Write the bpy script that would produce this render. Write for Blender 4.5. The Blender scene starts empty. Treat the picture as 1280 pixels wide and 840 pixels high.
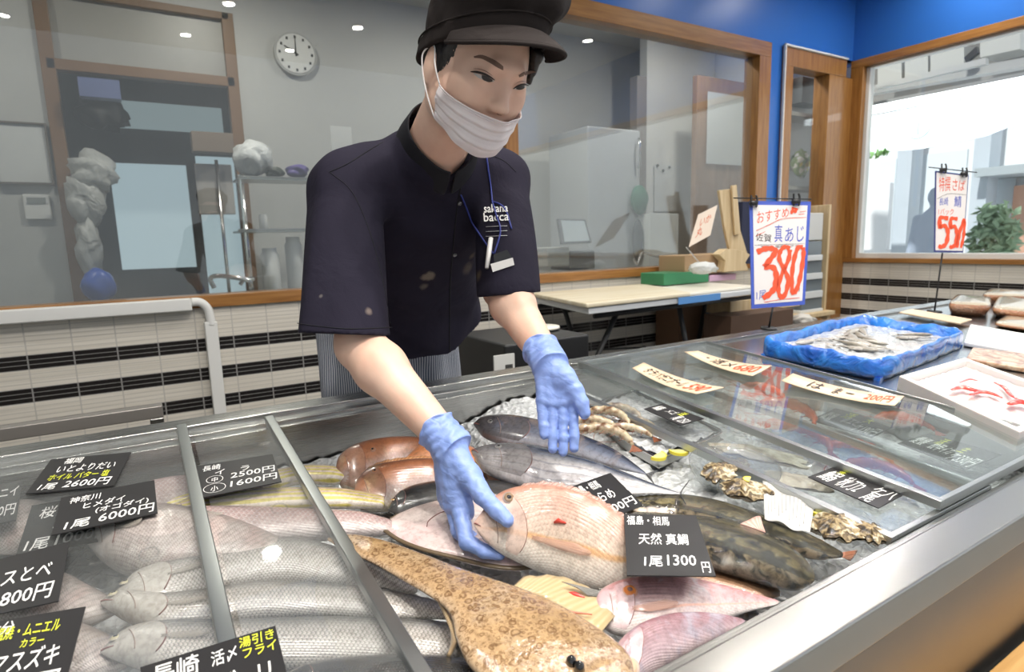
import bpy, bmesh, math, random
import numpy as np
from mathutils import Vector, Matrix
random.seed(7); RNG=np.random.default_rng(7)
C=bpy.context.scene.collection
PI=math.pi
# ---------------------------------------------------------------- camera geometry (1280x840 frame)
F=749.5; CX,CY=640.0,420.0
def _cv(px,py): return np.array([px-CX,CY-py,-F],float)
_Y=_cv(174,315); _Y/=np.linalg.norm(_Y)
_X=_cv(1880,267); _X-=_Y*(_X@_Y); _X/=np.linalg.norm(_X)
_Z=np.cross(_X,_Y)
R=np.array([_X,_Y,_Z]); CAM=np.array([0,0,1.25])
def ray(px,py):
    d=R@_cv(px,py); return d/np.linalg.norm(d)
def at_plane(px,py,n,d):
    r=ray(px,py); n=np.array(n,float); return CAM+r*((d-n@CAM)/(n@r))
def atY(px,py,Y): return at_plane(px,py,(0,1,0),Y)
def atX(px,py,X): return at_plane(px,py,(1,0,0),X)
def atZ(px,py,Z): return at_plane(px,py,(0,0,1),Z)
def D(px,py,d): return R@np.array([(px-CX)/F*d,(CY-py)/F*d,-d])+CAM
# the display case top slopes 5 degrees down to the customer's side
TS=math.tan(math.radians(5)); YB=1.374; ZB=0.90
CN=np.array([0,-math.sin(math.radians(5)),math.cos(math.radians(5))])
CVD=np.array([0,math.cos(math.radians(5)),math.sin(math.radians(5))])
def topz(Y,h=0): return ZB+TS*(Y-YB)+h/math.cos(math.radians(5))
def case(px,py,h=0.0): return at_plane(px,py,(0,-TS,1),ZB-TS*YB+h/math.cos(math.radians(5)))
def cp(X,Y,h=0.0): return np.array([X,Y,topz(Y,h)])
# ---------------------------------------------------------------- materials
def nodes(m): return m.node_tree.nodes, m.node_tree.links
def mat(name,col=(.5,.5,.5),rough=.5,metal=0.0,spec=.5,coat=0.0,coat_rough=.05,emit=None,es=1.0,sss=0,sssr=(.01,.004,.002),sheen=0,alpha=None,trans=0,ior=None,aniso=0):
    m=bpy.data.materials.new(name); m.use_nodes=True
    b=m.node_tree.nodes['Principled BSDF']; I=b.inputs
    I['Base Color'].default_value=(*col,1); I['Roughness'].default_value=rough; I['Metallic'].default_value=metal
    I['Specular IOR Level'].default_value=spec; I['Coat Weight'].default_value=coat; I['Coat Roughness'].default_value=coat_rough
    if emit: I['Emission Color'].default_value=(*emit,1); I['Emission Strength'].default_value=es
    if sss: I['Subsurface Weight'].default_value=sss; I['Subsurface Radius'].default_value=sssr; I['Subsurface Scale'].default_value=1.0
    if sheen: I['Sheen Weight'].default_value=sheen
    if alpha is not None: I['Alpha'].default_value=alpha
    if trans: I['Transmission Weight'].default_value=trans
    if ior: I['IOR'].default_value=ior
    if aniso: I['Anisotropic'].default_value=aniso
    return m
def N(m,t,**kw):
    n=m.node_tree.nodes.new(t)
    for k,v in kw.items():
        if k in n.inputs.keys() if isinstance(k,str) else False: n.inputs[k].default_value=v
        else: setattr(n,k,v)
    return n
def bs(m): return m.node_tree.nodes['Principled BSDF']
def lk(m,a,b): m.node_tree.links.new(a,b)
def ramp(m,src,stops,interp='LINEAR'):
    r=m.node_tree.nodes.new('ShaderNodeValToRGB'); r.color_ramp.interpolation=interp
    e=r.color_ramp.elements
    while len(e)<len(stops): e.new(.5)
    for i,(p,c) in enumerate(stops):
        e[i].position=p; e[i].color=(*c,1) if len(c)==3 else c
    lk(m,src,r.inputs[0]); return r
def noise(m,scale,detail=3,vec=None,rough=.5,dist=0):
    n=m.node_tree.nodes.new('ShaderNodeTexNoise'); n.inputs['Scale'].default_value=scale; n.inputs['Detail'].default_value=detail
    n.inputs['Roughness'].default_value=rough; n.inputs['Distortion'].default_value=dist
    lk(m,vec if vec is not None else coord(m),n.inputs['Vector']); return n
def coord(m,kind='Object'):
    t=m.node_tree.nodes.new('ShaderNodeTexCoord'); return t.outputs[kind]
def mapping(m,vec,scale=(1,1,1),rot=(0,0,0),loc=(0,0,0)):
    n=m.node_tree.nodes.new('ShaderNodeMapping'); n.inputs['Scale'].default_value=scale; n.inputs['Rotation'].default_value=rot; n.inputs['Location'].default_value=loc
    lk(m,vec,n.inputs['Vector']); return n.outputs[0]
def math_(m,op,a,b=None,clamp=False):
    n=m.node_tree.nodes.new('ShaderNodeMath'); n.operation=op; n.use_clamp=clamp
    for i,x in enumerate((a,b)):
        if x is None: continue
        if isinstance(x,(int,float)): n.inputs[i].default_value=x
        else: lk(m,x,n.inputs[i])
    return n.outputs[0]
def mixc(m,fac,a,b,mode='MIX'):
    n=m.node_tree.nodes.new('ShaderNodeMix'); n.data_type='RGBA'; n.blend_type=mode
    if isinstance(fac,(int,float)): n.inputs[0].default_value=fac
    else: lk(m,fac,n.inputs[0])
    for i,x in ((6,a),(7,b)):
        if isinstance(x,tuple): n.inputs[i].default_value=(*x,1)
        else: lk(m,x,n.inputs[i])
    return n.outputs[2]
def bump(m,h,strength=.3,dist=.002,normal=None):
    n=m.node_tree.nodes.new('ShaderNodeBump'); n.inputs['Strength'].default_value=strength; n.inputs['Distance'].default_value=dist
    lk(m,h,n.inputs['Height'])
    if normal is not None: lk(m,normal,n.inputs['Normal'])
    lk(m,n.outputs[0],bs(m).inputs['Normal']); return n.outputs[0]
def uvn(m,name):
    n=m.node_tree.nodes.new('ShaderNodeUVMap'); n.uv_map=name; return n.outputs[0]
def sep(m,v):
    n=m.node_tree.nodes.new('ShaderNodeSeparateXYZ'); lk(m,v,n.inputs[0]); return n.outputs
def comb(m,x,y,z=0.0):
    n=m.node_tree.nodes.new('ShaderNodeCombineXYZ')
    for i,a in enumerate((x,y,z)):
        if isinstance(a,(int,float)): n.inputs[i].default_value=a
        else: lk(m,a,n.inputs[i])
    return n.outputs[0]
# ---------------------------------------------------------------- objects
def tag(o,label=None,cat=None,group=None,kind=None):
    if label: o['label']=label
    if cat: o['category']=cat
    if group: o['group']=group
    if kind: o['kind']=kind
    return o
def empty(name,loc,label=None,cat=None,group=None):
    o=bpy.data.objects.new(name,None); C.objects.link(o); o.location=tuple(loc); o.empty_display_size=.02
    return tag(o,label,cat,group)
def mesh(name,verts,faces,material=None,parent=None,smooth=True,uv=None,uvs=None):
    """verts in WORLD coordinates; the object's origin is put at the parent's location (or 0)."""
    me=bpy.data.meshes.new(name); V=np.asarray(verts,float)
    off=np.array(parent_world(parent)) if parent is not None else np.zeros(3)
    me.from_pydata((V-off).tolist(),[],[tuple(map(int,f)) for f in faces])
    if uvs:
        for n,arr in uvs.items():
            l=me.uv_layers.new(name=n); idx=np.zeros(len(me.loops),np.int32); me.loops.foreach_get('vertex_index',idx)
            l.data.foreach_set('uv',np.asarray(arr,np.float32)[idx].ravel())
    if smooth: me.polygons.foreach_set('use_smooth',[True]*len(me.polygons))
    if material: 
        for mm in (material if isinstance(material,(list,tuple)) else [material]): me.materials.append(mm)
    me.update()
    o=bpy.data.objects.new(name,me); C.objects.link(o)
    if parent is not None: o.parent=parent
    return o
_pw={}
def parent_world(p):
    loc=Vector(p.location)
    while p.parent is not None: p=p.parent; loc=loc+Vector(p.location)
    return tuple(loc)
class MB:
    """collects simple shapes that become ONE mesh"""
    def __init__(s): s.v=[]; s.f=[]
    def add(s,v,f):
        o=len(s.v); s.v+= [tuple(map(float,x)) for x in v]; s.f+=[tuple(i+o for i in q) for q in f]; return s
    def box(s,lo,hi):
        x0,y0,z0=lo;x1,y1,z1=hi
        return s.add([(x0,y0,z0),(x1,y0,z0),(x1,y1,z0),(x0,y1,z0),(x0,y0,z1),(x1,y0,z1),(x1,y1,z1),(x0,y1,z1)],
            [(0,3,2,1),(4,5,6,7),(0,1,5,4),(1,2,6,5),(2,3,7,6),(3,0,4,7)])
    def cbox(s,X0,X1,Y0,Y1,h0,h1):
        """box that follows the sloped case top"""
        v=[cp(X0,Y0,h0),cp(X1,Y0,h0),cp(X1,Y1,h0),cp(X0,Y1,h0),cp(X0,Y0,h1),cp(X1,Y0,h1),cp(X1,Y1,h1),cp(X0,Y1,h1)]
        return s.add(v,[(0,3,2,1),(4,5,6,7),(0,1,5,4),(1,2,6,5),(2,3,7,6),(3,0,4,7)])
    def prism(s,poly,nvec):
        """poly: list of 3-D points, extruded by nvec"""
        n=len(poly); P=[np.array(p,float) for p in poly]; q=[p+np.array(nvec,float) for p in P]
        return s.add(P+q,[tuple(range(n))[::-1],tuple(range(n,2*n))]+[(i,(i+1)%n,(i+1)%n+n,i+n) for i in range(n)])
    def tube(s,pts,r,seg=8,cap=True):
        v,f=tube_vf(pts,r,seg,cap); return s.add(v,f)
    def build(s,name,material,parent=None,smooth=False,bevel=0,seg=2):
        o=mesh(name,s.v,s.f,material,parent,smooth)
        bm=bmesh.new(); bm.from_mesh(o.data); bmesh.ops.recalc_face_normals(bm,faces=bm.faces); bm.to_mesh(o.data); bm.free()
        if bevel:
            md=o.modifiers.new('Bevel','BEVEL'); md.width=bevel; md.segments=seg; md.limit_method='ANGLE'; md.angle_limit=math.radians(35)
            o.data.polygons.foreach_set('use_smooth',[True]*len(o.data.polygons))
            w=o.modifiers.new('WN','WEIGHTED_NORMAL'); w.keep_sharp=True
        return o
def tube_vf(pts,r,seg=8,cap=True,flat=1.0,up=None):
    P=np.array(pts,float); n=len(P); rr=np.full(n,r) if np.isscalar(r) else np.array(r,float)
    T=np.gradient(P,axis=0); T/=np.linalg.norm(T,axis=1)[:,None]+1e-12
    a=np.array(up if up is not None else (0.0,0,1)); 
    if up is None and abs(T[0]@a)>.9: a=np.array([1.0,0,0])
    v=[];f=[]; u=a-T[0]*(a@T[0]); u/=np.linalg.norm(u)
    for i in range(n):
        u=u-T[i]*(u@T[i]); u/=np.linalg.norm(u)+1e-12; w=np.cross(T[i],u)
        for k in range(seg):
            t=2*PI*k/seg; v.append(P[i]+rr[i]*(w*math.cos(t)+u*math.sin(t)*flat))
    for i in range(n-1):
        for k in range(seg):
            k2=(k+1)%seg; f.append((i*seg+k,i*seg+k2,(i+1)*seg+k2,(i+1)*seg+k))
    if cap: f.append(tuple(range(seg))[::-1]); f.append(tuple((n-1)*seg+k for k in range(seg)))
    return v,f
def cr(pts,n):
    """Catmull-Rom resample to n points"""
    P=np.array(pts,float)
    if len(P)==2: t=np.linspace(0,1,n)[:,None]; return P[0]*(1-t)+P[1]*t
    Q=np.vstack([2*P[0]-P[1],P,2*P[-1]-P[-2]]); m=len(P)-1; out=[]
    for x in np.linspace(0,m-1e-9,n):
        i=int(x); t=x-i; a,b,c,d=Q[i:i+4]
        out.append(.5*((2*b)+(-a+c)*t+(2*a-5*b+4*c-d)*t*t+(-a+3*b-3*c+d)*t**3))
    return np.array(out)
def tube(name,pts,r,material,parent=None,seg=8,n=None,flat=1.0,up=None):
    if n: 
        P=cr(pts,n); 
        if not np.isscalar(r): r=np.interp(np.linspace(0,1,n),np.linspace(0,1,len(r)),r)
    else: P=pts
    v,f=tube_vf(P,r,seg,True,flat,up); return mesh(name,v,f,material,parent)
def copy_tree(o,parent=None):
    c=o.copy(); C.objects.link(c)
    if parent is not None: c.parent=parent
    for ch in list(o.children): copy_tree(ch,c)
    return c
def grid_vf(P):
    """P: (m,n,3)"""
    m,n=P.shape[:2]; v=P.reshape(-1,3); f=[(i*n+j,i*n+j+1,(i+1)*n+j+1,(i+1)*n+j) for i in range(m-1) for j in range(n-1)]
    return v,f
def solid(o,t,off=-1):
    md=o.modifiers.new('Solid','SOLIDIFY'); md.thickness=t; md.offset=off; return o
def sub(o,l=1):
    md=o.modifiers.new('Sub','SUBSURF'); md.levels=l; md.render_levels=l; return o
# ---------------------------------------------------------------- signed distance modelling
def smin(a,b,k):
    h=np.maximum(k-np.abs(a-b),0)/k; return np.minimum(a,b)-h*h*k*.25
def smax(a,b,k): return -smin(-a,-b,k)
def ell(p,c,r,M=None):
    q=p-np.array(c,float)
    if M is not None: q=q@np.array(M).T
    r=np.array(r,float); k0=np.linalg.norm(q/r,axis=1); k1=np.linalg.norm(q/(r*r),axis=1)+1e-9
    return k0*(k0-1)/k1
def cone(p,a,b,ra,rb):
    a=np.array(a,float); b=np.array(b,float); d=b-a; t=np.clip(((p-a)@d)/(d@d),0,1)
    return np.linalg.norm(p-a-t[:,None]*d,axis=1)-(ra+(rb-ra)*t)
def chain(p,pts,rs,k):
    r=None
    for i in range(len(pts)-1):
        c=cone(p,pts[i],pts[i+1],rs[i],rs[i+1]); r=c if r is None else smin(r,c,k)
    return r
def sdf_mesh(f,lo,hi,h,block=8):
    lo=np.array(lo,float); hi=np.array(hi,float)
    nb=np.maximum(1,np.ceil((hi-lo)/(h*block)).astype(int)); n=nb*block+1
    V=np.full(tuple(n),1e3,np.float32)
    bi=np.stack(np.meshgrid(*[np.arange(k) for k in nb],indexing='ij'),-1).reshape(-1,3)
    cen=lo+(bi+.5)*h*block; dc=f(cen); act=bi[np.abs(dc)<h*block*1.15]
    inside=bi[dc<=-h*block*1.15]
    for b in inside: V[b[0]*block:b[0]*block+block+1,b[1]*block:b[1]*block+block+1,b[2]*block:b[2]*block+block+1]=-1e3
    loc=np.stack(np.meshgrid(*[np.arange(block+1)]*3,indexing='ij'),-1).reshape(-1,3)
    for s in range(0,len(act),400):
        A=act[s:s+400]; I=(A[:,None,:]*block+loc[None]).reshape(-1,3)
        V[I[:,0],I[:,1],I[:,2]]=f(lo+I*h)
    S=V<0; nx,ny,nz=V.shape
    c=np.zeros((nx-1,ny-1,nz-1),np.int8)
    for dx in (0,1):
        for dy in (0,1):
            for dz in (0,1): c+=S[dx:nx-1+dx,dy:ny-1+dy,dz:nz-1+dz]
    cells=np.argwhere((c>0)&(c<8)); idx=np.full(c.shape,-1,np.int32); idx[tuple(cells.T)]=np.arange(len(cells))
    acc=np.zeros((len(cells),3)); cnt=np.zeros(len(cells))
    cor=[(a,b,d) for a in (0,1) for b in (0,1) for d in (0,1)]
    for a in range(8):
        for b in range(a+1,8):
            A=np.array(cor[a]);B=np.array(cor[b])
            if np.abs(A-B).sum()!=1: continue
            va=V[tuple((cells+A).T)]; vb=V[tuple((cells+B).T)]; m=(va<0)!=(vb<0)
            va=np.clip(va,-h*2,h*2); vb=np.clip(vb,-h*2,h*2)
            t=np.where(m,va/(va-vb+1e-12),0); acc+=np.where(m[:,None],A+(B-A)*t[:,None],0); cnt+=m
    P=lo+(cells+acc/np.maximum(cnt,1)[:,None])*h
    F_=[]
    for ax in range(3):
        sl0=[slice(None)]*3; sl1=[slice(None)]*3; sl0[ax]=slice(0,-1); sl1[ax]=slice(1,None)
        s0=S[tuple(sl0)]; s1=S[tuple(sl1)]; e=np.argwhere(s0!=s1); u,v=[(1,2),(2,0),(0,1)][ax]
        ok=(e[:,u]>0)&(e[:,v]>0)&(e[:,u]<V.shape[u]-1)&(e[:,v]<V.shape[v]-1); e=e[ok]
        flip=~s0[tuple(e.T)]; q=[]
        for du,dv in ((-1,-1),(0,-1),(0,0),(-1,0)):
            g=e.copy(); g[:,u]+=du; g[:,v]+=dv; q.append(idx[tuple(g.T)])
        q=np.stack(q,1); q[flip]=q[flip][:,::-1]; F_.append(q)
    return P,np.vstack(F_)
def np_mesh(name,V,Fq,material,parent=None):
    me=bpy.data.meshes.new(name); off=np.array(parent_world(parent)) if parent is not None else np.zeros(3)
    n=len(Fq); me.vertices.add(len(V)); me.vertices.foreach_set('co',(V-off).astype(np.float32).ravel())
    me.loops.add(n*4); me.loops.foreach_set('vertex_index',Fq.astype(np.int32).ravel())
    me.polygons.add(n); me.polygons.foreach_set('loop_start',np.arange(0,n*4,4,dtype=np.int32)); 
    me.update(calc_edges=True); me.validate()
    me.polygons.foreach_set('use_smooth',np.ones(len(me.polygons),bool))
    for mm in (material if isinstance(material,(list,tuple)) else [material]): me.materials.append(mm)
    o=bpy.data.objects.new(name,me); C.objects.link(o)
    if parent is not None: o.parent=parent
    return o
# ---------------------------------------------------------------- camera
cam=bpy.data.cameras.new('camera'); cam.sensor_width=36; cam.sensor_fit='HORIZONTAL'; cam.lens=F/1280*36; cam.clip_start=.02; cam.clip_end=200
co=bpy.data.objects.new('camera',cam); C.objects.link(co)
co.matrix_world=Matrix.Translation(CAM)@Matrix([list(r) for r in R]).to_4x4()
cam.dof.use_dof=True; cam.dof.focus_distance=.98; cam.dof.aperture_fstop=7.0
bpy.context.scene.camera=co
def steel(name,base=(.52,.52,.50),rough=.28,dirn='X'):
    m=mat(name,base,rough,metal=1.0)
    v=mapping(m,coord(m,'Object'),(1.5,420,420) if dirn=='X' else (420,1.5,420)); n=noise(m,6,3,vec=v)
    r=ramp(m,n.outputs['Fac'],[(.3,(rough-.01,)*3),(.7,(rough+.015,)*3)]); lk(m,r.outputs[0],bs(m).inputs['Roughness'])
    n2=noise(m,14,4); c=ramp(m,n2.outputs['Fac'],[(.35,tuple(x*.97 for x in base)),(.65,base)]); lk(m,c.outputs[0],bs(m).inputs['Base Color'])
    return m
stX=steel('brushed_steel',(.50,.50,.485),.27,'X'); stY=steel('brushed_steel_across',(.47,.49,.485),.34,'Y')
stR=mat('satin_rim_steel',(.40,.40,.385),.30,metal=1.0); _n=noise(stR,7,3); lk(stR,ramp(stR,_n.outputs['Fac'],[(.3,(.27,)*3),(.7,(.34,)*3)]).outputs[0],bs(stR).inputs['Roughness']); stD=steel('brushed_steel_well',(.36,.37,.36),.30,'X')
stF=steel('brushed_steel_front',(.26,.245,.23),.32,'X')
def glassmat(name,tint=(.93,.96,.95),refl=.0,rough=.03,ior=1.5,haze=0.0):
    m=bpy.data.materials.new(name); m.use_nodes=True; nt=m.node_tree; nt.nodes.clear()
    o=nt.nodes.new('ShaderNodeOutputMaterial'); mx=nt.nodes.new('ShaderNodeMixShader'); tr=nt.nodes.new('ShaderNodeBsdfTransparent'); gl=nt.nodes.new('ShaderNodeBsdfGlossy'); fr=nt.nodes.new('ShaderNodeMath')
    tr.inputs[0].default_value=(*tint,1); gl.inputs['Roughness'].default_value=rough
    ge=nt.nodes.new('ShaderNodeNewGeometry'); dt=nt.nodes.new('ShaderNodeVectorMath'); dt.operation='DOT_PRODUCT'; nt.links.new(ge.outputs['Incoming'],dt.inputs[0]); nt.links.new(ge.outputs['Normal'],dt.inputs[1])
    ab=nt.nodes.new('ShaderNodeMath'); ab.operation='ABSOLUTE'; nt.links.new(dt.outputs['Value'],ab.inputs[0]); om=nt.nodes.new('ShaderNodeMath'); om.operation='SUBTRACT'; om.inputs[0].default_value=1; nt.links.new(ab.outputs[0],om.inputs[1])
    pw=nt.nodes.new('ShaderNodeMath'); pw.operation='POWER'; nt.links.new(om.outputs[0],pw.inputs[0]); pw.inputs[1].default_value=5
    f0=((ior-1)/(ior+1))**2; fr.operation='MULTIPLY_ADD'; nt.links.new(pw.outputs[0],fr.inputs[0]); fr.inputs[1].default_value=1-f0; fr.inputs[2].default_value=f0
    ad=nt.nodes.new('ShaderNodeMath'); ad.operation='ADD'; ad.inputs[1].default_value=refl; ad.use_clamp=True
    nt.links.new(fr.outputs[0],ad.inputs[0]); nt.links.new(ad.outputs[0],mx.inputs[0]); nt.links.new(tr.outputs[0],mx.inputs[1]); nt.links.new(gl.outputs[0],mx.inputs[2])
    last=mx.outputs[0]
    if haze:
        df=nt.nodes.new('ShaderNodeBsdfDiffuse'); df.inputs[0].default_value=(.75,.78,.78,1); m2=nt.nodes.new('ShaderNodeMixShader')
        tc=nt.nodes.new('ShaderNodeTexCoord'); nz=nt.nodes.new('ShaderNodeTexNoise'); nz.inputs['Scale'].default_value=3; nz.inputs['Detail'].default_value=5; nt.links.new(tc.outputs['Object'],nz.inputs['Vector'])
        mr=nt.nodes.new('ShaderNodeMapRange'); mr.inputs['From Min'].default_value=.3; mr.inputs['From Max'].default_value=.75; mr.inputs['To Min'].default_value=haze*.5; mr.inputs['To Max'].default_value=haze*1.4
        nt.links.new(nz.outputs['Fac'],mr.inputs['Value']); nt.links.new(mr.outputs[0],m2.inputs[0]); nt.links.new(last,m2.inputs[1]); nt.links.new(df.outputs[0],m2.inputs[2]); last=m2.outputs[0]
    nt.links.new(last,o.inputs[0]); return m
def quad_slab(name,cs,t,material,parent,bev=.0):
    c=[np.array(x) for x in cs]; n=np.cross(c[1]-c[0],c[3]-c[0]); n/=np.linalg.norm(n)
    if n@(CAM-c[0])<0: n=-n
    m=MB(); m.prism([x-n*t for x in c],n*t); return m.build(name,material,parent,bevel=bev)
def textmesh(body,size=1,shear=0,offset=0,extrude=0,align='LEFT',spacing=1.0,line=1.0):
    cu=bpy.data.curves.new('t','FONT'); cu.body=body; cu.size=size; cu.shear=shear; cu.offset=offset; cu.extrude=extrude; cu.align_x=align; cu.space_character=spacing; cu.space_line=line; cu.resolution_u=2
    ob=bpy.data.objects.new('t',cu); C.objects.link(ob); bpy.context.view_layer.update()
    me=bpy.data.meshes.new_from_object(ob.evaluated_get(bpy.context.evaluated_depsgraph_get())); bpy.data.objects.remove(ob); bpy.data.curves.remove(cu)
    V=np.array([v.co[:] for v in me.vertices]) if len(me.vertices) else np.zeros((0,3)); Fc=[tuple(p.vertices) for p in me.polygons]; bpy.data.meshes.remove(me); return V,Fc
def bil(c,u,v): return (c[0]*(1-u)+c[1]*u)*(1-v)+(c[3]*(1-u)+c[2]*u)*v
def text_quad(name,body,corners,material,parent,offset=.0,shear=0,th=.0006,spacing=1.0):
    """writes text into the quad (corners: top-left, top-right, bottom-right, bottom-left)"""
    V,Fc=textmesh(body,1,shear,offset,0,spacing=spacing)
    if len(V)==0: return None
    mn=V.min(0);mx=V.max(0); c=[np.array(x) for x in corners]; nn=np.cross(c[1]-c[0],c[3]-c[0]); nn/=np.linalg.norm(nn)
    if nn@(CAM-c[0])<0: nn=-nn
    W=[]
    for p in V:
        u=(p[0]-mn[0])/(mx[0]-mn[0]+1e-9); v=1-(p[1]-mn[1])/(mx[1]-mn[1]+1e-9); W.append(bil(c,u,v)+nn*th)
    o=mesh(name,W,Fc,material,parent,smooth=False); return o
# ================================================================ ROOM
YW=2.90; XR_=5.06; ZT=3.35; ZK=3.30
def st(o): o['kind']='structure'; return o
tile=mat('striped_mosaic_tile',(.7,.68,.63),.18,spec=.5)
def build_tile():
    m=tile; s=sep(m,coord(m,'Object')); z=s[2]
    # band: black rows where frac((.872-z)/.128) < .46 and z<.872
    b=math_(m,'FRACT',math_(m,'ADD',math_(m,'DIVIDE',math_(m,'SUBTRACT',.872,z),.1285),10)); isb=math_(m,'MULTIPLY',math_(m,'LESS_THAN',b,.45),math_(m,'LESS_THAN',z,.8725))
    row=math_(m,'FRACT',math_(m,'ADD',math_(m,'DIVIDE',math_(m,'SUBTRACT',.872,z),.01836),100)); gr=math_(m,'LESS_THAN',row,.13)
    xx=math_(m,'ADD',s[0],s[1]); col=math_(m,'FRACT',math_(m,'ADD',math_(m,'DIVIDE',math_(m,'SUBTRACT',xx,YW-.41),.145),100)); gc=math_(m,'LESS_THAN',col,.035)
    g=math_(m,'MAXIMUM',gr,gc)
    nz=noise(m,2.5,2,vec=mapping(m,coord(m),(1,1,54))); w=ramp(m,nz.outputs['Fac'],[(.3,(.60,.56,.49)),(.7,(.72,.68,.61))]).outputs[0]
    c=mixc(m,isb,w,(.018,.016,.016)); grc=mixc(m,isb,(.42,.40,.37),(.30,.29,.28)); c=mixc(m,math_(m,'MULTIPLY',g,.8),c,grc); lk(m,c,bs(m).inputs['Base Color'])
    lk(m,math_(m,'ADD',math_(m,'MULTIPLY',g,.5),.16),bs(m).inputs['Roughness']); bump(m,math_(m,'SUBTRACT',1,g),.5,.003)
build_tile()
blue=mat('blue_wall_paint',(.03,.145,.50),.30,spec=.5); bump(blue,noise(blue,120,3).outputs['Fac'],.06,.002)
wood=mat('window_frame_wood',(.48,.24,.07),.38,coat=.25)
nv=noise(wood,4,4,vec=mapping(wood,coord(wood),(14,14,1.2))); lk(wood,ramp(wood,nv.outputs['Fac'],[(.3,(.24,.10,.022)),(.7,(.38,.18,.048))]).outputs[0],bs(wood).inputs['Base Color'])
woodh=mat('window_rail_wood',(.48,.24,.07),.38,coat=.25)
nv=noise(woodh,4,4,vec=mapping(woodh,coord(woodh),(1.2,1.2,16))); lk(woodh,ramp(woodh,nv.outputs['Fac'],[(.3,(.24,.10,.022)),(.7,(.38,.18,.048))]).outputs[0],bs(woodh).inputs['Base Color'])
greyw=mat('kitchen_grey_wall',(.50,.50,.48),.5); whitep=mat('white_plastic',(.72,.72,.70),.4); plas=mat('white_wall',(.70,.70,.68),.6)
concrete=mat('grey_floor',(.25,.25,.24),.5); bump(concrete,noise(concrete,20,3).outputs['Fac'],.1,.004)
m=MB(); m.box((-3.2,-3.2,-.05),(10.5,6.6,0)); st(m.build('floor',concrete))
m=MB(); m.box((-3.2,-1.6,ZT),(XR_+.15,YW+.1,ZT+.08)); st(m.build('ceiling',mat('ceiling_paint',(.62,.62,.60),.8)))
X0=-3.0
m=MB(); m.box((X0,YW,0),(4.15,YW+.12,1.005)); st(m.build('wall_back',tile))
m=MB(); m.box((4.0,YW,1.005),(4.15,YW+.12,2.6)); m.box((X0,YW,2.60),(XR_,YW+.12,ZT)); m.box((4.15,YW,2.60),(XR_,YW+.12,2.61)); st(m.build('wall_back_upper',blue))
m=MB(); m.box((4.15,YW+.02,0),(XR_,YW+.12,.50)); st(m.build('wall_back_corner',plas))
m=MB(); m.box((XR_,-3.0,0),(XR_+.14,YW+.12,1.0)); st(m.build('wall_right',tile))
m=MB(); m.box((XR_,-3.0,2.605),(XR_+.14,YW+.12,ZT)); st(m.build('wall_right_upper',blue))
m=MB(); m.box((X0-.12,-2.2,0),(X0,6.4,ZT)); st(m.build('wall_left',plas))
# back window: frame, post, panes
w1=st(empty('window_1',(1.5,YW+.05,1.05)))
m=MB(); m.box((X0,YW-.02,1.005),(4.0,YW+.11,1.058)); m.build('window_sill',woodh,w1,bevel=.003)
m=MB(); m.box((X0,YW-.02,2.50),(4.0,YW+.11,2.60)); m.build('window_head',woodh,w1,bevel=.003)
m=MB(); m.box((3.87,YW-.02,1.058),(4.0,YW+.11,2.50)); m.build('window_jamb',wood,w1,bevel=.003)
m=MB(); m.box((1.755,YW-.02,1.058),(1.835,YW+.11,2.50)); m.build('window_post',wood,w1,bevel=.003)
winglass=glassmat('window_glass',(.86,.885,.875),.05,.0,1.5,.035)
winglass2=glassmat('street_window_glass',(.96,.98,.98),.0,.0,1.45)
m=MB(); m.box((X0,YW+.035,1.05),(1.76,YW+.043,2.51)); m.build('pane',winglass,w1)
m=MB(); m.box((1.83,YW+.035,1.05),(3.88,YW+.043,2.51)); m.build('pane',winglass,w1)
# white cap rail and cable duct on the left
m=MB(); m.box((X0,YW-.06,1.000),(.165,YW+.005,1.052)); st(m.build('trim_1',whitep,bevel=.006))
t=[(.165,YW-.03,1.035),(.20,YW-.03,1.03),(.225,YW-.03,1.0),(.232,YW-.03,.95),(.232,YW-.03,.93)]
o=tube('trim_2',t,.018,whitep,None,seg=12,n=20); st(o)
m=MB(); m.box((.205,YW-.045,.10),(.255,YW,.945)); st(m.build('trim_3',whitep,bevel=.004))
# narrow opening beside the corner
w2=st(empty('window_2',(4.5,YW+.05,1.0)))
m=MB(); m.box((4.15,YW-.02,.50),(4.262,YW+.11,2.47)); m.box((4.15,YW-.02,2.47),(4.95,YW+.11,2.60)); m.build('window_frame',wood,w2,bevel=.004)
m=MB(); m.box((4.72,YW-.02,.50),(XR_,YW+.11,2.47)); m.build('window_post',wood,w2,bevel=.004)
m=MB(); m.box((4.138,YW-.035,.50),(4.152,YW-.015,2.612)); m.box((4.138,YW-.035,2.598),(4.95,YW-.015,2.612)); m.build('white_edging',whitep,w2,bevel=.003)
m=MB(); m.box((4.26,YW+.04,1.35),(4.72,YW+.048,2.47)); m.build('pane',winglass2,w2)
# street window in the right wall
w3=st(empty('window_3',(XR_+.05,.5,1.05)))
m=MB(); m.box((XR_-.02,-2.8,1.0),(XR_+.12,YW,1.034)); m.build('window_sill',woodh,w3,bevel=.003)
m=MB(); m.box((XR_-.02,-2.8,2.545),(XR_+.12,YW,2.605)); m.build('window_head',woodh,w3,bevel=.003)
m=MB(); m.box((XR_-.02,2.80,1.034),(XR_+.12,YW,2.545)); m.build('window_jamb',wood,w3,bevel=.003)
m=MB(); m.box((XR_+.03,-2.8,1.034),(XR_+.10,2.80,1.075)); m.box((XR_+.03,2.77,1.075),(XR_+.10,2.80,2.545)); m.box((XR_+.03,-2.8,2.53),(XR_+.10,2.80,2.545)); m.build('white_sash',whitep,w3,bevel=.003)
m=MB(); m.box((XR_+.06,-2.8,1.075),(XR_+.067,2.77,2.53)); m.build('pane',winglass2,w3)
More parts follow.
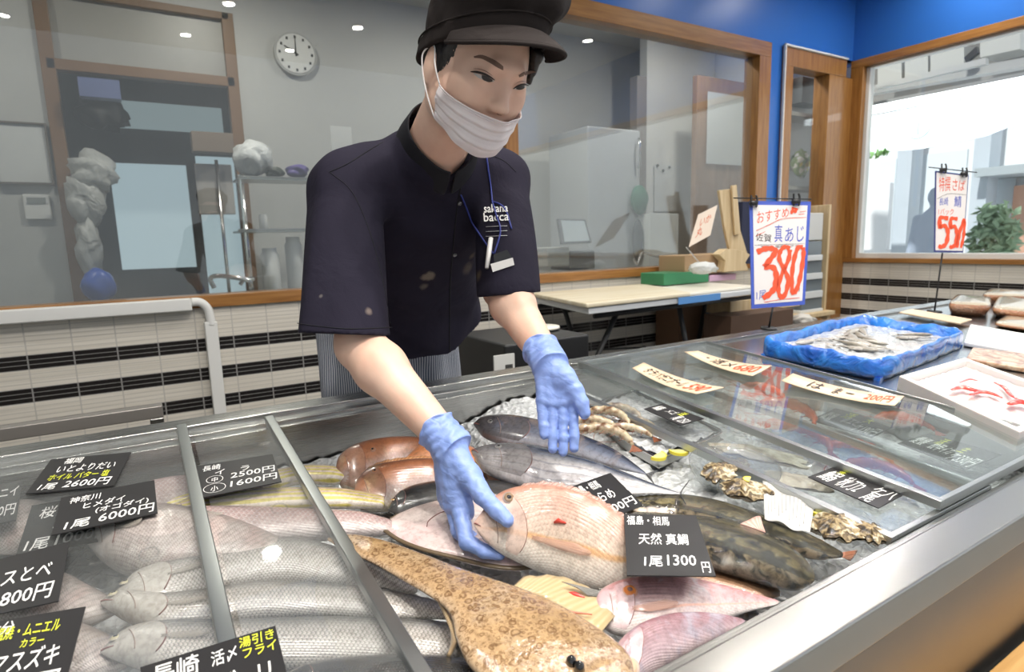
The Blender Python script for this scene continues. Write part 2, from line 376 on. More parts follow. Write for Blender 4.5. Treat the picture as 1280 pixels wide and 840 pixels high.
# ---------------------------------------------------------------- kitchen behind the glass
KY=5.2
m=MB(); 
a=atY(48,10,KY)[0]-.0; b=atY(302,200,KY)[0]; zt=atY(185,2,KY)[2]
m.box((X0,KY,0),(a-.02,KY+.1,ZK)); m.box((b+.02,KY,0),(5.45,KY+.1,ZK)); m.box((a-.02,KY,zt),(b+.02,KY+.1,ZK)); st(m.build('wall_kitchen_back',greyw))
m=MB(); m.box((X0,YW+.12,ZK),(5.5,6.6,ZK+.08)); st(m.build('ceiling_kitchen',greyw))
m=MB(); m.box((5.45,YW+.12,0),(5.50,6.6,ZK)); st(m.build('wall_kitchen_right',plas))
d1=st(empty('door_1',(( a+b)/2,KY,0)))
zl=atY(170,92,KY)[2]
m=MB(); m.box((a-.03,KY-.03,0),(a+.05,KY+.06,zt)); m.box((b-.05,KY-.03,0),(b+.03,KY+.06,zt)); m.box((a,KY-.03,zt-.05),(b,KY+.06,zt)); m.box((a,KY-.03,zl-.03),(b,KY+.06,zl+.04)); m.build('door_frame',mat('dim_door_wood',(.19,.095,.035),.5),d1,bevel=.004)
m=MB(); m.box((a+.05,KY+.02,zl+.04),(b-.05,KY+.03,zt-.05)); m.build('transom_panel',mat('frosted_transom',(.36,.35,.32),.4),d1)
# dim back room with daylit doors
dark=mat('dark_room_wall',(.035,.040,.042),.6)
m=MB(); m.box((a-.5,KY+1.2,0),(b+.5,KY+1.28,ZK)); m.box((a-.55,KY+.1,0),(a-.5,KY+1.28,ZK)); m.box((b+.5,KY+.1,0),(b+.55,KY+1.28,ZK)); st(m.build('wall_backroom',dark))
def lit(name,px,Y,thick,material,parent): 
    (x0,y0),(x1,y1)=px; p=atY(x0,y0,Y); q=atY(x1,y0,Y); r=atY((x0+x1)/2,y1,Y); m=MB(); m.box((p[0],Y,r[2]),(q[0],Y+thick,(p[2]+q[2])/2)); return m.build(name,material,parent)
day=mat('daylit_frosted_pane',(.5,.6,.65),.4,emit=(.62,.78,.86),es=.62)
d2=st(empty('door_2',((a+b)/2,KY+1.15,0)))
lit('transom_pane',((140,130),(276,163)),KY+1.15,.02,mat('daylit_transom_pane',(.4,.5,.52),.4,emit=(.50,.62,.66),es=.42),d2)
lit('door_pane',((136,205),(232,336)),KY+1.14,.02,day,d2); lit('side_pane',((244,196),(292,372)),KY+1.15,.02,day,d2)
lit('door_stile',((232,200),(244,380)),KY+1.10,.03,mat('black_stile',(.02,.02,.02),.5),d2)
def kbox(name,label,cat,px,Y,dep,material,group=None,bev=.004,build=True):
    (x0,y0),(x1,y1)=px; p=atY(x0,(y0+y1)/2,Y); q=atY(x1,(y0+y1)/2,Y); t=atY((x0+x1)/2,y0,Y); r=atY((x0+x1)/2,y1,Y)
    m=MB(); m.box((p[0],Y,r[2]),(q[0],Y+dep,t[2])); o=m.build(name,material,None,bevel=bev); return tag(o,label,cat,group),(p[0],q[0],r[2],t[2])
# clock
cc=atY(369,68,KY-.03); ck=empty('wall_clock',cc,'round white wall clock on the kitchen wall showing ten','clock')
rc=abs(atY(397,68,KY-.03)[0]-cc[0])*.92
def disc_vf(c,r,y0,y1,n=40):
    v=[(c[0]+r*math.cos(2*PI*k/n),y,c[2]+r*math.sin(2*PI*k/n)) for y in (y0,y1) for k in range(n)]; f=[tuple(range(n)),tuple(range(2*n-1,n-1,-1))]+[(k,n+k,n+(k+1)%n,(k+1)%n) for k in range(n)]; return v,f
v,f=disc_vf(cc,rc,cc[1]-.02,cc[1]+.03); mesh('clock_rim',v,f,mat('clock_grey',(.42,.42,.40),.5),ck,False)
v,f=disc_vf(cc,rc*.90,cc[1]-.026,cc[1]-.015); mesh('clock_face',v,f,mat('clock_white',(.72,.72,.69),.5),ck,False)
blk=mat('black_ink',(.015,.015,.015),.5)
def hand(an,l,w): 
    d=np.array([math.sin(an),0,math.cos(an)]); n=np.array([math.cos(an),0,-math.sin(an)]); c=cc+np.array([0,-.030,0]); m=MB(); m.prism([c-d*.02-n*w,c-d*.02+n*w,c+d*l+n*w*.5,c+d*l-n*w*.5],(0,.003,0)); m.build('clock_hand',blk,ck)
hand(math.radians(-60),rc*.62,.008); hand(0,rc*.80,.006)
for k in range(12):
    a_=2*PI*k/12; p=cc+np.array([math.sin(a_)*rc*.76,-.030,math.cos(a_)*rc*.76]); m=MB(); m.box((p[0]-.008,p[1],p[2]-.010),(p[0]+.008,p[1]+.003,p[2]+.010)); m.build('hour_mark',blk,ck)
# whiteboard, intercom
wb,ext=kbox('whiteboard','framed pale notice board on the kitchen wall at the far left','notice board',((-6,155),(60,228)),KY-.03,.02,mat('board_paper',(.60,.61,.60),.5))
m=MB(); x0,x1,z0,z1=ext
for bx in (((x0-.012,KY-.045,z0-.012),(x1+.012,KY-.01,z0)),((x0-.012,KY-.045,z1),(x1+.012,KY-.01,z1+.012)),((x1,KY-.045,z0),(x1+.012,KY-.01,z1)),((x0-.012,KY-.045,z0),(x0,KY-.01,z1))): m.box(*bx)
m.build('board_frame',mat('dark_bronze',(.12,.10,.08),.4),wb)
ic,ext=kbox('intercom','small white wall intercom panel beside the wooden door frame','wall panel',((30,243),(63,274)),KY-.03,.03,whitep); x0,x1,z0,z1=ext
m=MB(); m.box((x0+.02,KY-.036,z1-.06),(x1-.02,KY-.028,z1-.02)); m.build('screen',mat('lcd_grey',(.25,.27,.26),.3),ic)
# wire shelf with bags and bottles
chrome=mat('chrome_tube',(.7,.7,.7),.15,metal=1)
sh=empty('wire_shelf',atY(345,300,4.5),'steel two tier wall shelf in the kitchen','shelf')
for yy in (222,289,368):
    p=atY(298,yy,4.5); q=atY(460,yy,4.5); m=MB(); m.box((p[0],4.5,p[2]-.008),(q[0],4.78,p[2]+.004)); m.tube([(p[0],4.5,p[2]+.008),(q[0],4.5,p[2]+.008)],.007); m.build('shelf_board',steel('shelf_steel',(.45,.46,.45),.3),sh)
for xx in (299,461):
    p=atY(xx,222,4.52); m=MB(); m.tube([(p[0],4.52,.0),(p[0],4.52,p[2]+.02)],.010); m.build('upright',chrome,sh)
def lump(name,label,cat,c,r,material,seed,group=None,am=.25):
    rg=np.random.default_rng(seed); k=rg.uniform(8,22,(4,3)); ph=rg.uniform(0,6,4); n=14; v=[];f=[]
    bm=bmesh.new(); bmesh.ops.create_icosphere(bm,subdivisions=3,radius=1)
    for w in bm.verts:
        q=np.array(w.co); s=1+am*sum(math.sin(k[i]@q*.35+ph[i]) for i in range(4))/2.2; w.co=Vector((q[0]*r[0]*s+c[0],q[1]*r[1]*s+c[1],max(-1,q[2])*r[2]*s+c[2]))
    me=bpy.data.meshes.new(name); bm.to_mesh(me); bm.free(); me.polygons.foreach_set('use_smooth',[True]*len(me.polygons)); me.materials.append(material); o=bpy.data.objects.new(name,me); C.objects.link(o); return tag(o,label,cat,group)
bagm=mat('thin_white_bag',(.66,.68,.68),.35); bump(bagm,noise(bagm,18,5,dist=1).outputs['Fac'],.8,.02)
def kp(x,y,Y): return atY(x,y,Y)
lump('plastic_bag','crumpled white plastic bag on the upper kitchen shelf','bag',kp(315,198,4.62),(.12,.10,.115),bagm,1,am=.30)
lump('purple_bundle','purple grape like bundle on the upper kitchen shelf','bundle',kp(371,214,4.62),(.075,.06,.045),mat('purple',(.10,.07,.28),.5),2,am=.2)
lump('dark_bundle','dark green bundle next to the purple bundle','bundle',kp(343,216,4.62),(.06,.06,.035),mat('dark_green_stuff',(.05,.06,.045),.6),3,am=.25)
def bottle(x,y0,y1,Y,w,material,label,group):
    p=kp(x,y1,Y); z0=p[2]; z1=kp(x,y0,Y)[2]; h=z1-z0; v,f=tube_vf([(p[0],Y,z0),(p[0],Y,z0+h*.05),(p[0],Y,z0+h*.86),(p[0],Y,z0+h*.90),(p[0],Y,z0+h)],[w*.92,w,w,w*.8,w*.8],14)
    return tag(mesh('bottle',v,f,material),label,'bottle',group)
bottle(341,310,364,4.60,.062,whitep,'tall white bottle on the lower kitchen shelf','kitchen bottles'); bottle(371,296,362,4.62,.060,whitep,'tall white bottle next to the worker sleeve','kitchen bottles'); bottle(330,268,287,4.62,.030,whitep,'small white pot on the middle kitchen shelf',None)
kbox('paper_sheet','small white paper sheet standing behind the worker shoulder','paper',((414,158),(440,190)),4.5,.004,whitep,bev=0)
# sink tap
tp_=empty('kitchen_tap',kp(290,362,4.0),'curved chrome kitchen tap behind the glass','tap')
tube('tap_spout',[kp(268,360,4.0),kp(263,348,4.0),kp(275,345,3.95),kp(300,348,3.9),kp(312,352,3.9),kp(314,360,3.9)],.014,chrome,tp_,n=30,seg=10)
tube('tap_lever',[kp(300,356,4.0),kp(306,349,4.0),kp(318,349,4.0)],.012,chrome,tp_,n=12,seg=8)
kc=tag(MB().box((-1.2,3.2,.0),(4.2,4.3,.96)).build('kitchen_counter',steel('kitchen_steel',(.45,.46,.46),.3),None,bevel=.01),'stainless kitchen counter behind the window','counter')
lump('blue_bag','round blue bag behind the glass at the left','bag',kp(124,357,4.9),(.10,.08,.115),mat('blue_bag_plastic',(.02,.08,.42),.35),5,am=.08)
# hanging clear bags in the doorway
clear=mat('hanging_clear_film',(.55,.56,.54),.35,alpha=.75); bump(clear,noise(clear,10,5,dist=1).outputs['Fac'],1,.03)
for i,(x,y,rx,rz,lb) in enumerate(((108,250,.11,.17,'crumpled clear film hanging in the doorway, upper bunch'),(118,215,.13,.12,'pale sack hanging under the blue shelf'),(112,310,.07,.20,'long twist of film hanging low in the doorway'))):
    lump('hanging_film',lb,'film',kp(x,y,KY-.15),(rx,.07,rz),clear,10+i,am=.22)
lump('dark_bag','black bag hanging from the hooks in the doorway','bag',kp(130,140,KY+.3),(.14,.08,.12),mat('black_bag',(.015,.014,.013),.5),14,am=.3)
o,_=kbox('blue_case','blue and silver case on a high bracket in the doorway','case',((98,98),(150,122)),KY-.2,.10,mat('dull_blue_plastic',(.12,.15,.30),.4))
o,_=kbox('cloth_sheet','grey cloth hanging on the rail inside the doorway','cloth',((246,205),(292,268)),KY-.12,.02,mat('grey_cloth',(.42,.40,.38),.9),bev=.008)
o,_=kbox('cardboard_roll','brown cardboard box on top of the rail','box',((240,165),(292,190)),KY-.25,.12,mat('dim_cardboard',(.20,.15,.11),.7))
for i,x in enumerate((270,300)):
    p=kp(x,200,KY-.2); tag(tube('steel_pole',[(p[0],KY-.2,0),(p[0],KY-.2,p[2])],.012,chrome),('thin steel pole beside the hanging cloth','thin steel pole next to the wooden jamb')[i],'pole')
# right half of the kitchen
gry=mat('brushed_grey_door',(.44,.46,.48),.4); brn=mat('brown_panel',(.30,.185,.115),.45); nvb=noise(brn,3,3,vec=mapping(brn,coord(brn),(8,8,1))); lk(brn,ramp(brn,nvb.outputs['Fac'],[(.3,(.26,.155,.095)),(.7,(.35,.22,.14))]).outputs[0],bs(brn).inputs['Base Color'])
o,e=kbox('fridge','tall grey refrigerator behind the till','refrigerator',((735,160),(800,345)),4.35,.6,gry,bev=.015); 
m=MB(); m.tube([(e[1]-.05,4.32,e[3]-.35),(e[1]-.05,4.30,e[3]-.30),(e[1]-.05,4.30,e[3]-.12),(e[1]-.05,4.32,e[3]-.08)],.012); m.build('handle',chrome,o,True)
kbox('dark_post','narrow brown grey post between refrigerator and white wall','post',((796,95),(808,330)),4.45,.1,mat('dark_taupe',(.20,.18,.17),.6))
m=MB(); p=kp(808,200,4.6); q=kp(878,200,4.6); m.box((p[0],4.6,0),(min(q[0]+.3,5.44),4.7,ZK)); st(m.build('wall_kitchen_partition',plas))
m=MB(); p=kp(870,200,4.1); q=kp(955,200,4.1); m.box((p[0],4.1,0),(5.44,4.16,kp(900,98,4.1)[2])); o=m.build('brown_door',brn,bevel=.004); tag(o,'brown wooden door behind the glass with a paper notice','door')
o,_=kbox('paper_notice','white paper notice on the brown door','paper',((884,118),(936,206)),4.08,.004,mat('notice_paper',(.62,.65,.66),.5),bev=0)
o,_=kbox('paper_notice','blank white sheet pinned with dark magnets on the white partition','paper',((818,206),(866,264)),4.58,.004,mat('notice_paper_white',(.68,.70,.70),.5),bev=0)
for x,y in ((822,207),(829,213),(837,209)):
    p=kp(x,y,4.57); v,f=disc_vf(p,.014,4.565,4.578,12); mesh('magnet',np.array(v),f,blk,o,False)
kbox('white_carton','white carton with a blue mark under the pinned sheet','carton',((812,267),(848,334)),4.2,.3,mat('carton_white',(.66,.68,.66),.5))
# green cap and dark apron on a hook
g=lump('green_bag','green round bag hung on the post beside the refrigerator','bag',kp(799,250,4.3),(.095,.06,.14),mat('dull_green_cloth',(.03,.13,.08),.7),21,am=.06)
g=lump('dark_cloth','dark cloth hanging under the green bag','cloth',kp(797,300,4.3),(.065,.04,.20),mat('charcoal_cloth',(.06,.065,.075),.8),22,am=.05)
# till
till=empty('cash_till',kp(720,330,3.6),'grey touch screen till standing behind the window','till')
sc=[kp(698,273,3.6),kp(732,274,3.65),kp(740,303,3.55),kp(703,305,3.5)]; m=MB(); m.prism(sc,(0,.03,-.005)); m.build('screen_case',mat('till_grey',(.09,.10,.12),.4),till,bevel=.004)
c_=sum(sc)/4; m=MB(); m.prism([c_+(s-c_)*.84+np.array([0,-.003,0]) for s in sc],(0,.003,0)); m.build('screen',mat('till_screen',(.30,.33,.35),.2,emit=(.4,.45,.47),es=.25),till)
p=kp(712,312,3.6); q=kp(744,333,3.6); m=MB(); m.box((p[0],3.6,q[2]-.02),(q[0],3.85,p[2]-.01)); m.build('base',mat('till_dark',(.04,.045,.055),.4),till,bevel=.01)
kbox('receipt_printer','grey beige printer box to the left of the till','printer',((684,309),(712,333)),3.6,.2,mat('printer_grey',(.34,.34,.32),.5),bev=.01)
o=empty('gooseneck_tap',kp(800,332,3.3),'small chrome tap with a bent spout behind the glass','tap')
tube('tap_spout',[kp(792,324,3.3),kp(797,330,3.3),kp(803,316,3.3),kp(818,320,3.3),kp(846,322,3.3)],.010,chrome,o,n=24)
# clutter seen through the narrow opening
o=lump('flower_bunch','bunch of white and yellow flowers on a high shelf behind the corner window','flowers',kp(1001,205,3.22),(.08,.06,.10),mat('flower_mix',(.6,.6,.5),.7),31,am=.3)
mm=o.data.materials[0]; vo=mm.node_tree.nodes.new('ShaderNodeTexVoronoi'); vo.inputs['Scale'].default_value=26; lk(mm,coord(mm),vo.inputs['Vector']); lk(mm,ramp(mm,sep(mm,vo.outputs['Color'])[0],[(.2,(.30,.38,.20)),(.45,(.72,.70,.62)),(.75,(.75,.68,.25)),(.9,(.78,.78,.78))],'CONSTANT').outputs[0],bs(mm).inputs['Base Color'])
o,_=kbox('black_speaker','dark grey box on the top shelf behind the corner window','box',((1003,98),(1032,130)),3.14,.15,mat('charcoal_box',(.05,.055,.06),.5))
for i,y in enumerate((138,232)):
    p=kp(983,y,3.12); q=kp(1037,y,3.12); m=MB(); m.box((p[0],3.12,p[2]-.03),(q[0]+.1,3.31,p[2])); tag(m.build('wall_shelf',mat('shelf_grey',(.36,.36,.34),.5)),('upper grey shelf behind the corner window','lower grey shelf under the flowers')[i],'shelf')
m=MB(); m.box((4.62,3.32,0),(5.45,3.36,ZK)); st(m.build('wall_kitchen_alcove',greyw))
# ================================================================ THINGS BEHIND THE COUNTER
# stainless rail frame at the left
sf=empty('steel_trolley',(0,2.0,0),'stainless steel frame of a low trolley behind the counter at the left','trolley')
Yt=1.95; p=atY(203,507,Yt); 
m=MB(); m.box((-1.6,Yt,p[2]-.035),(p[0],Yt+.04,p[2])); m.build('top_rail',mat('dull_rail_steel',(.30,.28,.26),.35,metal=.5),sf,bevel=.003)
m=MB(); m.box((p[0]-.035,Yt,0),(p[0],Yt+.035,p[2]-.035)); m.build('leg',stX,sf,bevel=.003)
m=MB(); m.box((-1.6,Yt,0),(-1.56,Yt+.035,p[2]-.035)); m.build('leg',stX,sf,bevel=.003)
m=MB(); m.box((-1.6,Yt+.10,0),(-1.56,Yt+.135,p[2]-.035)); m.build('leg',stX,sf,bevel=.003)
m=MB(); m.box((p[0]-.035,Yt+.10,0),(p[0],Yt+.135,p[2]-.035)); m.build('leg',stX,sf,bevel=.003)
m=MB(); m.box((-1.6,Yt+.03,.20),(p[0],Yt+.13,.22)); m.build('lower_shelf',stX,sf,bevel=.003)
# folding table
ZT_=.965; T=[(1.72,2.14),(3.16,2.22),(3.20,2.84),(1.86,2.84)]
blackm=mat('black_steel_tube',(.015,.015,.016),.4); cream=mat('cream_board',(.72,.66,.52),.45); cream2=mat('pale_board',(.74,.71,.62),.4); nvc=noise(cream,2,4,vec=mapping(cream,coord(cream),(1,12,12))); lk(cream,ramp(cream,nvc.outputs['Fac'],[(.3,(.62,.53,.36)),(.7,(.76,.70,.56))]).outputs[0],bs(cream).inputs['Base Color'])
tb=empty('folding_table',(2.4,2.5,0),'long folding work table with black crossed legs','table')
m=MB(); m.prism([(x,y,ZT_-.055) for x,y in T],(0,0,.030)); m.build('tabletop',mat('table_white_edge',(.62,.64,.66),.4),tb,bevel=.004)
for (a_,b_,Y0_,Y1_) in (((702,376),(727,455),2.70,2.74),((776,380),(742,455),2.28,2.30),((846,368),(862,455),2.34,2.36),((884,366),(868,455),2.58,2.60)):
    p_=kp(*a_,Y0_); q_=kp(*b_,Y1_); p_=p_+(q_-p_)*((ZT_-.06-p_[2])/(q_[2]-p_[2])); q_=p_+(q_-p_)*((0.005-p_[2])/(q_[2]-p_[2])); m=MB(); m.tube([p_,q_],.014); m.build('leg',blackm,tb,True)
m=MB(); m.tube([(1.80,2.20,ZT_-.075),(3.10,2.26,ZT_-.075)],.012); m.tube([(1.86,2.76,ZT_-.075),(3.12,2.76,ZT_-.075)],.012); m.build('frame_rail',blackm,tb,True)
m=MB(); m.prism([(x*1.0,y,ZT_-.024) for x,y in ((1.70,2.13),(2.42,2.17),(2.70,2.80),(1.84,2.80))],(0,0,.022)); tag(m.build('cutting_board',cream,bevel=.006),'cream cutting board at the left end of the folding table','cutting board')
m=MB(); m.prism([(x,y,ZT_-.024) for x,y in ((2.44,2.20),(3.05,2.24),(3.10,2.82),(2.72,2.82))],(0,0,.016)); tag(m.build('cutting_board',cream2,bevel=.005),'paler cutting board lying on the table next to the cream one','cutting board')
bt_=mat('blue_tape',(.10,.28,.62),.5); m=MB(); a_=np.array([2.32,2.17]); b_=np.array([2.66,2.188]); m.prism([(a_[0],a_[1]-.012,ZT_-.058),(b_[0],b_[1]-.012,ZT_-.058),(b_[0],b_[1]-.012,ZT_-.022),(a_[0],a_[1]-.012,ZT_-.022)],(0,.004,0)); m.build('blue_tape',bt_,tb)
def onTable(px,py,h=0): return atZ(px,py,ZT_+h)
def tbox(name,label,cat,px0,px1,top,bot,depth,z0,material,bev=.004):
    """box standing at height z0: px0..px1 wide, seen between image rows top..bot"""
    p=atZ(px0,bot,z0); q=atZ(px1,bot,z0); Y=min(p[1],2.6); h=atY((px0+px1)/2,top,Y)[2]; pp=atY(px0,bot,Y); qq=atY(px1,bot,Y); m=MB(); m.box((pp[0],Y,z0),(qq[0],min(Y+depth,2.88),h)); return tag(m.build(name,material,None,bevel=bev),label,cat)
tb_b=tbox('flat_box','flat dark green box on the folding table','box',830,886,340,351,.20,ZT_-.003,mat('dark_green_box',(.04,.22,.10),.4))
tbox('flat_box','flat pale pink box beside the green one on the table','box',887,920,343,352,.20,ZT_-.003,mat('pale_pink_box',(.62,.40,.55),.4))
card=mat('cardboard',(.42,.28,.16),.75); bump(card,noise(card,40,3).outputs['Fac'],.1,.002)
def abox(name,label,cat,px,Y,dep,material,group=None,bev=.003): 
    o,e=kbox(name,label,cat,px,Y,dep,material,group,bev); return o
cb_=abox('cardboard_box','open brown cardboard box behind the flat boxes','box',((856,318),(918,342)),2.62,.22,card)
for i in range(3):
    p=kp(866+14*i,322,2.615); m=MB(); m.box((p[0],2.612,p[2]),(p[0]+.03,2.618,p[2]+.02)); 
lump('white_bag','crumpled white plastic bag on the green box','bag',kp(878,335,2.45),(.085,.07,.030),bagm,41,am=.25)
# slanted handwritten sheet on a holder
hs=empty('slanted_price_sheet',kp(866,318,2.55),'slanted orange written sheet in a clear holder behind the table','sheet')
qs=[kp(873,268,2.55),kp(897,256,2.55),kp(888,294,2.5),kp(861,309,2.5)]; quad_slab('sheet',qs,.003,mat('sheet_paper',(.78,.66,.55),.6),hs)
text_quad('writing','いか\n丸',[qs[0]*.8+qs[2]*.2,qs[1]*.8+qs[3]*.2,qs[2]*.8+qs[0]*.2,qs[3]*.8+qs[1]*.2],mat('orange_ink',(.65,.15,.06),.5),hs,offset=.01)
m=MB(); m.tube([qs[3]+np.array([.0,.02,0]),kp(878,333,2.52)],.004); m.build('clear_holder',mat('clear_plastic',(.7,.7,.7),.1,alpha=.4),hs,True)
# pale wooden pieces and the crate behind the 380 sign
pale=mat('pale_wood',(.62,.48,.28),.6); nvp=noise(pale,3,4,vec=mapping(pale,coord(pale),(14,14,1))); lk(pale,ramp(pale,nvp.outputs['Fac'],[(.3,(.55,.40,.22)),(.7,(.70,.56,.35))]).outputs[0],bs(pale).inputs['Base Color'])
def slab_px(name,label,cat,pts,Y,dep,material,group=None):
    m=MB(); m.prism([kp(x,y,Y) for x,y in pts],(0,dep,0)); return tag(m.build(name,material,None,bevel=.003),label,cat,group)
slab_px('wooden_plank','broad pale wooden plank standing behind the cardboard box','plank',[(899,238),(914,236),(924,282),(936,322),(914,322),(906,285)],2.70,.02,pale)
slab_px('wooden_plank','narrow pale wooden stick standing beside the broad plank','plank',[(915,232),(921,231),(926,292),(919,294)],2.68,.015,pale)
slab_px('wooden_block','shaped pale wooden block lying before the planks','block',[(899,318),(908,311),(924,312),(938,318),(932,328),(936,338),(905,340),(907,326)],2.55,.06,pale)
abox('fabric_bag','dark navy bag hanging left of the 380 price sign','bag',((927,252),(940,330)),2.72,.05,mat('navy_cloth',(.02,.025,.06),.8))
# drawers
dr=empty('drawer_tower',kp(1015,330,2.62),'tower of small clear plastic drawers beside the wooden corner post','drawers')
for i in range(4):
    y0=302+i*23; p=kp(1003,y0,2.62); q=kp(1027,y0+18,2.62); m=MB(); m.box((p[0],2.62,q[2]),(q[0],2.85,p[2])); dd=m.build('drawer',mat('smoky_clear_drawer',(.16,.19,.21),.2),dr,bevel=.006)
    p=kp(1001,y0+18,2.60); q=kp(1029,y0+23,2.60); m=MB(); m.box((p[0],2.605,q[2]),(q[0],2.86,p[2])); m.build('divider',mat('white_drawer_frame',(.68,.70,.70),.4),dr,bevel=.002)
m=MB(); p=kp(998,300,2.61); q=kp(1030,398,2.61); m.box((q[0]-.005,2.61,q[2]),(q[0]+.02,2.86,p[2]+.25)); m.build('side_panel',pale,dr,bevel=.003)
m=MB(); p=kp(1004,266,2.63); q=kp(1028,300,2.63); m.box((p[0],2.63,q[2]),(q[0],2.84,p[2])); m.build('upper_case',mat('pale_bin',(.60,.60,.58),.5),dr,bevel=.006)
m=MB(); p=kp(940,401,2.60); q=kp(1035,405,2.60); m.box((p[0],2.55,p[2]-.03),(q[0],2.87,p[2])); m.box((p[0]+.05,2.58,0),(p[0]+.09,2.62,p[2]-.03)); m.box((q[0]-.05,2.58,0),(q[0]-.01,2.62,p[2]-.03)); tag(m.build('wooden_stand',pale,bevel=.003),'pale wooden stand under the drawer tower','stand')
abox('brown_cabinet','brown wooden cabinet standing under the right end of the table','cabinet',((848,364),(898,470)),2.66,.20,mat('dark_brown_wood',(.17,.09,.05),.55))
o=abox('blue_towel','small blue towel pinned to the brown cabinet','towel',((880,372),(893,398)),2.64,.015,mat('blue_towel_cloth',(.10,.20,.36),.9))
abox('wooden_crate','open wooden crate holding dark bottles behind the 380 sign','crate',((913,372),(1000,388)),2.45,.3,pale)
abox('dark_cabinet','dark brown shelf unit beneath the crate','cabinet',((913,391),(990,470)),2.30,.2,mat('umber_wood',(.10,.055,.035),.6))
lump('crumpled_paper','crumpled white paper on the shelf below the drawers','paper',kp(1003,400,2.35),(.07,.06,.035),mat('paper_white',(.62,.60,.56),.7),55,am=.3)
# black equipment box behind the worker
bc=tag(MB().box((1.02,1.72,.0),(1.385,2.10,.905)).build('black_crate',mat('black_matt_plastic',(.010,.010,.011),.5),None,bevel=.01),'tall black plastic crate behind the counter beside the worker','crate')
p=kp(617,445,1.715); q=kp(643,462,1.715); m=MB(); m.box((p[0],1.712,q[2]),(q[0],1.718,p[2])); lb_=m.build('paper_label',mat('label_paper',(.62,.62,.60),.5),bc); lb_.parent=bc
for i in range(5):
    m=MB(); x=q[0]-.01-.006*i; m.box((x-.003,1.709,q[2]+.008),(x,1.713,q[2]+.022)); m.build('printed_mark',blk,lb_)
v,f=tube_vf([(1.31,1.92,.906),(1.31,1.92,.912),(1.31,1.92,.920)],[.055,.070,.068],32); tag(mesh('round_board',v,f,cream2,None),'round white board lying on the black crate','board')
lump('valve_knob','small black valve knob on the thin pipe by the tiled wall','pipe fitting',kp(805,437,2.6),(.02,.02,.02),blackm,60)
gp=empty('gas_pipe',kp(790,440,2.7),'thin black pipe with two valves low on the tiled wall','pipe')
tube('pipe',[kp(752,437,2.7),kp(790,435,2.7),kp(835,434,2.7)],.006,blackm,gp,n=12); tube('pipe',[kp(800,436,2.7),kp(800,452,2.7)],.005,blackm,gp,n=4)
# ================================================================ STREET OUTSIDE
wh=mat('white_facade',(.80,.82,.84),.6); steelg=mat('grey_beam_paint',(.33,.33,.32),.6); street=mat('pale_paving',(.62,.63,.64),.7)
def xb(name,label,cat,px,X,dep,material,group=None,bev=.0):
    (x0,y0),(x1,y1)=px; a_=atX(x0,(y0+y1)/2,X); b_=atX(x1,(y0+y1)/2,X); t_=atX((x0+x1)/2,y0,X); r_=atX((x0+x1)/2,y1,X); m=MB(); m.box((X,min(a_[1],b_[1]),r_[2]),(X+dep,max(a_[1],b_[1]),t_[2])); o=m.build(name,material,None,bevel=bev); 
    return tag(o,label,cat,group) if label else o
st(MB().box((XR_+.2,-8,.0),(12,9,.04)).build('ground_street',street))
fx=9.2
fac=empty('building_facade',(fx,0,0),'bright white building across the street','building')
m=MB(); m.box((fx+.3,-9,0),(fx+.6,9,5)); m.build('wall',wh,fac)
bluish=mat('pale_blue_glass',(.50,.62,.70),.2)
for i,(x0,y0,x1,y1) in enumerate(((1068,205,1118,312),(1140,195,1205,310),(1232,225,1268,318))):
    a_=atX(x0,250,fx+.28); b_=atX(x1,250,fx+.28); t_=atX(x0,y0,fx+.28)[2]; r_=atX(x0,y1,fx+.28)[2]; m=MB(); m.box((fx+.26,min(a_[1],b_[1]),r_),(fx+.29,max(a_[1],b_[1]),t_)); m.build('window',mat('pale_facade_pane',(.74,.81,.86),.6),fac)
for x0,x1 in ((1118,1136),(1212,1232)):
    a_=atX(x0,250,fx-.2); b_=atX(x1,250,fx-.2); m=MB(); m.box((fx-.2,min(a_[1],b_[1]),0),(fx+.1,max(a_[1],b_[1]),3.6)); m.build('column',mat('pale_grey_column',(.52,.58,.64),.6),fac)
a_=atX(1268,250,fx+.2); b_=atX(1290,250,fx+.2); m=MB(); m.box((fx+.15,min(a_[1],b_[1]),0),(fx+.25,max(a_[1],b_[1]),atX(1275,232,fx+.2)[2])); m.build('door',mat('salmon_door',(.62,.36,.26),.5),fac)
a_=atX(1232,212,fx-.1); b_=atX(1300,207,fx-.1); m=MB(); m.box((fx-.4,b_[1],a_[2]-.10),(fx+.3,a_[1],a_[2])); m.build('canopy_beam',mat('light_grey_beam',(.40,.45,.48),.5),fac)
# shop front awning zone outside the window: girders, duct, lamp tube and the white valance
X1_=6.0
gd=empty('canopy_girder',(X1_,1,2.5),'grey steel girders and ducts under the outer roof','girder')
def qb(name,pts,X,dep,material,parent):
    m=MB(); m.prism([atX(x,y,X) for x,y in pts],(dep,0,0)); return m.build(name,material,parent,bevel=0)
qb('fascia',[(1040,60),(1300,10),(1300,130),(1040,150)],X1_+.9,.05,mat('soot_grey',(.17,.165,.155),.7),gd)
qb('girder',[(1040,116),(1300,68),(1300,80),(1040,126)],X1_+.3,.12,steelg,gd)
qb('girder',[(1095,106),(1232,72),(1232,80),(1095,112)],X1_+.1,.06,mat('light_girder',(.48,.48,.46),.5),gd)
for x0,x1,y0,y1 in ((1097,1127,82,108),(1131,1160,76,98),(1163,1205,66,92),(1225,1275,48,72)):
    qb('duct_box',[(x0,y0),(x1,y0-(x1-x0)*.22),(x1,y1-(x1-x0)*.22),(x0,y1)],X1_+.5,.3,mat('galvanised_duct',(.50,.50,.47),.4),gd)
qb('strut',[(1207,78),(1222,66),(1220,58),(1205,72)],X1_+.2,.05,mat('dark_strut',(.05,.05,.05),.5),gd)
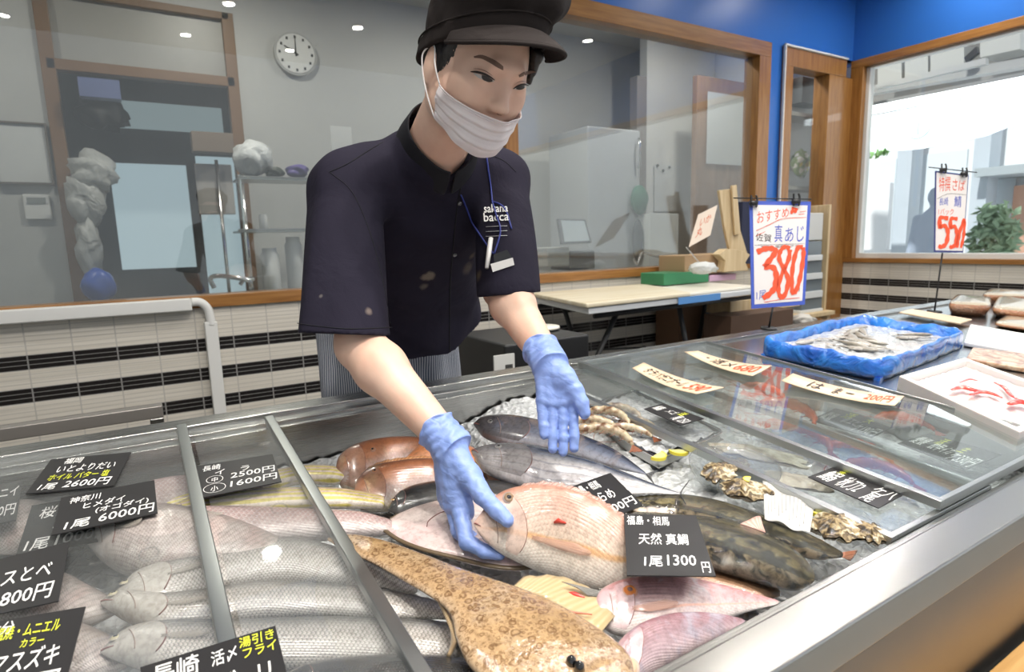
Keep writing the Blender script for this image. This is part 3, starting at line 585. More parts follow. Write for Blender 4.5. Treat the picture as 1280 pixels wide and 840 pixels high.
lt=empty('fluorescent_lamp',(X1_,1,2.4),'long lit fluorescent lamp outside above the window','lamp')
qb('lamp_tube',[(1060,138),(1300,91),(1300,101),(1060,147)],X1_,.06,mat('lamp_glow',(1,1,1),.5,emit=(.93,.97,1),es=6),lt)
qb('lamp_housing',[(1060,134),(1300,86),(1300,91),(1060,138)],X1_-.01,.10,steelg,lt)
vm=mat('white_vinyl',(.50,.55,.59),.5,sss=.0)
vl=empty('white_valance',(X1_+.5,1,2.2),'white vinyl awning valance with a round emblem outside','awning')
vx=X1_+.45
for i,(x0,x1,y0,y1,b0,b1) in enumerate(((1062,1104,150,142,197,190),(1105,1200,142,122,190,176),(1201,1258,122,112,176,160),(1259,1310,110,100,158,150))):
    qb('valance_panel',[(x0,y0),(x1,y1),(x1,b1),((x0+x1)/2,(b0+b1)/2+3),(x0,b0)],vx,.012,vm,vl)
em=mat('pale_teal_print',(.28,.42,.47),.6); c0=np.array(atX(1148,155,vx-.004)); 
rr=[c0+np.array([0,.115*math.cos(a),.13*math.sin(a)]) for a in np.linspace(0,2*PI,33)]; tube('emblem_ring',rr,.006,em,vl,seg=6)
tube('emblem_mark',[c0+np.array([0,0,.10]),c0+np.array([0,.01,0]),c0+np.array([0,0,-.10])],[.004,.022,.004],em,vl,seg=8,n=10)
def leafy(name,label,c,r,n,sz,material,seed):
    rg=np.random.default_rng(seed); v=[];f=[]
    for k in range(n):
        d=rg.normal(size=3); d/=np.linalg.norm(d); p=np.array(c)+d*np.array(r)*rg.uniform(.4,1); a=rg.normal(size=3); a/=np.linalg.norm(a); b=np.cross(a,rg.normal(size=3)); b/=np.linalg.norm(b); s_=sz*rg.uniform(.6,1.3); m_=np.cross(a,b)*s_*.15; i=len(v)
        v+=[p-a*s_,p-a*s_*.2+b*s_*.45+m_,p+a*s_,p-a*s_*.2-b*s_*.45+m_]; f.append((i,i+1,i+2,i+3))
    o=mesh(name,v,f,material,None,False); solid(o,sz*.03,0); return tag(o,label,name.split('_')[-1])
leafy('hanging_leaves','green leaves hanging outside at the top left of the street window',atX(1086,193,X1_+.2),(.04,.20,.035),70,.035,mat('leaf_green',(.16,.30,.10),.6),71)
leafy('green_shrub','soft green shrub standing across the street',atX(1243,296,8.25),(.18,.26,.42),420,.07,mat('shrub_green',(.30,.42,.28),.8),72)
tag(MB().box(tuple(np.minimum(atX(1072,232,8.3),atX(1112,312,8.4))),tuple(np.maximum(atX(1072,232,8.3)+[.05,0,0],atX(1112,312,8.4)))).build('white_notice_board',mat('bright_board',(.82,.84,.86),.5)),'pale board standing outside behind the window at the left','board')
pp=empty('passer_by',atX(1172,310,8.0)*[1,1,0],'blurred person in a blue top walking outside behind the 550 sign','person')
pc=atX(1168,285,8.0)
def man(p):
    d=ell(p,pc+np.array([0,0,-.05]),(.13,.20,.30)); d=smin(d,ell(p,pc+np.array([0,0,.36]),(.10,.09,.12)),.05)
    for s in (-1,1): d=smin(d,cone(p,pc+np.array([0,s*.09,-.28]),np.array([pc[0],pc[1]+s*.10,.06]),.09,.05),.05); d=smin(d,cone(p,pc+np.array([0,s*.19,.12]),pc+np.array([-.05,s*.24,-.35]),.05,.035),.04)
    return d
V_,F_=sdf_mesh(man,(pc[0]-.3,pc[1]-.4,-.02),(pc[0]+.3,pc[1]+.4,pc[2]+.6),.03); np_mesh('body',V_,F_,mat('blue_grey_clothes',(.36,.42,.52),.8),pp)
# ================================================================ DISPLAY CASE
case_o=empty('display_case',(1.3,.85,0),'long sloping stainless steel fish display case with an ice well','display case')
XL,XR=-1.6,3.45; YF0,YF1,YB0,YB1=.335,.400,1.300,1.400
# rims, in steps
m=MB(); m.cbox(XL,XR,1.352,1.400,-.045,.000); m.build('back_rim',stX,case_o,bevel=.003)
m=MB(); m.cbox(XL,XR,1.318,1.352,-.060,-.009); m.cbox(XL,XR,1.300,1.318,-.160,-.016); m.build('back_step',stX,case_o,bevel=.0015)
m=MB(); m.cbox(XL,XR,.335,.392,-.05,.000); m.build('front_rim',stR,case_o,bevel=.004,seg=3)
m=MB(); m.cbox(XL,XR,.386,.3965,-.05,-.0025); m.cbox(XL,XR,.3965,.404,-.17,-.006); m.build('front_step',stR,case_o,bevel=.001)
# outer front panel
m=MB(); m.add([(XL,.345,topz(.345,-.03)),(XR,.345,topz(.345,-.03)),(XR,.345,.22),(XL,.345,.22),(XL,.375,topz(.345,-.03)),(XR,.375,topz(.345,-.03)),(XR,.375,.22),(XL,.375,.22)],[(0,3,2,1),(4,5,6,7),(0,1,5,4),(2,3,7,6),(1,2,6,5),(0,4,7,3)]); m.build('front_panel',stF,case_o)
m=MB(); m.box((XL,.36,.0),(XR,1.34,.20)); m.build('plinth',mat('black_plinth',(.02,.02,.02),.6),case_o)
m=MB(); m.add([(XL,1.36,topz(1.36,-.03)),(XR,1.36,topz(1.36,-.03)),(XR,1.36,.20),(XL,1.36,.20),(XL,1.39,topz(1.36,-.03)),(XR,1.39,topz(1.36,-.03)),(XR,1.39,.20),(XL,1.39,.20)],[(0,3,2,1),(4,5,6,7),(0,1,5,4),(2,3,7,6),(1,2,6,5),(0,4,7,3)]); m.build('back_panel',stF,case_o)
m=MB(); m.cbox(XL,XR,.35,1.39,-.19,-.172); m.build('well_floor',stD,case_o)
for x0,x1 in ((XL,XL+.04),(1.565,1.60),(XR-.04,XR)):
    m=MB(); m.cbox(x0,x1,.39,1.32,-.17,-.004 if x0<1 or x0>2 else .0); m.build('cross_wall',stY,case_o,bevel=.002)
# wooden bumper rail of the next unit, at the customer's side
wood_y=mat('honey_wood',(.62,.36,.12),.4,coat=.2)
nv=noise(wood_y,5,4,vec=mapping(wood_y,coord(wood_y),(1,14,14))); lk(wood_y,ramp(wood_y,nv.outputs['Fac'],[(.3,(.50,.27,.085)),(.7,(.68,.40,.15))]).outputs[0],bs(wood_y).inputs['Base Color'])
q0=atY(1232,840,.335); q1=atY(1280,800,.335)
m=MB(); m.box((XL,.262,q0[2]-.06),(XR,.334,q0[2])); wr=m.build('wooden_ledge',wood_y,case_o,bevel=.004)
# ice in the well
ice=mat('crushed_ice',(.72,.74,.75),.15,spec=.6,coat=.5,sss=.3,sssr=(.01,.01,.01))
vo=ice.node_tree.nodes.new('ShaderNodeTexVoronoi'); vo.inputs['Scale'].default_value=75; lk(ice,coord(ice),vo.inputs['Vector']); bump(ice,vo.outputs['Distance'],1.0,.012)
lk(ice,ramp(ice,noise(ice,9,3).outputs['Fac'],[(.3,(.55,.57,.58)),(.7,(.82,.84,.85))]).outputs[0],bs(ice).inputs['Base Color'])
def ice_bed(X0,X1,Y0,Y1,hf,nm='crushed_ice',label='crushed ice bedding the fish in the well',st=.012):
    nx=int((X1-X0)/st)+1; ny=int((Y1-Y0)/st)+1; rg=np.random.default_rng(3); P=np.zeros((nx,ny,3))
    for i in range(nx):
        for j in range(ny):
            X=X0+(X1-X0)*i/(nx-1); Y=Y0+(Y1-Y0)*j/(ny-1)
            P[i,j]=cp(X,Y,hf(X,Y)+rg.uniform(-.006,.006)+.008*math.sin(X*21)*math.sin(Y*17))
    v,f=grid_vf(P); o=mesh(nm,v,[q[::-1] for q in f],ice); tag(o,label,'ice',kind='stuff'); return o
ice_bed(XL+.05,1.56,.41,1.29,lambda X,Y:-.100+.050*min(1,max(0,(X-.60)/.15))*min(1,max(0,(Y-.50)/.15))*min(1,max(0,(1.06-X)/.08)))
# ---------------------------------------------------------------- glass lids
lidg=glassmat('lid_glass',(.96,.965,.965),.015,.02,1.45,.045)
lidg2=glassmat('big_lid_glass',(.90,.94,.935),.06,.02,1.5,.035)
def lid(X0,X1,Y0,Y1,h,label,sides,glass,th=.006,fr=.012,frh=.012,holes=(),group=None):
    t=empty('glass_lid',cp((X0+X1)/2,(Y0+Y1)/2,h),label,'glass lid',group)
    m=MB(); m.cbox(X0,X1,Y0,Y1,h,h+th); m.build('glass_pane',glass,t)
    for (a,b,c,d) in sides:
        m=MB(); m.cbox(a,b,c,d,h-.004,h+th+frh-.006); m.build('edge_strip',stY,t,bevel=.0015)
    for (x,y) in holes:
        ring=[cp(x+.011*math.cos(a),y+.016*math.sin(a),h+th) for a in np.linspace(0,2*PI,25)]
        v,f=tube_vf(ring,.0012,6,False); mesh('finger_hole',v,f,glass,t)
    return t
# left stack of sliding lids: strips run in depth
lid(.052,.205,.42,1.318,-.006,'narrow clear glass lid beside the open fish well',[(.188,.205,.42,1.318)],lidg,holes=[(.140,.92)])
lid(-.60,.043,.42,1.318,.006,'clear glass lid at the left end, price cards lying on it',[(.026,.044,.42,1.318)],lidg,holes=[(-.03,.86)])
lid(-1.30,-.605,.42,1.318,.000,'glass lid at the far left under the dim price card',[],lidg)
# right: frames all round
def framed(X0,X1,Y0,Y1,h,label,fr,glass,mt):
    t=empty('framed_glass_lid',cp((X0+X1)/2,(Y0+Y1)/2,h),label,'glass lid')
    m=MB(); m.cbox(X0+fr*.5,X1-fr*.5,Y0+fr*.5,Y1-fr*.5,h+.003,h+.008); m.build('glass_pane',glass,t)
    for (a,b,c,d) in ((X0,X0+fr,Y0,Y1),(X1-fr*.5,X1,Y0,Y1),(X0+fr,X1-fr*.5,Y0,Y0+fr*.6),(X0+fr,X1-fr*.5,Y1-fr*.6,Y1)):
        m=MB(); m.cbox(a,b,c,d,h-.003,h+.012); m.build('frame_rail',mt,t,bevel=.001)
    return t
framed(.876,1.20,.405,1.312,-.012,'lower framed glass lid sliding under the larger lid, two black cards on it',.016,lidg,stY)
framed(1.018,1.545,.405,1.318,.006,'upper framed glass lid with three wooden tags lying on it',.014,lidg2,stY)
m=MB(); m.cbox(1.548,1.553,.40,1.32,-.02,.004); m.build('rubber_gasket',mat('black_rubber',(.015,.015,.015),.6),case_o)
# flat top strip to the right and deck under the trays
m=MB(); m.cbox(1.56,XR,.39,1.32,-.030,-.004); m.build('tray_deck',steel('deck_steel',(.62,.64,.65),.22,'Y'),case_o,bevel=.002)
# ================================================================ FISH
def fishmat(name,vstops,scale=.0,sc_col=(.3,.3,.3),sc_amt=.35,blot=None,stripes=None,rings=None,rough=.28,bumpn=.25,head=None,gl=.5,uline=None):
    """vstops: colour from back (0) to belly (1)"""
    m=mat(name,(.5,.5,.5),rough,spec=.55,coat=gl,coat_rough=.10)
    n_=sep(m,uvn(m,'norm')); me_=uvn(m,'met'); nz=noise(m,38,4,vec=coord(m)); nzb=noise(m,13,3,vec=coord(m))
    v=math_(m,'ADD',n_[1],math_(m,'MULTIPLY',math_(m,'SUBTRACT',nzb.outputs['Fac'],.5),.16))
    col=ramp(m,v,vstops).outputs[0]
    if blot:
        f=ramp(m,noise(m,blot[1],5,vec=coord(m),dist=.6).outputs['Fac'],[(blot[2],(0,0,0)),(blot[3],(1,1,1))]); col=mixc(m,f.outputs[0],col,blot[0])
    if stripes:   # (colour, count, sharp)
        s=math_(m,'SINE',math_(m,'MULTIPLY',v,stripes[1]*6.283)); f=ramp(m,math_(m,'ADD',math_(m,'MULTIPLY',s,.5),.5),[(stripes[2],(0,0,0)),(min(1,stripes[2]+.25),(stripes[3],)*3)]); col=mixc(m,f.outputs[0],col,stripes[0])
    if uline:     # (colour, v, width) pale or dark line along the side
        f=ramp(m,math_(m,'ABSOLUTE',math_(m,'SUBTRACT',v,uline[1])),[(uline[2]*.3,(.8,.8,.8)),(uline[2],(0,0,0))]); col=mixc(m,f.outputs[0],col,uline[0])
    hgt=nz.outputs['Fac']
    if scale:
        xy=sep(m,me_); k=1/scale
        a=math_(m,'MULTIPLY',xy[0],k); b=math_(m,'MULTIPLY',xy[1],k*.62*2); row=math_(m,'FLOOR',b); 
        off=math_(m,'MULTIPLY',math_(m,'MODULO',math_(m,'ADD',row,1000),2.0),.5)
        fx=math_(m,'SUBTRACT',math_(m,'FRACT',math_(m,'ADD',math_(m,'ADD',a,off),1000)),.5); fy=math_(m,'SUBTRACT',math_(m,'FRACT',b),.5)
        arc=math_(m,'ADD',math_(m,'ADD',fx,.5),math_(m,'MULTIPLY',math_(m,'MULTIPLY',fy,fy),1.6))
        arc=math_(m,'FRACT',arc)
        # fade scales out on the head
        hf=ramp(m,n_[0],[(.20,(0,0,0)),(.27,(1,1,1))]).outputs[0]
        edge=ramp(m,arc,[(.0,(1,1,1)),(.30,(.35,.35,.35)),(.65,(0,0,0)),(.9,(.1,.1,.1)),(1.0,(1,1,1))]).outputs[0]
        col=mixc(m,math_(m,'MULTIPLY',math_(m,'MULTIPLY',edge,sc_amt),hf),col,sc_col)
        hgt=math_(m,'ADD',math_(m,'MULTIPLY',nz.outputs['Fac'],.5),math_(m,'MULTIPLY',math_(m,'MULTIPLY',arc,hf),.9))
    if rings:     # tan skin with brown ring spots
        for sc,amt,w0,w1 in ((78,.75,.30,.42),(170,.60,.24,.42),(280,.35,.25,.5)):
            vo=m.node_tree.nodes.new('ShaderNodeTexVoronoi'); vo.inputs['Scale'].default_value=sc; vo.inputs['Randomness'].default_value=.9; ds=noise(m,60,2,vec=coord(m))
            lk(m,mixc(m,.012,coord(m),ds.outputs['Color'],'ADD'),vo.inputs['Vector'])
            rr=ramp(m,vo.outputs['Distance'],[(w0-.10,(0.15,)*3),(w0,(1,1,1)),(w1-.06,(1,1,1)),(w1,(0,0,0))]).outputs[0]
            sel=ramp(m,vo.outputs['Color'],[(.30,(0,0,0)),(.36,(1,1,1))]).outputs[0]
            col=mixc(m,math_(m,'MULTIPLY',math_(m,'MULTIPLY',rr,sel),amt),col,rings)
    if head:
        f=ramp(m,n_[0],[(.16,(1,1,1)),(.26,(0,0,0))]).outputs[0]; col=mixc(m,math_(m,'MULTIPLY',f,.8),col,head)
    mot=noise(m,110,6,vec=coord(m),rough=.65); col=mixc(m,.75,col,ramp(m,mot.outputs['Fac'],[(.3,(.55,.52,.50)),(.55,(1,1,1)),(.75,(1,1,1))]).outputs[0],'MULTIPLY')
    lk(m,col,bs(m).inputs['Base Color']); wet=noise(m,230,3,vec=coord(m)); hgt=math_(m,'ADD',hgt,math_(m,'MULTIPLY',wet.outputs['Fac'],.35)); o_=bump(m,hgt,bumpn,.0020); lk(m,o_,bs(m).inputs['Coat Normal']); return m
def inter(P,n): return cr([(a,b,0) for a,b in P],n)[:,:2]
class Fish: pass
def pj(p):
    c=R.T@(np.array(p,float)-CAM); return CX+F*c[0]/-c[2], CY-F*c[1]/-c[2]
def fish(kind,label,group,Dp,Vp,h,k,material,n=40,seg=20,fin=None,eye=None,tail=None,dorsal=None,anal=None,pect=None,gill=.22,mouth=None,eyecol=(.55,.30,.08),cat='fish',taper=True,kt=None,hh=None,pupil=None,tilt=0.0):
    DD=inter(Dp,n); VV=inter(Vp,n); us=np.linspace(0,1,n); H=np.interp(us,np.linspace(0,1,len(hh)),hh) if hh else np.full(n,h)
    cen=[];wv=[];A=[];B=[];NI=[]
    for i in range(n):
        d=case(DD[i][0],DD[i][1],H[i]); v=case(VV[i][0],VV[i][1],H[i]); hw_=np.linalg.norm(d-v)/2*math.tan(math.radians(tilt))
        d=case(DD[i][0],DD[i][1],H[i]+hw_); v=case(VV[i][0],VV[i][1],H[i]-hw_); c=(d+v)/2; w=(d-v)/2; S=np.linalg.norm(w)+1e-6; ni=CN-(w/S)*(CN@(w/S)); ni/=np.linalg.norm(ni)
        r=c-CAM; r/=np.linalg.norm(r); e=math.asin(min(1,abs(r@ni))); g=r-ni*(r@ni); g/=np.linalg.norm(g); cg=abs((w/S)@g); NI.append(ni)
        kk=k*(1.0 if not kt else np.interp(us[i],[0,.3,.8,1],[1,1,kt,kt*.6]))
        a=S/math.sqrt(1+(kk*cg/math.tan(e))**2)
        cen.append(c); wv.append(w/S); A.append(a); B.append(a*kk)
    cen=np.array(cen); wv=np.array(wv); NI=np.array(NI); A=np.array(A); B=np.array(B); B=np.convolve(np.pad(B,2,'edge'),np.ones(5)/5,'valid'); B[0]=A[0]*k
    f=Fish(); f.cen=cen; f.w=wv; f.A=A; f.B=B; f.n=n
    ds=np.r_[0,np.cumsum(np.linalg.norm(np.diff(cen,axis=0),axis=1))]; f.L=ds[-1]; f.ds=ds
    root=empty(kind,cen.mean(0),label,cat,group); f.root=root
    V=[];U1=[];U2=[]
    # rounded snout and tail end rings
    extra=[(0,.0)]
    for i in range(n):
        for j in range(seg):
            t=2*PI*j/seg; cs,sn=math.cos(t),math.sin(t)
            pw=.85; sx=math.copysign(abs(cs)**pw,cs); sy=math.copysign(abs(sn)**pw,sn)
            V.append(cen[i]+wv[i]*A[i]*sx+NI[i]*B[i]*sy); vv=(1-cs)/2; ar=math.acos(max(-1,min(1,cs)))*A[i]*.8
            U1.append((us[i],vv)); U2.append((ds[i],ar if sn>=0 else ar))
    F2=[(i*seg+j,(i+1)*seg+j,(i+1)*seg+(j+1)%seg,i*seg+(j+1)%seg) for i in range(n-1) for j in range(seg)]
    d0=(cen[0]-cen[1]); d0/=np.linalg.norm(d0)+1e-9
    V.append(cen[0]+d0*A[0]*.6); U1.append((0,.5)); U2.append((0,0)); F2+=[(len(V)-1,j,(j+1)%seg) for j in range(seg)]
    V.append(cen[-1]-(cen[-2]-cen[-1])*.3); U1.append((1,.5)); U2.append((ds[-1],0)); F2+=[(len(V)-1,(n-1)*seg+(j+1)%seg,(n-1)*seg+j) for j in range(seg)]
    b=mesh('body',V,F2,material,root,uvs={'norm':U1,'met':U2}); sub(b,1); f.body=b
    def S(u,v,off=0.0):
        x=u*(n-1); i=min(int(x),n-2); t=x-i; c=cen[i]*(1-t)+cen[i+1]*t; w=wv[i]*(1-t)+wv[i+1]*t; a=A[i]*(1-t)+A[i+1]*t; bb=B[i]*(1-t)+B[i+1]*t
        cs=1-2*v; cs=max(-1,min(1,cs)); al=math.acos(cs); pw=.85
        sx=math.copysign(abs(cs)**pw,cs); sy=abs(math.sin(al))**pw
        CNi=NI[i]; p=c+w*a*sx+CNi*bb*sy; nn=w*sx/max(a,1e-5)+CNi*sy/max(bb,1e-5); nn/=np.linalg.norm(nn); return p+nn*off, nn
    f.S=S
    f.P=lambda u,v,off=0: S(u,v,off)[0]
    def loc(px,py):
        best=None
        for u in np.linspace(.01,.99,70):
            for v in np.linspace(.02,.98,40):
                p,nn=S(u,v)
                if nn@(CAM-p)<0: continue
                x,y=pj(p); e_=(x-px)**2+(y-py)**2
                if best is None or e_<best[0]: best=(e_,u,v)
        return best[1],best[2]
    f.loc=loc
    # eye
    if eye:
        u,v,r=eye
        if u>1: u,v=loc(u,v)
        p,nn=S(u,v); T1=np.cross(nn,CN+np.array([.3,.1,0])); T1/=np.linalg.norm(T1); T2=np.cross(nn,T1)
        def disc(name,r0,hh_,col,lift,par,k2=1.0,rg=.15,co=.8):
            vs=[];fs=[];seg2=20
            for a_,h_ in ((1,0),(.92,.45),(.6,.85),(.0,1)):
                for q in range(seg2):
                    t=2*PI*q/seg2; vs.append(p+nn*(lift+h_*hh_)+ (T1*math.cos(t)+T2*math.sin(t)*k2)*r0*a_)
            for l in range(3):
                for q in range(seg2): fs.append((l*seg2+q,l*seg2+(q+1)%seg2,(l+1)*seg2+(q+1)%seg2,(l+1)*seg2+q))
            return mesh(name,vs,fs,mat(name+'_'+kind,col,rg,coat=co),par)
        ey=disc('eye',r*1.25,r*.16,tuple(.5*x+.25*y for x,y in zip(eyecol,(.6,.55,.55))),-.0005,root,1,.3,.4)
        disc('iris',r,r*.32,eyecol,.0000,ey); disc('pupil',r*.55,r*.40,pupil or (.012,.012,.014),.0003,ey)
    # gill cover edge: raised flap
    if gill:
        rows=[];uvg=[];ss=np.linspace(0,1,12); vvs=np.linspace(.14,.93,20)
        for s_ in ss:
            row=[]
            for v in vvs:
                ug=gill+.055*math.sin((v-.12)/.84*PI)-.01; e_=math.sin((v-.14)/.79*PI); u=ug*(.45+.55*s_); off=-.0004+.0022*(s_**4)*e_**.5
                row.append(f.P(u,v,off)); uvg.append((min(u,.17),v))
            rows.append(row)
        v_,f_=grid_vf(np.array(rows)); g=mesh('gill_cover',v_,f_,material,root,uvs={'norm':uvg,'met':uvg})
        tube('gill_slit',[x-NI[5]*.0012 for x in rows[-1][2:-2]],.0009,GS,g,seg=5)
    if gill and eye:
        tube('cheek_line',[f.P((gill*.66+.02*math.sin((v-.3)*4)),v,.0001) for v in np.linspace(.34,.84,10)],.0005,GS2,root,seg=5)
    if mouth:
        tube('mouth',[f.P(u,v,.0002) for u,v in cr([(a,b,0) for a,b in mouth],12)[:,:2]],np.interp(np.linspace(0,1,12),[0,.5,1],[.0012,.0011,.0004]),MOUTHM,root,seg=5)
    def finmesh(name,base,outer,nr,material,th=.0008,wav=.0012,jag=0):
        Bp=cr(base,nr); Op=cr(outer,nr); rows=[]
        for s_ in np.linspace(0,1,6):
            rows.append([Bp[i]*(1-s_)+Op[i]*s_*1.0+CN*(wav*math.sin(i*1.9)*s_) - (Op[i]-Bp[i])*(jag*s_*(i%2)) for i in range(nr)])
        v_,f_=grid_vf(np.array(rows)); uv=[(s_,i/(nr-1)) for s_ in np.linspace(0,1,6) for i in range(nr)]
        o=mesh(name,v_,f_,material,root,uvs={'norm':uv,'met':uv}); solid(o,th,0); return o
    f.fin=finmesh
    if pect:   # (u,v,length u, spread v, material)
        u,v,lu,sv,fm=pect; base=[f.P(u,v-sv*.25,.0015),f.P(u+.005,v,.002),f.P(u,v+sv*.25,.0015)]
        outer=[f.P(u+lu*.75,v-sv*.8,.004),f.P(u+lu,v-sv*.2,.005),f.P(u+lu*.85,v+sv*.5,.004),f.P(u+lu*.45,v+sv*.8,.003)]
        finmesh('pectoral_fin',base,outer,18,fm,wav=.0004)
    if dorsal: # (u0,u1,height m,material)
        u0,u1,hf,fm=dorsal; uu=np.linspace(u0,u1,7)
        finmesh('dorsal_fin',[f.P(u,.03,-.001) for u in uu],[f.P(min(1,u+.02),.0,0)+ (wv[int(u*(n-1))])*hf*math.sin(min(1,(i+.6)/3)*PI/2)*(1-.5*(i/6)**3)+CN*.001 for i,u in enumerate(uu)],34,fm,jag=.18)
    if anal:
        u0,u1,hf,fm=anal; uu=np.linspace(u0,u1,6)
        finmesh('anal_fin',[f.P(u,.97,-.001) for u in uu],[f.P(min(1,u+.03),1.0,0)- (wv[int(u*(n-1))])*hf*(1-.5*(i/5)) for i,u in enumerate(uu)],20,fm,jag=.1)
    if tail:   # list of px outline top-tip, mid, bottom-tip ; material ; h
        (t0,t1,t2),fm,th=tail; c=cen[-1]; a=wv[-1]*A[-1]*.9
        finmesh('tail_fin',[c+a,c,c-a],[case(*t0,th),case(*t1,th),case(*t2,th)],22,fm,th=.0012,jag=.04)
    return f
GS2=mat('cheek_groove',(.30,.20,.17),.4); GS=mat('gill_slit',(.20,.07,.06),.4); MOUTHM=mat('fish_mouth',(.30,.12,.11),.4)
def finmat(name,c1,c2,rays=34,alpha=.85):
    m=mat(name,c1,.3,coat=.5,alpha=alpha); s=sep(m,uvn(m,'norm')); w=math_(m,'ADD',math_(m,'MULTIPLY',math_(m,'SINE',math_(m,'MULTIPLY',s[1],rays*6.28)),.5),.5)
    lk(m,ramp(m,w,[(.3,c1),(.8,c2)]).outputs[0],bs(m).inputs['Base Color']); bump(m,w,.4,.001); return m
fin_pink=finmat('pink_fin',(.62,.33,.26),(.80,.55,.47)); fin_grey=finmat('grey_fin',(.12,.12,.11),(.30,.29,.27)); fin_orange=finmat('orange_fin',(.62,.26,.10),(.78,.42,.2)); fin_dark=finmat('dark_fin',(.035,.035,.035),(.10,.10,.10),alpha=1); thin_pale=finmat('thin_pale_fin',(.42,.38,.33),(.60,.55,.48),alpha=.38); thin_pink=finmat('thin_pink_fin',(.64,.36,.28),(.74,.50,.40),alpha=.42); fin_pale=finmat('pale_fin',(.55,.50,.45),(.72,.68,.62))
fin_brown=finmat('brown_fin',(.22,.13,.06),(.40,.26,.14),alpha=1); fin_red=finmat('reddish_fin',(.42,.15,.08),(.60,.28,.16),alpha=1)
# --- materials
m_madai=fishmat('sea_bream_skin',[(0,(.44,.20,.13)),(.25,(.57,.36,.28)),(.42,(.64,.49,.40)),(.58,(.68,.57,.46)),(.8,(.72,.66,.58)),(1,(.73,.69,.63))],.0058,(.44,.22,.16),.38,uline=((.66,.36,.13),.62,.055),head=(.70,.50,.42),bumpn=.22)
m_madai2=fishmat('pink_sea_bream_skin',[(0,(.36,.12,.12)),(.2,(.46,.21,.21)),(.42,(.54,.34,.34)),(.58,(.60,.46,.45)),(.8,(.68,.60,.57)),(1,(.72,.68,.65))],.0046,(.50,.30,.32),.35,blot=((.50,.45,.50),40,.55,.75),head=(.62,.44,.46),bumpn=.35,uline=((.78,.42,.30),.64,.03))
m_madai3=fishmat('dull_red_sea_bream_skin',[(0,(.26,.11,.13)),(.4,(.38,.24,.26)),(.7,(.50,.37,.39)),(1,(.60,.50,.50))],.0044,(.42,.26,.30),.4,blot=((.40,.36,.42),46,.5,.7),head=(.60,.42,.44),bumpn=.35)
m_tile=fishmat('tilefish_skin',[(0,(.12,.06,.04)),(.25,(.34,.13,.06)),(.45,(.52,.24,.13)),(.62,(.52,.38,.34)),(.8,(.60,.54,.52)),(1,(.66,.62,.50))],.0060,(.45,.15,.06),.3,blot=((.60,.50,.28),14,.52,.70),head=(.42,.22,.14),bumpn=.2,gl=.9)
m_tile_b=fishmat('orange_tilefish_flank',[(0,(.55,.18,.07)),(.5,(.85,.32,.12)),(1,(.90,.60,.45))],.0060,(.55,.15,.05),.35,bumpn=.25)
m_yellow=fishmat('threadfin_skin',[(0,(.75,.35,.32)),(.3,(.80,.55,.48)),(1,(.88,.80,.70))],.0050,(.5,.4,.3),.2,stripes=((.80,.70,.16),5,.35,.95),bumpn=.25)
m_bass=fishmat('sea_bass_skin',[(0,(.05,.05,.048)),(.24,(.10,.10,.095)),(.34,(.27,.265,.25)),(.48,(.52,.49,.46)),(.7,(.66,.62,.58)),(1,(.72,.68,.64))],.0050,(.16,.16,.145),.85,head=(.55,.52,.47),bumpn=.5,rough=.24)
m_bass_pale=fishmat('pale_fish_skin',[(0,(.14,.12,.11)),(.3,(.32,.27,.25)),(.5,(.50,.44,.41)),(.75,(.58,.50,.47)),(1,(.66,.60,.56))],.0055,(.20,.17,.16),.7,blot=((.60,.42,.38),14,.52,.75),head=(.66,.60,.56),bumpn=.35)
m_pinkscale=fishmat('rosy_scaled_skin',[(0,(.26,.12,.11)),(.3,(.44,.25,.24)),(.7,(.56,.42,.40)),(1,(.64,.56,.54))],.0075,(.74,.68,.66),.75,bumpn=.6)
m_black=fishmat('black_fish_skin',[(0,(.018,.018,.018)),(.5,(.04,.04,.04)),(1,(.10,.10,.095))],.0035,(.10,.10,.10),.3,rough=.18,gl=1)
m_flat=fishmat('flounder_belly_skin',[(0,(.62,.48,.44)),(.4,(.70,.60,.56)),(1,(.68,.55,.52))],0,blot=((.78,.55,.54),9,.48,.72),bumpn=.15,rough=.35)
m_flat_b=mat('flounder_rim',(.13,.09,.05),.35,coat=.6)
m_bonito=fishmat('bonito_skin',[(0,(.012,.015,.025)),(.27,(.04,.05,.075)),(.38,(.20,.21,.24)),(.50,(.50,.48,.48)),(.7,(.68,.65,.65)),(1,(.74,.71,.70))],0,blot=((.25,.26,.29),16,.55,.8),stripes=((.20,.22,.28),6,.80,.45),head=(.20,.19,.19),rough=.2,gl=.8,bumpn=.15)
m_bonito_d=fishmat('dark_bonito_skin',[(0,(.010,.012,.02)),(.35,(.03,.035,.055)),(.6,(.14,.16,.22)),(1,(.40,.41,.46))],0,blot=((.25,.20,.18),22,.52,.75),head=(.11,.10,.10),rough=.2,gl=.8,bumpn=.15)
m_ling=fishmat('greenling_skin',[(0,(.08,.07,.035)),(.35,(.17,.145,.075)),(.7,(.26,.22,.11)),(1,(.42,.31,.20))],.0022,(.28,.24,.13),.35,blot=((.020,.018,.012),60,.42,.60),stripes=((.030,.026,.014),3,.55,.8),rough=.14,gl=1,bumpn=1.3)
m_ray=fishmat('spotted_tan_skin',[(0,(.34,.215,.10)),(.4,(.43,.28,.14)),(.85,(.50,.33,.175)),(1,(.58,.42,.27))],0,rings=(.16,.080,.032),blot=((.46,.34,.22),15,.48,.7),rough=.18,gl=1,bumpn=.9)
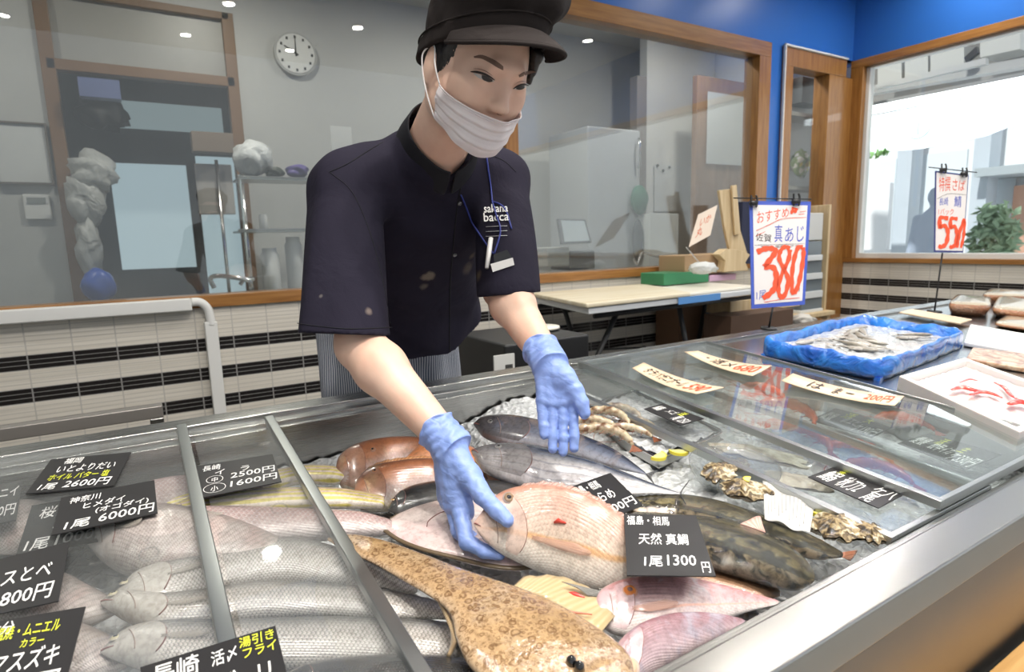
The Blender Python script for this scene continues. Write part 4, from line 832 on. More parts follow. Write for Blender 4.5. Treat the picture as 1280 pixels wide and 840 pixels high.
# --- the bream in hand
G0='red sea breams in the well'
f=fish('red_sea_bream','golden pink sea bream held by the head in the gloved right hand',None,
 [(593,652),(602,640),(618,620),(645,608),(688,605),(730,617),(762,634),(790,655),(820,680),(838,690)],
 [(593,658),(602,672),(622,690),(652,706),(690,722),(726,735),(762,738),(795,727),(822,708),(838,700)],
 .030,.36,m_madai,n=48,seg=28,tilt=22,eye=(637,622,.0072),gill=.31,mouth=[(.0,.42),(.05,.50),(.105,.56)],eyecol=(.26,.17,.10),pupil=(.02,.02,.025),
 dorsal=(.34,.85,.004,thin_pink),anal=(.62,.86,.014,fin_pale),pect=(.37,.62,.22,.07,thin_pink),tail=([(860,668),(848,695),(862,722)],fin_pink,.028),kt=.8,hh=[.030,.028,.024,.022,.020,.018])
F1_=f
tube('red_gill_spot',[f.P(*f.loc(694,653),.001),f.P(*f.loc(700,652),.0018),f.P(*f.loc(707,654),.001)],[.0015,.0035,.001],mat('raw_red',(.55,.05,.03),.3,coat=.5),f.root)
# pelvic fin hanging below
f.fin('pelvic_fin',[case(702,727,.012),case(712,731,.012),case(722,734,.012)],[case(760,741,.006),case(750,746,.004),case(735,745,.004)],14,fin_grey,wav=.0003)
# --- flounder, belly up
ff=fish('flounder','white bellied flounder lying under the held sea bream',None,
 [(480,655),(500,641),(530,629),(570,622),(610,622),(650,632),(690,652),(720,672)],
 [(480,662),(500,677),(530,690),(570,701),(610,711),(645,714),(685,708),(720,690)],
 -.028,.16,m_flat,n=40,eye=None,gill=0,mouth=[(.0,.50),(.03,.56),(.06,.58)])
e=[ff.P(u,.995,-.0005) for u in np.linspace(0,1,40)]; tube('fin_fringe',e,.0042,m_flat_b,ff.root,seg=8,flat=.6)
e=[ff.P(u,.005,-.0005) for u in np.linspace(0,1,40)]; tube('fin_fringe',e,.0026,m_flat_b,ff.root,seg=8,flat=.6)
tube('gill_line',[ff.P(*x,.0002) for x in ((.30,.62),(.31,.52),(.36,.42),(.42,.38))],.0008,GS,ff.root,seg=5,n=16)
# --- black fish behind
fish('black_fish','black glossy fish behind the white flounder',None,[(487,632),(495,618),(515,607),(550,601),(590,600),(640,603),(690,612)],[(487,640),(500,646),(525,640),(560,632),(600,632),(640,636),(690,634)],-.026,.5,m_black,eye=(.10,.35,.004),gill=.20,dorsal=(.3,.8,.006,fin_dark))
# --- tilefish
fish('tilefish','brown tilefish facing left, nearest the black fish',None,[(441,622),(446,600),(462,584),(490,577),(530,573),(570,575),(610,582)],[(441,628),(452,637),(475,640),(505,636),(540,626),(580,618),(610,612)],-.034,.42,m_tile,tilt=14,eye=(469,588,.0050),gill=.36,eyecol=(.45,.22,.12),mouth=[(.0,.62),(.04,.72),(.07,.78)],dorsal=(.3,.95,.008,fin_orange),kt=1)
fish('tilefish','brown tilefish half hidden behind another tilefish, farthest back',None,[(419,590),(424,570),(445,555),(480,547),(520,546),(560,552)],[(419,596),(430,612),(450,622),(480,612),(515,592),(560,580)],-.046,.42,m_tile,tilt=14,eye=(465,561,.0050),gill=.42,eyecol=(.45,.22,.12),kt=1)
fish('tilefish','bright orange tilefish body beside the glove cuff',None,[(520,566),(535,553),(560,548),(590,560),(620,580),(660,606)],[(500,600),(520,606),(550,602),(590,606),(625,612),(660,616)],-.040,.45,m_tile_b,gill=0,kt=.9)
# --- yellow striped
GY='yellow striped threadfin breams'
fish('threadfin_bream','yellow striped pink threadfin bream, upper of the two',None,[(205,622),(260,606),(320,593),(370,583),(410,582),(440,588)],[(205,640),(260,630),(320,622),(370,606),(410,606),(440,604)],-.050,.6,m_yellow,gill=.2,eye=(.08,.4,.004))
fish('threadfin_bream','yellow striped pink threadfin bream lying along the rosy scaled fish',None,[(195,640),(240,622),(300,612),(370,610),(430,611),(480,620)],[(195,652),(240,650),(300,645),(370,638),(430,636),(480,636)],-.030,.55,m_yellow,gill=.2,eye=(.08,.4,.004))
# --- rosy scaled fish
fish('rosy_bream','rosy fish with large pale scales, its tail end by the flounder',None,[(150,668),(190,640),(250,634),(320,634),(390,637),(450,640),(490,650)],[(150,690),(190,704),(250,694),(320,686),(390,678),(450,672),(490,668)],-.030,.55,m_pinkscale,gill=.2,eye=(.1,.35,.007),pect=(.26,.6,.15,.09,thin_pale))
# --- sea bass
BG=dict(eye=(.085,.34,.0055),mouth=[(.0,.52),(.03,.60),(.07,.66)],gill=.22,kt=.8,pupil=(.02,.02,.02),eyecol=(.5,.45,.3))
fish('sea_bass','silver sea bass nearest the spotted flat fish, mostly under glass',None,[(140,745),(170,715),(220,700),(290,682),(360,672),(420,684),(470,705),(520,732)],[(140,760),(180,776),(230,765),(290,744),(360,735),(420,735),(470,736),(520,742)],-.040,.6,m_bass,**BG,pect=(.25,.62,.13,.07,thin_pale))
fish('sea_bass','long silver sea bass second from the front, its tail under the spotted fish',None,[(127,750),(150,738),(200,742),(260,736),(330,726),(400,730),(470,735),(540,750),(575,768)],[(127,757),(160,778),(210,796),(260,786),(330,776),(400,772),(470,775),(540,774),(575,776)],-.034,.6,m_bass,**BG,pect=(.26,.62,.13,.07,thin_pale),dorsal=(.35,.9,.006,fin_grey))
fish('sea_bass','pale sea bass in the front row, head half under the lid strip',None,[(127,812),(160,785),(220,775),(290,775),(380,772),(460,772),(530,775),(590,782)],[(127,818),(165,835),(220,850),(290,845),(380,838),(460,832),(530,826),(590,822)],-.036,.6,m_bass,**BG,pect=(.25,.60,.13,.07,thin_pale),dorsal=(.35,.9,.005,fin_grey))
fish('sea_bass','dark backed sea bass cut off by the front edge of the picture',None,[(330,860),(380,832),(440,822),(520,820),(590,826),(650,845)],[(330,880),(380,895),(440,910),(520,920),(590,910),(650,890)],-.030,.6,m_black,gill=.2,eye=(.08,.3,.005))
# --- pale fish under the left lid
GP='pale fish under the left glass lid'
fish('pale_fish','grey pale fish with a blunt head under the left lid',None,[(112,676),(122,655),(150,640),(190,632),(240,636),(300,650),(350,672)],[(112,684),(130,704),(160,722),(200,728),(240,722),(300,712),(350,700)],-.028,.5,m_bass_pale,eye=(.1,.35,.006),gill=.25,pect=(.3,.6,.15,.09,thin_pale))
fish('pale_fish','pink backed fish beside the 6000 yen card under glass',None,[(110,655),(130,628),(170,608),(220,596),(270,596),(330,606)],[(110,665),(140,668),(180,662),(220,644),(270,634),(330,630)],-.055,.5,m_pinkscale,eye=(.1,.35,.006),gill=.25)
fish('pale_fish','long pale fish along the left edge of the picture',None,[(-80,740),(-40,720),(20,705),(80,716),(110,730),(150,752)],[(-80,770),(-40,790),(20,800),(80,792),(110,785),(150,765)],-.050,.5,m_bass_pale,gill=.2)
fish('pale_fish','pinkish pale fish in the lower left corner beneath the cards',None,[(-60,850),(-20,820),(40,792),(90,778),(130,790),(165,812)],[(-60,880),(-20,890),(40,880),(90,865),(130,850),(165,830)],-.055,.5,m_bass_pale,gill=.2)
fish('pale_fish','dusky fish behind the leftmost card under glass',None,[(-90,655),(-40,638),(20,626),(70,630),(120,648)],[(-90,672),(-40,690),(20,695),(70,684),(120,662)],-.055,.5,m_bass_pale,gill=.2)
# --- big spotted flat fish
ray_=fish('spotted_flat_fish','large flat tan fish covered in brown ring spots',None,
 [(410,672),(440,668),(482,676),(530,693),(580,712),(630,729),(680,748),(735,778),(785,816),(795,850)],
 [(410,676),(432,689),(466,705),(505,727),(540,748),(562,768),(570,800),(590,838),(650,880),(730,878)],
 .004,.22,m_ray,n=52,seg=28,gill=0,hh=[-.01,.004,.008,.012,.012,.006,.0])
ray_.root['category']='fish'
pf=finmat('orange_pale_fin',(.50,.38,.20),(.56,.43,.25),16,1)
o=ray_.fin('pelvic_fin',[case(640,736,.006),case(680,748,.006),(case(750,792,.004))],[case(655,722,.0),case(700,722,.0),case(745,742,.0),case(768,770,.0)],20,pf,th=.004)
rdm=mat('raw_red_flesh',(.62,.03,.02),.3,coat=.6)
tube('wound',[case(708,741,.0035),case(718,743,.004),case(731,747,.0035)],[.001,.0035,.001],rdm,ray_.root,n=10)
tube('wound',[case(672,757,.012),case(700,763,.012),case(740,768,.010)],[.0006,.0022,.0008],mat('faint_red_flesh',(.60,.20,.12),.35,coat=.5),ray_.root,n=14)
f_=ray_.fin('pectoral_fin',[case(548,752,.004),case(560,775,.004),case(572,800,.004)],[case(575,745,-.006),case(571,790,-.010),case(560,822,-.012)],18,finmat('tan_fin',(.50,.35,.20),(.60,.44,.26),20,1),th=.004)
for px,py in ((714,829),(724,836)): 
    q=case(px,py,.018); e_=MB(); v_,f2=tube_vf([q,q+CN*.006,q+CN*.009],[.006,.0045,.001],12); e_.add(v_,f2); e_.build('eye',mat('glossy_black_eye',(.01,.01,.01),.1,coat=1),ray_.root,True)
# --- bonito
fish('bonito','silver bellied bonito in front of the other bonito',None,[(590,562),(606,557),(640,554),(680,560),(725,571),(775,588),(815,604),(850,616)],[(590,568),(604,590),(640,606),(680,617),(725,618),(775,622),(815,618),(850,618)],.006,.48,m_bonito,tilt=10,eye=(624,558,.0058),gill=.33,mouth=[(.0,.3),(.05,.45),(.09,.55)],eyecol=(.25,.25,.24),tail=([(862,600),(852,615),(858,632)],fin_dark,.006),dorsal=(.36,.55,.008,fin_dark),anal=(.7,.9,.004,fin_dark),kt=.8)
fish('bonito','dark backed bonito behind, under the open left hand',None,[(593,528),(606,520),(640,519),(680,527),(720,541),(765,560),(800,585),(808,592)],[(593,533),(606,548),(640,560),(680,566),(720,573),(765,585),(800,592),(808,594)],-.008,.45,m_bonito_d,tilt=10,eye=(615,526,.0052),gill=.32,mouth=[(.0,.5),(.05,.6),(.09,.62)],eyecol=(.2,.2,.2),tail=([(822,588),(815,596),(818,606)],fin_dark,-.01),kt=.8)
# --- mottled greenlings
fish('greenling','mottled olive fish behind, its back by the oysters',None,[(786,622),(830,617),(880,622),(930,636),(980,655),(1020,672),(1053,690)],[(786,645),(830,652),(880,662),(930,676),(980,690),(1020,700),(1053,697)],-.012,.42,m_ling,gill=0,kt=.8,tail=([(1072,688),(1068,695),(1062,702)],fin_red,-.03),dorsal=(.2,.9,.004,fin_brown))
lg=fish('greenling','mottled olive fish with a wet speckled flank beside the front rim',None,[(790,640),(840,643),(890,648),(940,662),(985,682),(1008,700),(1018,716)],[(790,670),(840,690),(890,712),(930,724),(965,734),(995,738),(1018,728)],-.006,.42,m_ling,gill=0,kt=.9)
lg.fin('pectoral_fin',[lg.P(.52,.04,.001),lg.P(.56,.06,.001)],[case(925,655,.010),case(948,645,.012),case(952,652,.010)],12,finmat('pink_small_fin',(.62,.32,.26),(.75,.46,.38),8,1),wav=.0003)
fish('reddish_fish','reddish brown fish under the mottled fish by the front rim',None,[(850,702),(890,708),(930,716),(955,726),(975,738)],[(850,730),(890,738),(930,750),(955,752),(975,745)],-.035,.45,fishmat('reddish_brown_skin',[(0,(.30,.12,.05)),(.5,(.48,.24,.11)),(1,(.62,.40,.26))],.004,(.3,.15,.08),.3),gill=0)
# --- breams at the front right
b1=fish('red_sea_bream','pink sea bream with an orange eye beside the front rim',None,[(743,752),(750,738),(772,726),(805,720),(850,720),(900,730),(940,741),(972,750)],[(743,768),(752,784),(775,796),(805,799),(850,792),(895,779),(935,765),(972,756)],-.004,.40,m_madai2,tilt=14,eye=(786,738,.0075),gill=.33,mouth=[(.0,.42),(.05,.52),(.10,.60)],eyecol=(.70,.22,.05),pupil=(.22,.12,.10),pect=(.36,.62,.20,.09,thin_pink),dorsal=(.35,.9,.003,thin_pink),kt=.9)
b2=fish('red_sea_bream','dull red sea bream in front, cut by the lower picture edge',None,[(762,822),(775,800),(800,780),(835,768),(870,765),(905,768),(930,774)],[(762,850),(772,866),(790,866),(812,850),(850,826),(890,804),(930,782)],-.008,.40,m_madai3,tilt=14,eye=(786,833,.0085),gill=.34,mouth=[(.0,.5),(.05,.6)],eyecol=(.62,.42,.28),pupil=(.03,.03,.04),kt=.9)

# ================================================================ PRICE CARDS AND TAGS
cardm=mat('black_card',(.022,.021,.022),.42,spec=.4); inkw=mat('white_marker',(.85,.85,.83),.6); inky=mat('yellow_marker',(.75,.80,.05),.6); inkr=mat('red_marker',(.80,.10,.04),.6); inkb=mat('blue_marker',(.06,.10,.50),.6); inkk=mat('black_marker',(.03,.025,.025),.6)
INK=dict(w=inkw,y=inky,r=inkr,b=inkb,k=inkk)
def rib(q,pts,wd,material,parent,lift=.0008,name='brush_stroke',n=None):
    """flat brush stroke inside quad q (tl,tr,br,bl); pts in 0..1"""
    n=n or max(6,len(pts)*5); P=cr([(a,b,0) for a,b in pts],n); q=[np.array(x) for x in q]
    nn=np.cross(q[1]-q[0],q[3]-q[0]); nn/=np.linalg.norm(nn)
    if nn@(CAM-q[0])<0: nn=-nn
    W=[bil(q,a,b)+nn*lift for a,b,_ in P]; W=np.array(W); T=np.gradient(W,axis=0); T/=np.linalg.norm(T,axis=1)[:,None]+1e-9; S_=np.cross(nn,T); ww=wd*(.85+.15*np.sin(np.arange(n)*1.3))[:,None]
    v=np.vstack([W-S_*ww/2,W+S_*ww/2]); f=[(i,i+1,n+i+1,n+i) for i in range(n-1)]
    return mesh(name,v,f,material,parent,False)
def subq(q,u0,v0,u1,v1): return [bil(q,u0,v0),bil(q,u1,v0),bil(q,u1,v1),bil(q,u0,v1)]
def card(label,px,h,lines,group=None,off=.007,hs=None,thick=.0015,strokes=()):
    hs=hs or [h]*4; q=[case(x,y,hh) for (x,y),hh in zip(px,hs)]; t=empty('price_card',sum(q)/4,label,'price card',group)
    o=quad_slab('card',q,thick,cardm,t)
    for (txt,c,u0,v0,u1,v1) in lines: text_quad('handwriting',txt,subq(q,u0,v0,u1,v1),INK[c],t,offset=off,shear=.12)
    for (pts,c,w_) in strokes: rib(q,pts,w_,INK[c],t,.0010)
    return t
card('black card at the top left with yellow words and 2600 yen',[(64,574),(164,565),(142,607),(32,617)],.0165,[('福岡','w',.20,.03,.42,.22),('いとよりだい','w',.18,.27,.88,.48),('ホイル バター 塩','y',.14,.52,.86,.70),('1尾','w',.10,.78,.30,.95),('2600円','w',.38,.74,.93,.95)])
card('black card reading 6000 yen lying on the left glass lid',[(76.5,622),(193,600),(197,641),(64,669)],.0200,[('神奈川','w',.10,.08,.42,.26),('ヒメダイ','w',.25,.30,.68,.48),('(オゴダイ)','w',.38,.50,.92,.68),('1尾','w',.10,.74,.34,.95),('6000円','w',.42,.70,.98,.94)])
card('dim black card under the glass, half covered by the 6000 yen card',[(40,632),(150,612),(145,672),(19,696)],-.010,[('桜','w',.12,.10,.30,.35),('カジ','w',.30,.40,.50,.60),('1尾','w',.06,.74,.30,.95),('1000円','w',.36,.72,.98,.95)],hs=[-.012]*4)
card('black card with large white words and 800 yen at the left edge',[(-38,708),(87,677),(73,751),(-52,778)],.0215,[('ヒラスとべ','w',.02,.30,.86,.56),('1尾 800円','w',.02,.66,.92,.92)])
card('black card in the bottom left corner with yellow recipe words',[(-30,781),(107,758),(78,868),(-62,900)],.0290,[('大分','w',.12,.03,.36,.20),('塩焼・ムニエル','y',.20,.10,.80,.27),('カラー','y',.46,.30,.68,.40),('シマスズキ','w',.08,.42,.86,.66),('1尾 円','w',.2,.72,.92,.95)])
card('black card cut by the bottom edge, yellow words at its corner',[(175,834),(344,782),(368,880),(190,935)],.0290,[('長崎','w',.06,.05,.40,.32),('活〆','w',.48,.10,.68,.30),('湯引き\nフライ','y',.70,.03,.98,.32),('ヒラソ゛リ','w',.10,.42,.90,.68)])
card('black card reading 2500 and 1600 yen on the narrow glass lid',[(246,582.5),(340.6,567.5),(352,602),(247,623)],.0060,[('長崎','w',.07,.06,.30,.24),('イ    ラ','w',.22,.26,.66,.42),('中','w',.17,.48,.25,.62),('2500円','w',.40,.42,.98,.62),('小','w',.15,.74,.24,.90),('1600円','w',.38,.68,.98,.88)],strokes=[([(.21+.10*math.cos(a),.55+.11*math.sin(a)) for a in np.linspace(0,6.3,14)],'w',.0012),([(.20+.13*math.cos(a),.81+.13*math.sin(a)) for a in np.linspace(0,6.3,14)],'w',.0012)])
card('dim black card under glass at the far left edge',[(-40,612),(28,600),(20,650),(-45,662)],-.012,[('ニイ','w',.60,.15,.96,.40),('50円','w',.50,.60,.96,.86)])
card('black card reading 1500 yen tucked behind the held sea bream',[(706,611),(763,591),(804,631),(748,655)],.034,[('福島・相馬','w',.10,.06,.62,.28),('ひらめ','w',.20,.38,.72,.62),('1500円','w',.20,.72,.96,.93)],hs=[.026,.026,.030,.030])
card('black card reading 1300 yen for natural sea bream',[(780,642),(870,644.5),(895,720),(784,719)],.034,[('福島・相馬','w',.03,.04,.60,.21),('天然 真鯛','w',.16,.35,.80,.54),('1尾','w',.20,.72,.42,.88),('1300','w',.47,.70,.82,.86),('円','w',.86,.80,.97,.96)],hs=[.056,.050,.044,.050])
card('small black card with a yellow mark on the lower framed lid, farther back',[(829,504),(880,523),(851,531.5),(805,511)],.0035,[('縞','w',.06,.25,.24,.75),('メゴ','w',.34,.25,.55,.60),('活','y',.58,.10,.70,.45),('尾 250','w',.66,.42,.97,.92)],off=.004)
card('small black card with broad white brush words on the lower framed lid',[(1041,584),(1128,619),(1098,635),(1010,596)],.0035,[('鰯','w',.06,.15,.26,.85),('生','y',.14,.02,.24,.22),('秋刀2','w',.32,.12,.60,.85),('尾','w',.72,.40,.86,.98),('ケ八','w',.70,.02,.98,.50)],off=.004)
card('dim black card under the big lid, just right of the sign reflection',[(1044,510),(1122,530),(1090,547),(1012,525)],-.045,[('愛媛','w',.04,.30,.22,.75),('活','y',.26,.05,.42,.45),('車エビ','w',.34,.30,.62,.70),('大','y',.60,.10,.72,.40),('ケ190円','w',.62,.50,.98,.95)],off=.004)
card('dim black card under the big lid at the right, nearest the front corner',[(1161,541),(1252,568),(1207,587),(1122,554)],-.040,[('愛媛','w',.04,.30,.22,.75),('活','y',.26,.05,.36,.45),('紋甲イカ','w',.30,.34,.60,.75),('生','y',.60,.14,.70,.46),('ケ330円','w',.64,.46,.98,.92)],off=.004)
tagwood=mat('pale_tag_wood',(.80,.62,.44),.55); nvt=noise(tagwood,3,3,vec=mapping(tagwood,coord(tagwood),(20,2,2))); lk(tagwood,ramp(tagwood,nvt.outputs['Fac'],[(.3,(.72,.52,.34)),(.7,(.84,.68,.50))]).outputs[0],bs(tagwood).inputs['Base Color'])
def slat(label,L0,L1,R1,R0,h,txts,lift=(.014,.0,.012)):
    """curved wooden tag: L0/L1 = far/near corner at the left end"""
    n=16; rows=[]
    for i in range(n):
        t=i/(n-1); e_=lift[0]*(1-t)**3+lift[2]*t**3+.001
        a=np.array(L0)*(1-t)+np.array(R0)*t; b=np.array(L1)*(1-t)+np.array(R1)*t
        rows.append([case(*a,h)+CN*e_, (case(*a,h)*.5+case(*b,h)*.5)+CN*(e_-.0008), case(*b,h)+CN*e_])
    P=np.array(rows); t_=empty('wooden_price_tag',P.mean((0,1)),label,'price tag'); v,f=grid_vf(P); o=mesh('tag_board',v,f,tagwood,t_); solid(o,.0022,0)
    for (txt,c,u0,u1) in txts:
        V,Fc=textmesh(txt,1,.1,.004,0); 
        mn=V.min(0);mx=V.max(0); W=[]
        for p in V:
            u=u0+(u1-u0)*(p[0]-mn[0])/(mx[0]-mn[0]); v_=.18+.64*(1-(p[1]-mn[1])/(mx[1]-mn[1])); x=u*(n-1); i=min(int(x),n-2); k=x-i
            A_=P[i]*(1-k)+P[i+1]*k; W.append(A_[0]*(1-v_)+A_[2]*v_+CN*.0022)
        mesh('handwriting',W,Fc,INK[c],t_,False)
    return t_
slat('curved wooden tag with black words and red 590, nearest the worker',(804,460),(790,467),(870,499),(904,491),.018,[('タラバガニボール','k',.12,.66),('590','r',.70,.94)])
slat('curved wooden tag farthest back on the big glass lid',(872,445),(855,446),(940,476),(964,463),.018,[('・活メ','k',.22,.60),('680','r',.64,.94)])
slat('long curved wooden tag at the right on the big glass lid',(990,474),(976,483),(1117,514),(1129,502),.018,[('は','k',.20,.32),('ま ー','k',.42,.60),('200円','r',.70,.94)])
# ---------------------------------------------------------------- hanging price signs
def stroke_sign(name,label,cq,d,rod,clips,pole,border,marks,texts,bw):
    q=[D(x,y,d) for x,y in cq]; t=empty(name,pole[-1],label,'price sign'); quad_slab('board',q,.004,border,t)
    iq=subq(q,bw,bw*.7,1-bw,1-bw*.7); nn=np.cross(q[1]-q[0],q[3]-q[0]); nn/=np.linalg.norm(nn); nn=nn if nn@(CAM-q[0])>0 else -nn
    iq=[x+nn*.0012 for x in iq]; quad_slab('white_sheet',iq,.001,mat('sign_white',(.80,.76,.74),.5),t)
    for (txt,c,qq) in texts: text_quad('handwriting',txt,[bil(iq,*p) for p in qq],INK[c],t,offset=.0)
    for (pts,c,w_) in marks: rib(iq,pts,w_,INK[c] if isinstance(c,str) else c,t,.0016)
    m=MB(); m.tube([D(*rod[0],d-.004),D(*rod[1],d-.004)],.0022); m.build('cross_rod',blackm,t,True)
    m=MB(); m.tube(pole,.0035); m.build('pole',blackm,t,True)
    for (x,y,s) in clips:
        c_=D(x,y,d-.008); m=MB(); 
        for sg in (-1,1):
            pts=[c_+R@np.array([sg*.008*s+(.006*s if sg>0 else -.0)*math.cos(a),.0+.022*s*math.sin(a),.006]) for a in np.linspace(-1.5,1.5,7)]; m.tube(pts,.0035*s)
        m.tube([c_+R@np.array([-.012*s,-.006*s,.004]),c_+R@np.array([.014*s,-.006*s,.004])],.009*s); m.build('clip',blackm,t,True)
    m=MB(); b_=pole[-1]; v,f=tube_vf([b_,b_+CN*.006],[.03,.028],20); m.add(v,f); m.build('foot',blackm,t,True)
    return t
redm=mat('red_paint_marker',(.86,.10,.035),.55)
w38=.0180*1.25
M38=[([(.06,.475),(.22,.445),(.36,.445),(.42,.475),(.34,.54),(.20,.625)],redm,w38),([(.20,.625),(.38,.64),(.44,.72),(.42,.83),(.32,.90),(.17,.945)],redm,w38*1.05),
 ([(.70,.45),(.60,.43),(.51,.48),(.50,.56),(.60,.66),(.68,.76),(.66,.88),(.58,.95),(.50,.90),(.50,.80),(.58,.68),(.68,.56),(.70,.46)],redm,w38*.8),
 ([(.95,.44),(.86,.44),(.79,.56),(.76,.72),(.77,.86),(.80,.93)],redm,w38*.8),([(.95,.44),(.97,.50),(.95,.66),(.90,.82),(.83,.92)],redm,w38*.8),
 ([(.05,.26),(.30,.20),(.55,.14),(.98,.125)],'r',.0022),([(.06,.31),(.16,.285),(.22,.27)],'r',.0022),([(.02,.405),(.98,.40)],'k',.0012),([(.20,.985),(.55,.97),(.94,.965)],'r',.0025),
 ([(.74,.02),(.70,.09)],redm,.012),([(.80,.03),(.76,.08)],redm,.014),([(.86,.07),(.97,.06)],'r',.002),([(.84,.095),(.95,.09)],'r',.002)]
stroke_sign('hanging_price_sign','blue bordered sign reading 380 on a stand behind the case',[(936.7,251),(1013.8,252),(1006,380.7),(939.5,386)],2.20,[(917,247.5),(1014,249)],[(941,252,1.0),(994,250,1.0)],[D(966,384,2.205),case(961,411,.0)],mat('blue_sign_border',(.06,.11,.50),.5),M38,
 [('おすすめ','r',[(.07,.07),(.66,.02),(.66,.12),(.07,.19)]),('佐賀','k',[(.04,.28),(.34,.30),(.34,.38),(.04,.36)]),('真','b',[(.40,.20),(.55,.20),(.55,.38),(.40,.38)]),('あじ','b',[(.60,.24),(.96,.20),(.96,.38),(.60,.38)]),('刺身・塩焼フライ','k',[(.14,.412),(.86,.405),(.86,.435),(.14,.44)]),('1尾','b',[(.04,.87),(.24,.86),(.24,.95),(.04,.96)]),('円','k',[(.84,.86),(.93,.855),(.93,.90),(.84,.905)])],.055)
w55=.020
M55=[([(.42,.58),(.14,.585),(.13,.72)],redm,w55),([(.13,.70),(.30,.68),(.42,.76),(.38,.90),(.22,.955),(.10,.94)],redm,w55),
 ([(.74,.58),(.52,.585),(.50,.72)],redm,w55*.9),([(.50,.70),(.64,.68),(.74,.76),(.72,.90),(.60,.955),(.50,.94)],redm,w55*.9),
 ([(.98,.57),(.86,.72),(.80,.86),(.78,.96)],redm,w55*.8),([(.99,.60),(.99,.80),(.92,.96)],redm,w55*.7),([(.02,.34),(.40,.26),(.98,.25)],'k',.0015)]
stroke_sign('hanging_price_sign','narrow dark edged sign reading 550 standing before the street window',[(1169.4,213.4),(1211,218.6),(1204,315.7),(1168,315)],2.58,[(1161,209),(1221,215.5)],[(1178,211,.9),(1204,216,.9)],[D(1178,316,2.60),case(1168,390,.0)],mat('navy_sign_border',(.05,.06,.22),.5),M55,
 [('特撰','r',[(.08,.05),(.45,.03),(.45,.22),(.08,.24)]),('さば','r',[(.52,.05),(.94,.06),(.90,.20),(.52,.21)]),('長崎','b',[(.10,.33),(.40,.30),(.40,.41),(.10,.42)]),('鯖','b',[(.60,.28),(.84,.27),(.84,.42),(.60,.42)]),('1パック','r',[(.08,.46),(.60,.45),(.60,.53),(.08,.54)])],.03)
# ================================================================ OYSTERS, PRAWNS, TRAYS
oym=mat('oyster_shell',(.4,.33,.22),.5,coat=.5)
wv_=oym.node_tree.nodes.new('ShaderNodeTexWave'); wv_.bands_direction='Z'; wv_.inputs['Scale'].default_value=38; wv_.inputs['Distortion'].default_value=9; wv_.inputs['Detail'].default_value=4; wv_.inputs['Detail Scale'].default_value=2; lk(oym,coord(oym),wv_.inputs['Vector'])
nz_=noise(oym,26,4); a_=math_(oym,'ADD',math_(oym,'MULTIPLY',wv_.outputs['Fac'],.16),math_(oym,'MULTIPLY',nz_.outputs['Fac'],.90))
lk(oym,ramp(oym,a_,[(.36,(.020,.015,.010)),(.47,(.11,.07,.03)),(.57,(.34,.25,.12)),(.68,(.62,.56,.42))]).outputs[0],bs(oym).inputs['Base Color']); bump(oym,a_,.9,.006)
oyp=mat('pale_oyster_shell',(.6,.55,.45),.5,coat=.4); n2_=noise(oyp,30,5,dist=1); lk(oyp,ramp(oyp,n2_.outputs['Fac'],[(.35,(.34,.30,.22)),(.5,(.58,.53,.42)),(.7,(.72,.69,.60))]).outputs[0],bs(oyp).inputs['Base Color']); bump(oyp,n2_.outputs['Fac'],.9,.006)
nacre=mat('dark_shell_gap',(.03,.025,.02),.3,coat=.6)
def oyster(label,px,py,h,L,W,T,ang,seed,material=oym,group='oysters on the ice'):
    """teardrop frilled shell, hinge at one end"""
    rg=np.random.default_rng(seed); c=case(px,py,h); t=empty('oyster',c,label,'oyster',group); e1=np.array([math.cos(ang),0,0])+CVD*math.sin(ang); e2=-np.array([math.sin(ang),0,0])+CVD*math.cos(ang)
    ph=rg.uniform(0,6,8)
    for nm,sg,tt in (('lower_shell',-1,.7),('upper_shell',1,.8)):
        nr,na=16,56; V=[];F2=[]
        for i in range(nr+1):
            r=i/nr; layer=(math.floor(r*6)+(r*6%1)**2.5)/6
            for j in range(na):
                a=2*PI*j/na; fr=1+ .10*math.sin(5*a+ph[0])+.07*math.sin(9*a+ph[1]+r*2)+.05*math.sin(17*a+ph[2])*r; rx=L*(.5)*(1.0+.18*math.cos(a))*fr; ry=W*.5*(1-.28*math.cos(a+PI))*fr
                z=sg*T*tt*((1-r**2.2)+.25*(1-layer)) + T*.16*r*math.sin(7*a+ph[3])+T*.10*r*math.sin(13*a+ph[4]) + .0012*rg.uniform(-1,1)*r
                V.append(c+e1*rx*r*math.cos(a)+e2*ry*r*math.sin(a)+CN*(z*.62+sg*.0012))
        F2=[(i*na+j,(i+1)*na+j,(i+1)*na+(j+1)%na,i*na+(j+1)%na) for i in range(nr) for j in range(na)]
        if sg<0: F2=[q[::-1] for q in F2]
        mesh(nm,V,F2,material,t)
    return t
oyster('rough oyster shell at the upper left of the clear bowl',897,592,-.006,.085,.055,.022,.35,1)
oyster('frilly oyster in the bowl beside the printed slip',926,612,.000,.078,.060,.026,-.6,2)
oyster('dark frilly oyster right of the printed slip',1042,660,-.012,.085,.070,.026,-.35,3)
oyster('small pale edged oyster by the front rim',1088,668,-.010,.060,.045,.020,.9,4)
oyster('long pale oyster seen through the lower glass lid',938,566,-.040,.19,.060,.020,-1.02,5,oyp)
oyster('second long shell under the lower glass lid, nearer the rim',985,600,-.045,.12,.055,.018,-1.0,6,oyp)
oyster('oyster in shadow behind the bowl under the lid',915,583,-.040,.08,.05,.018,.2,8)
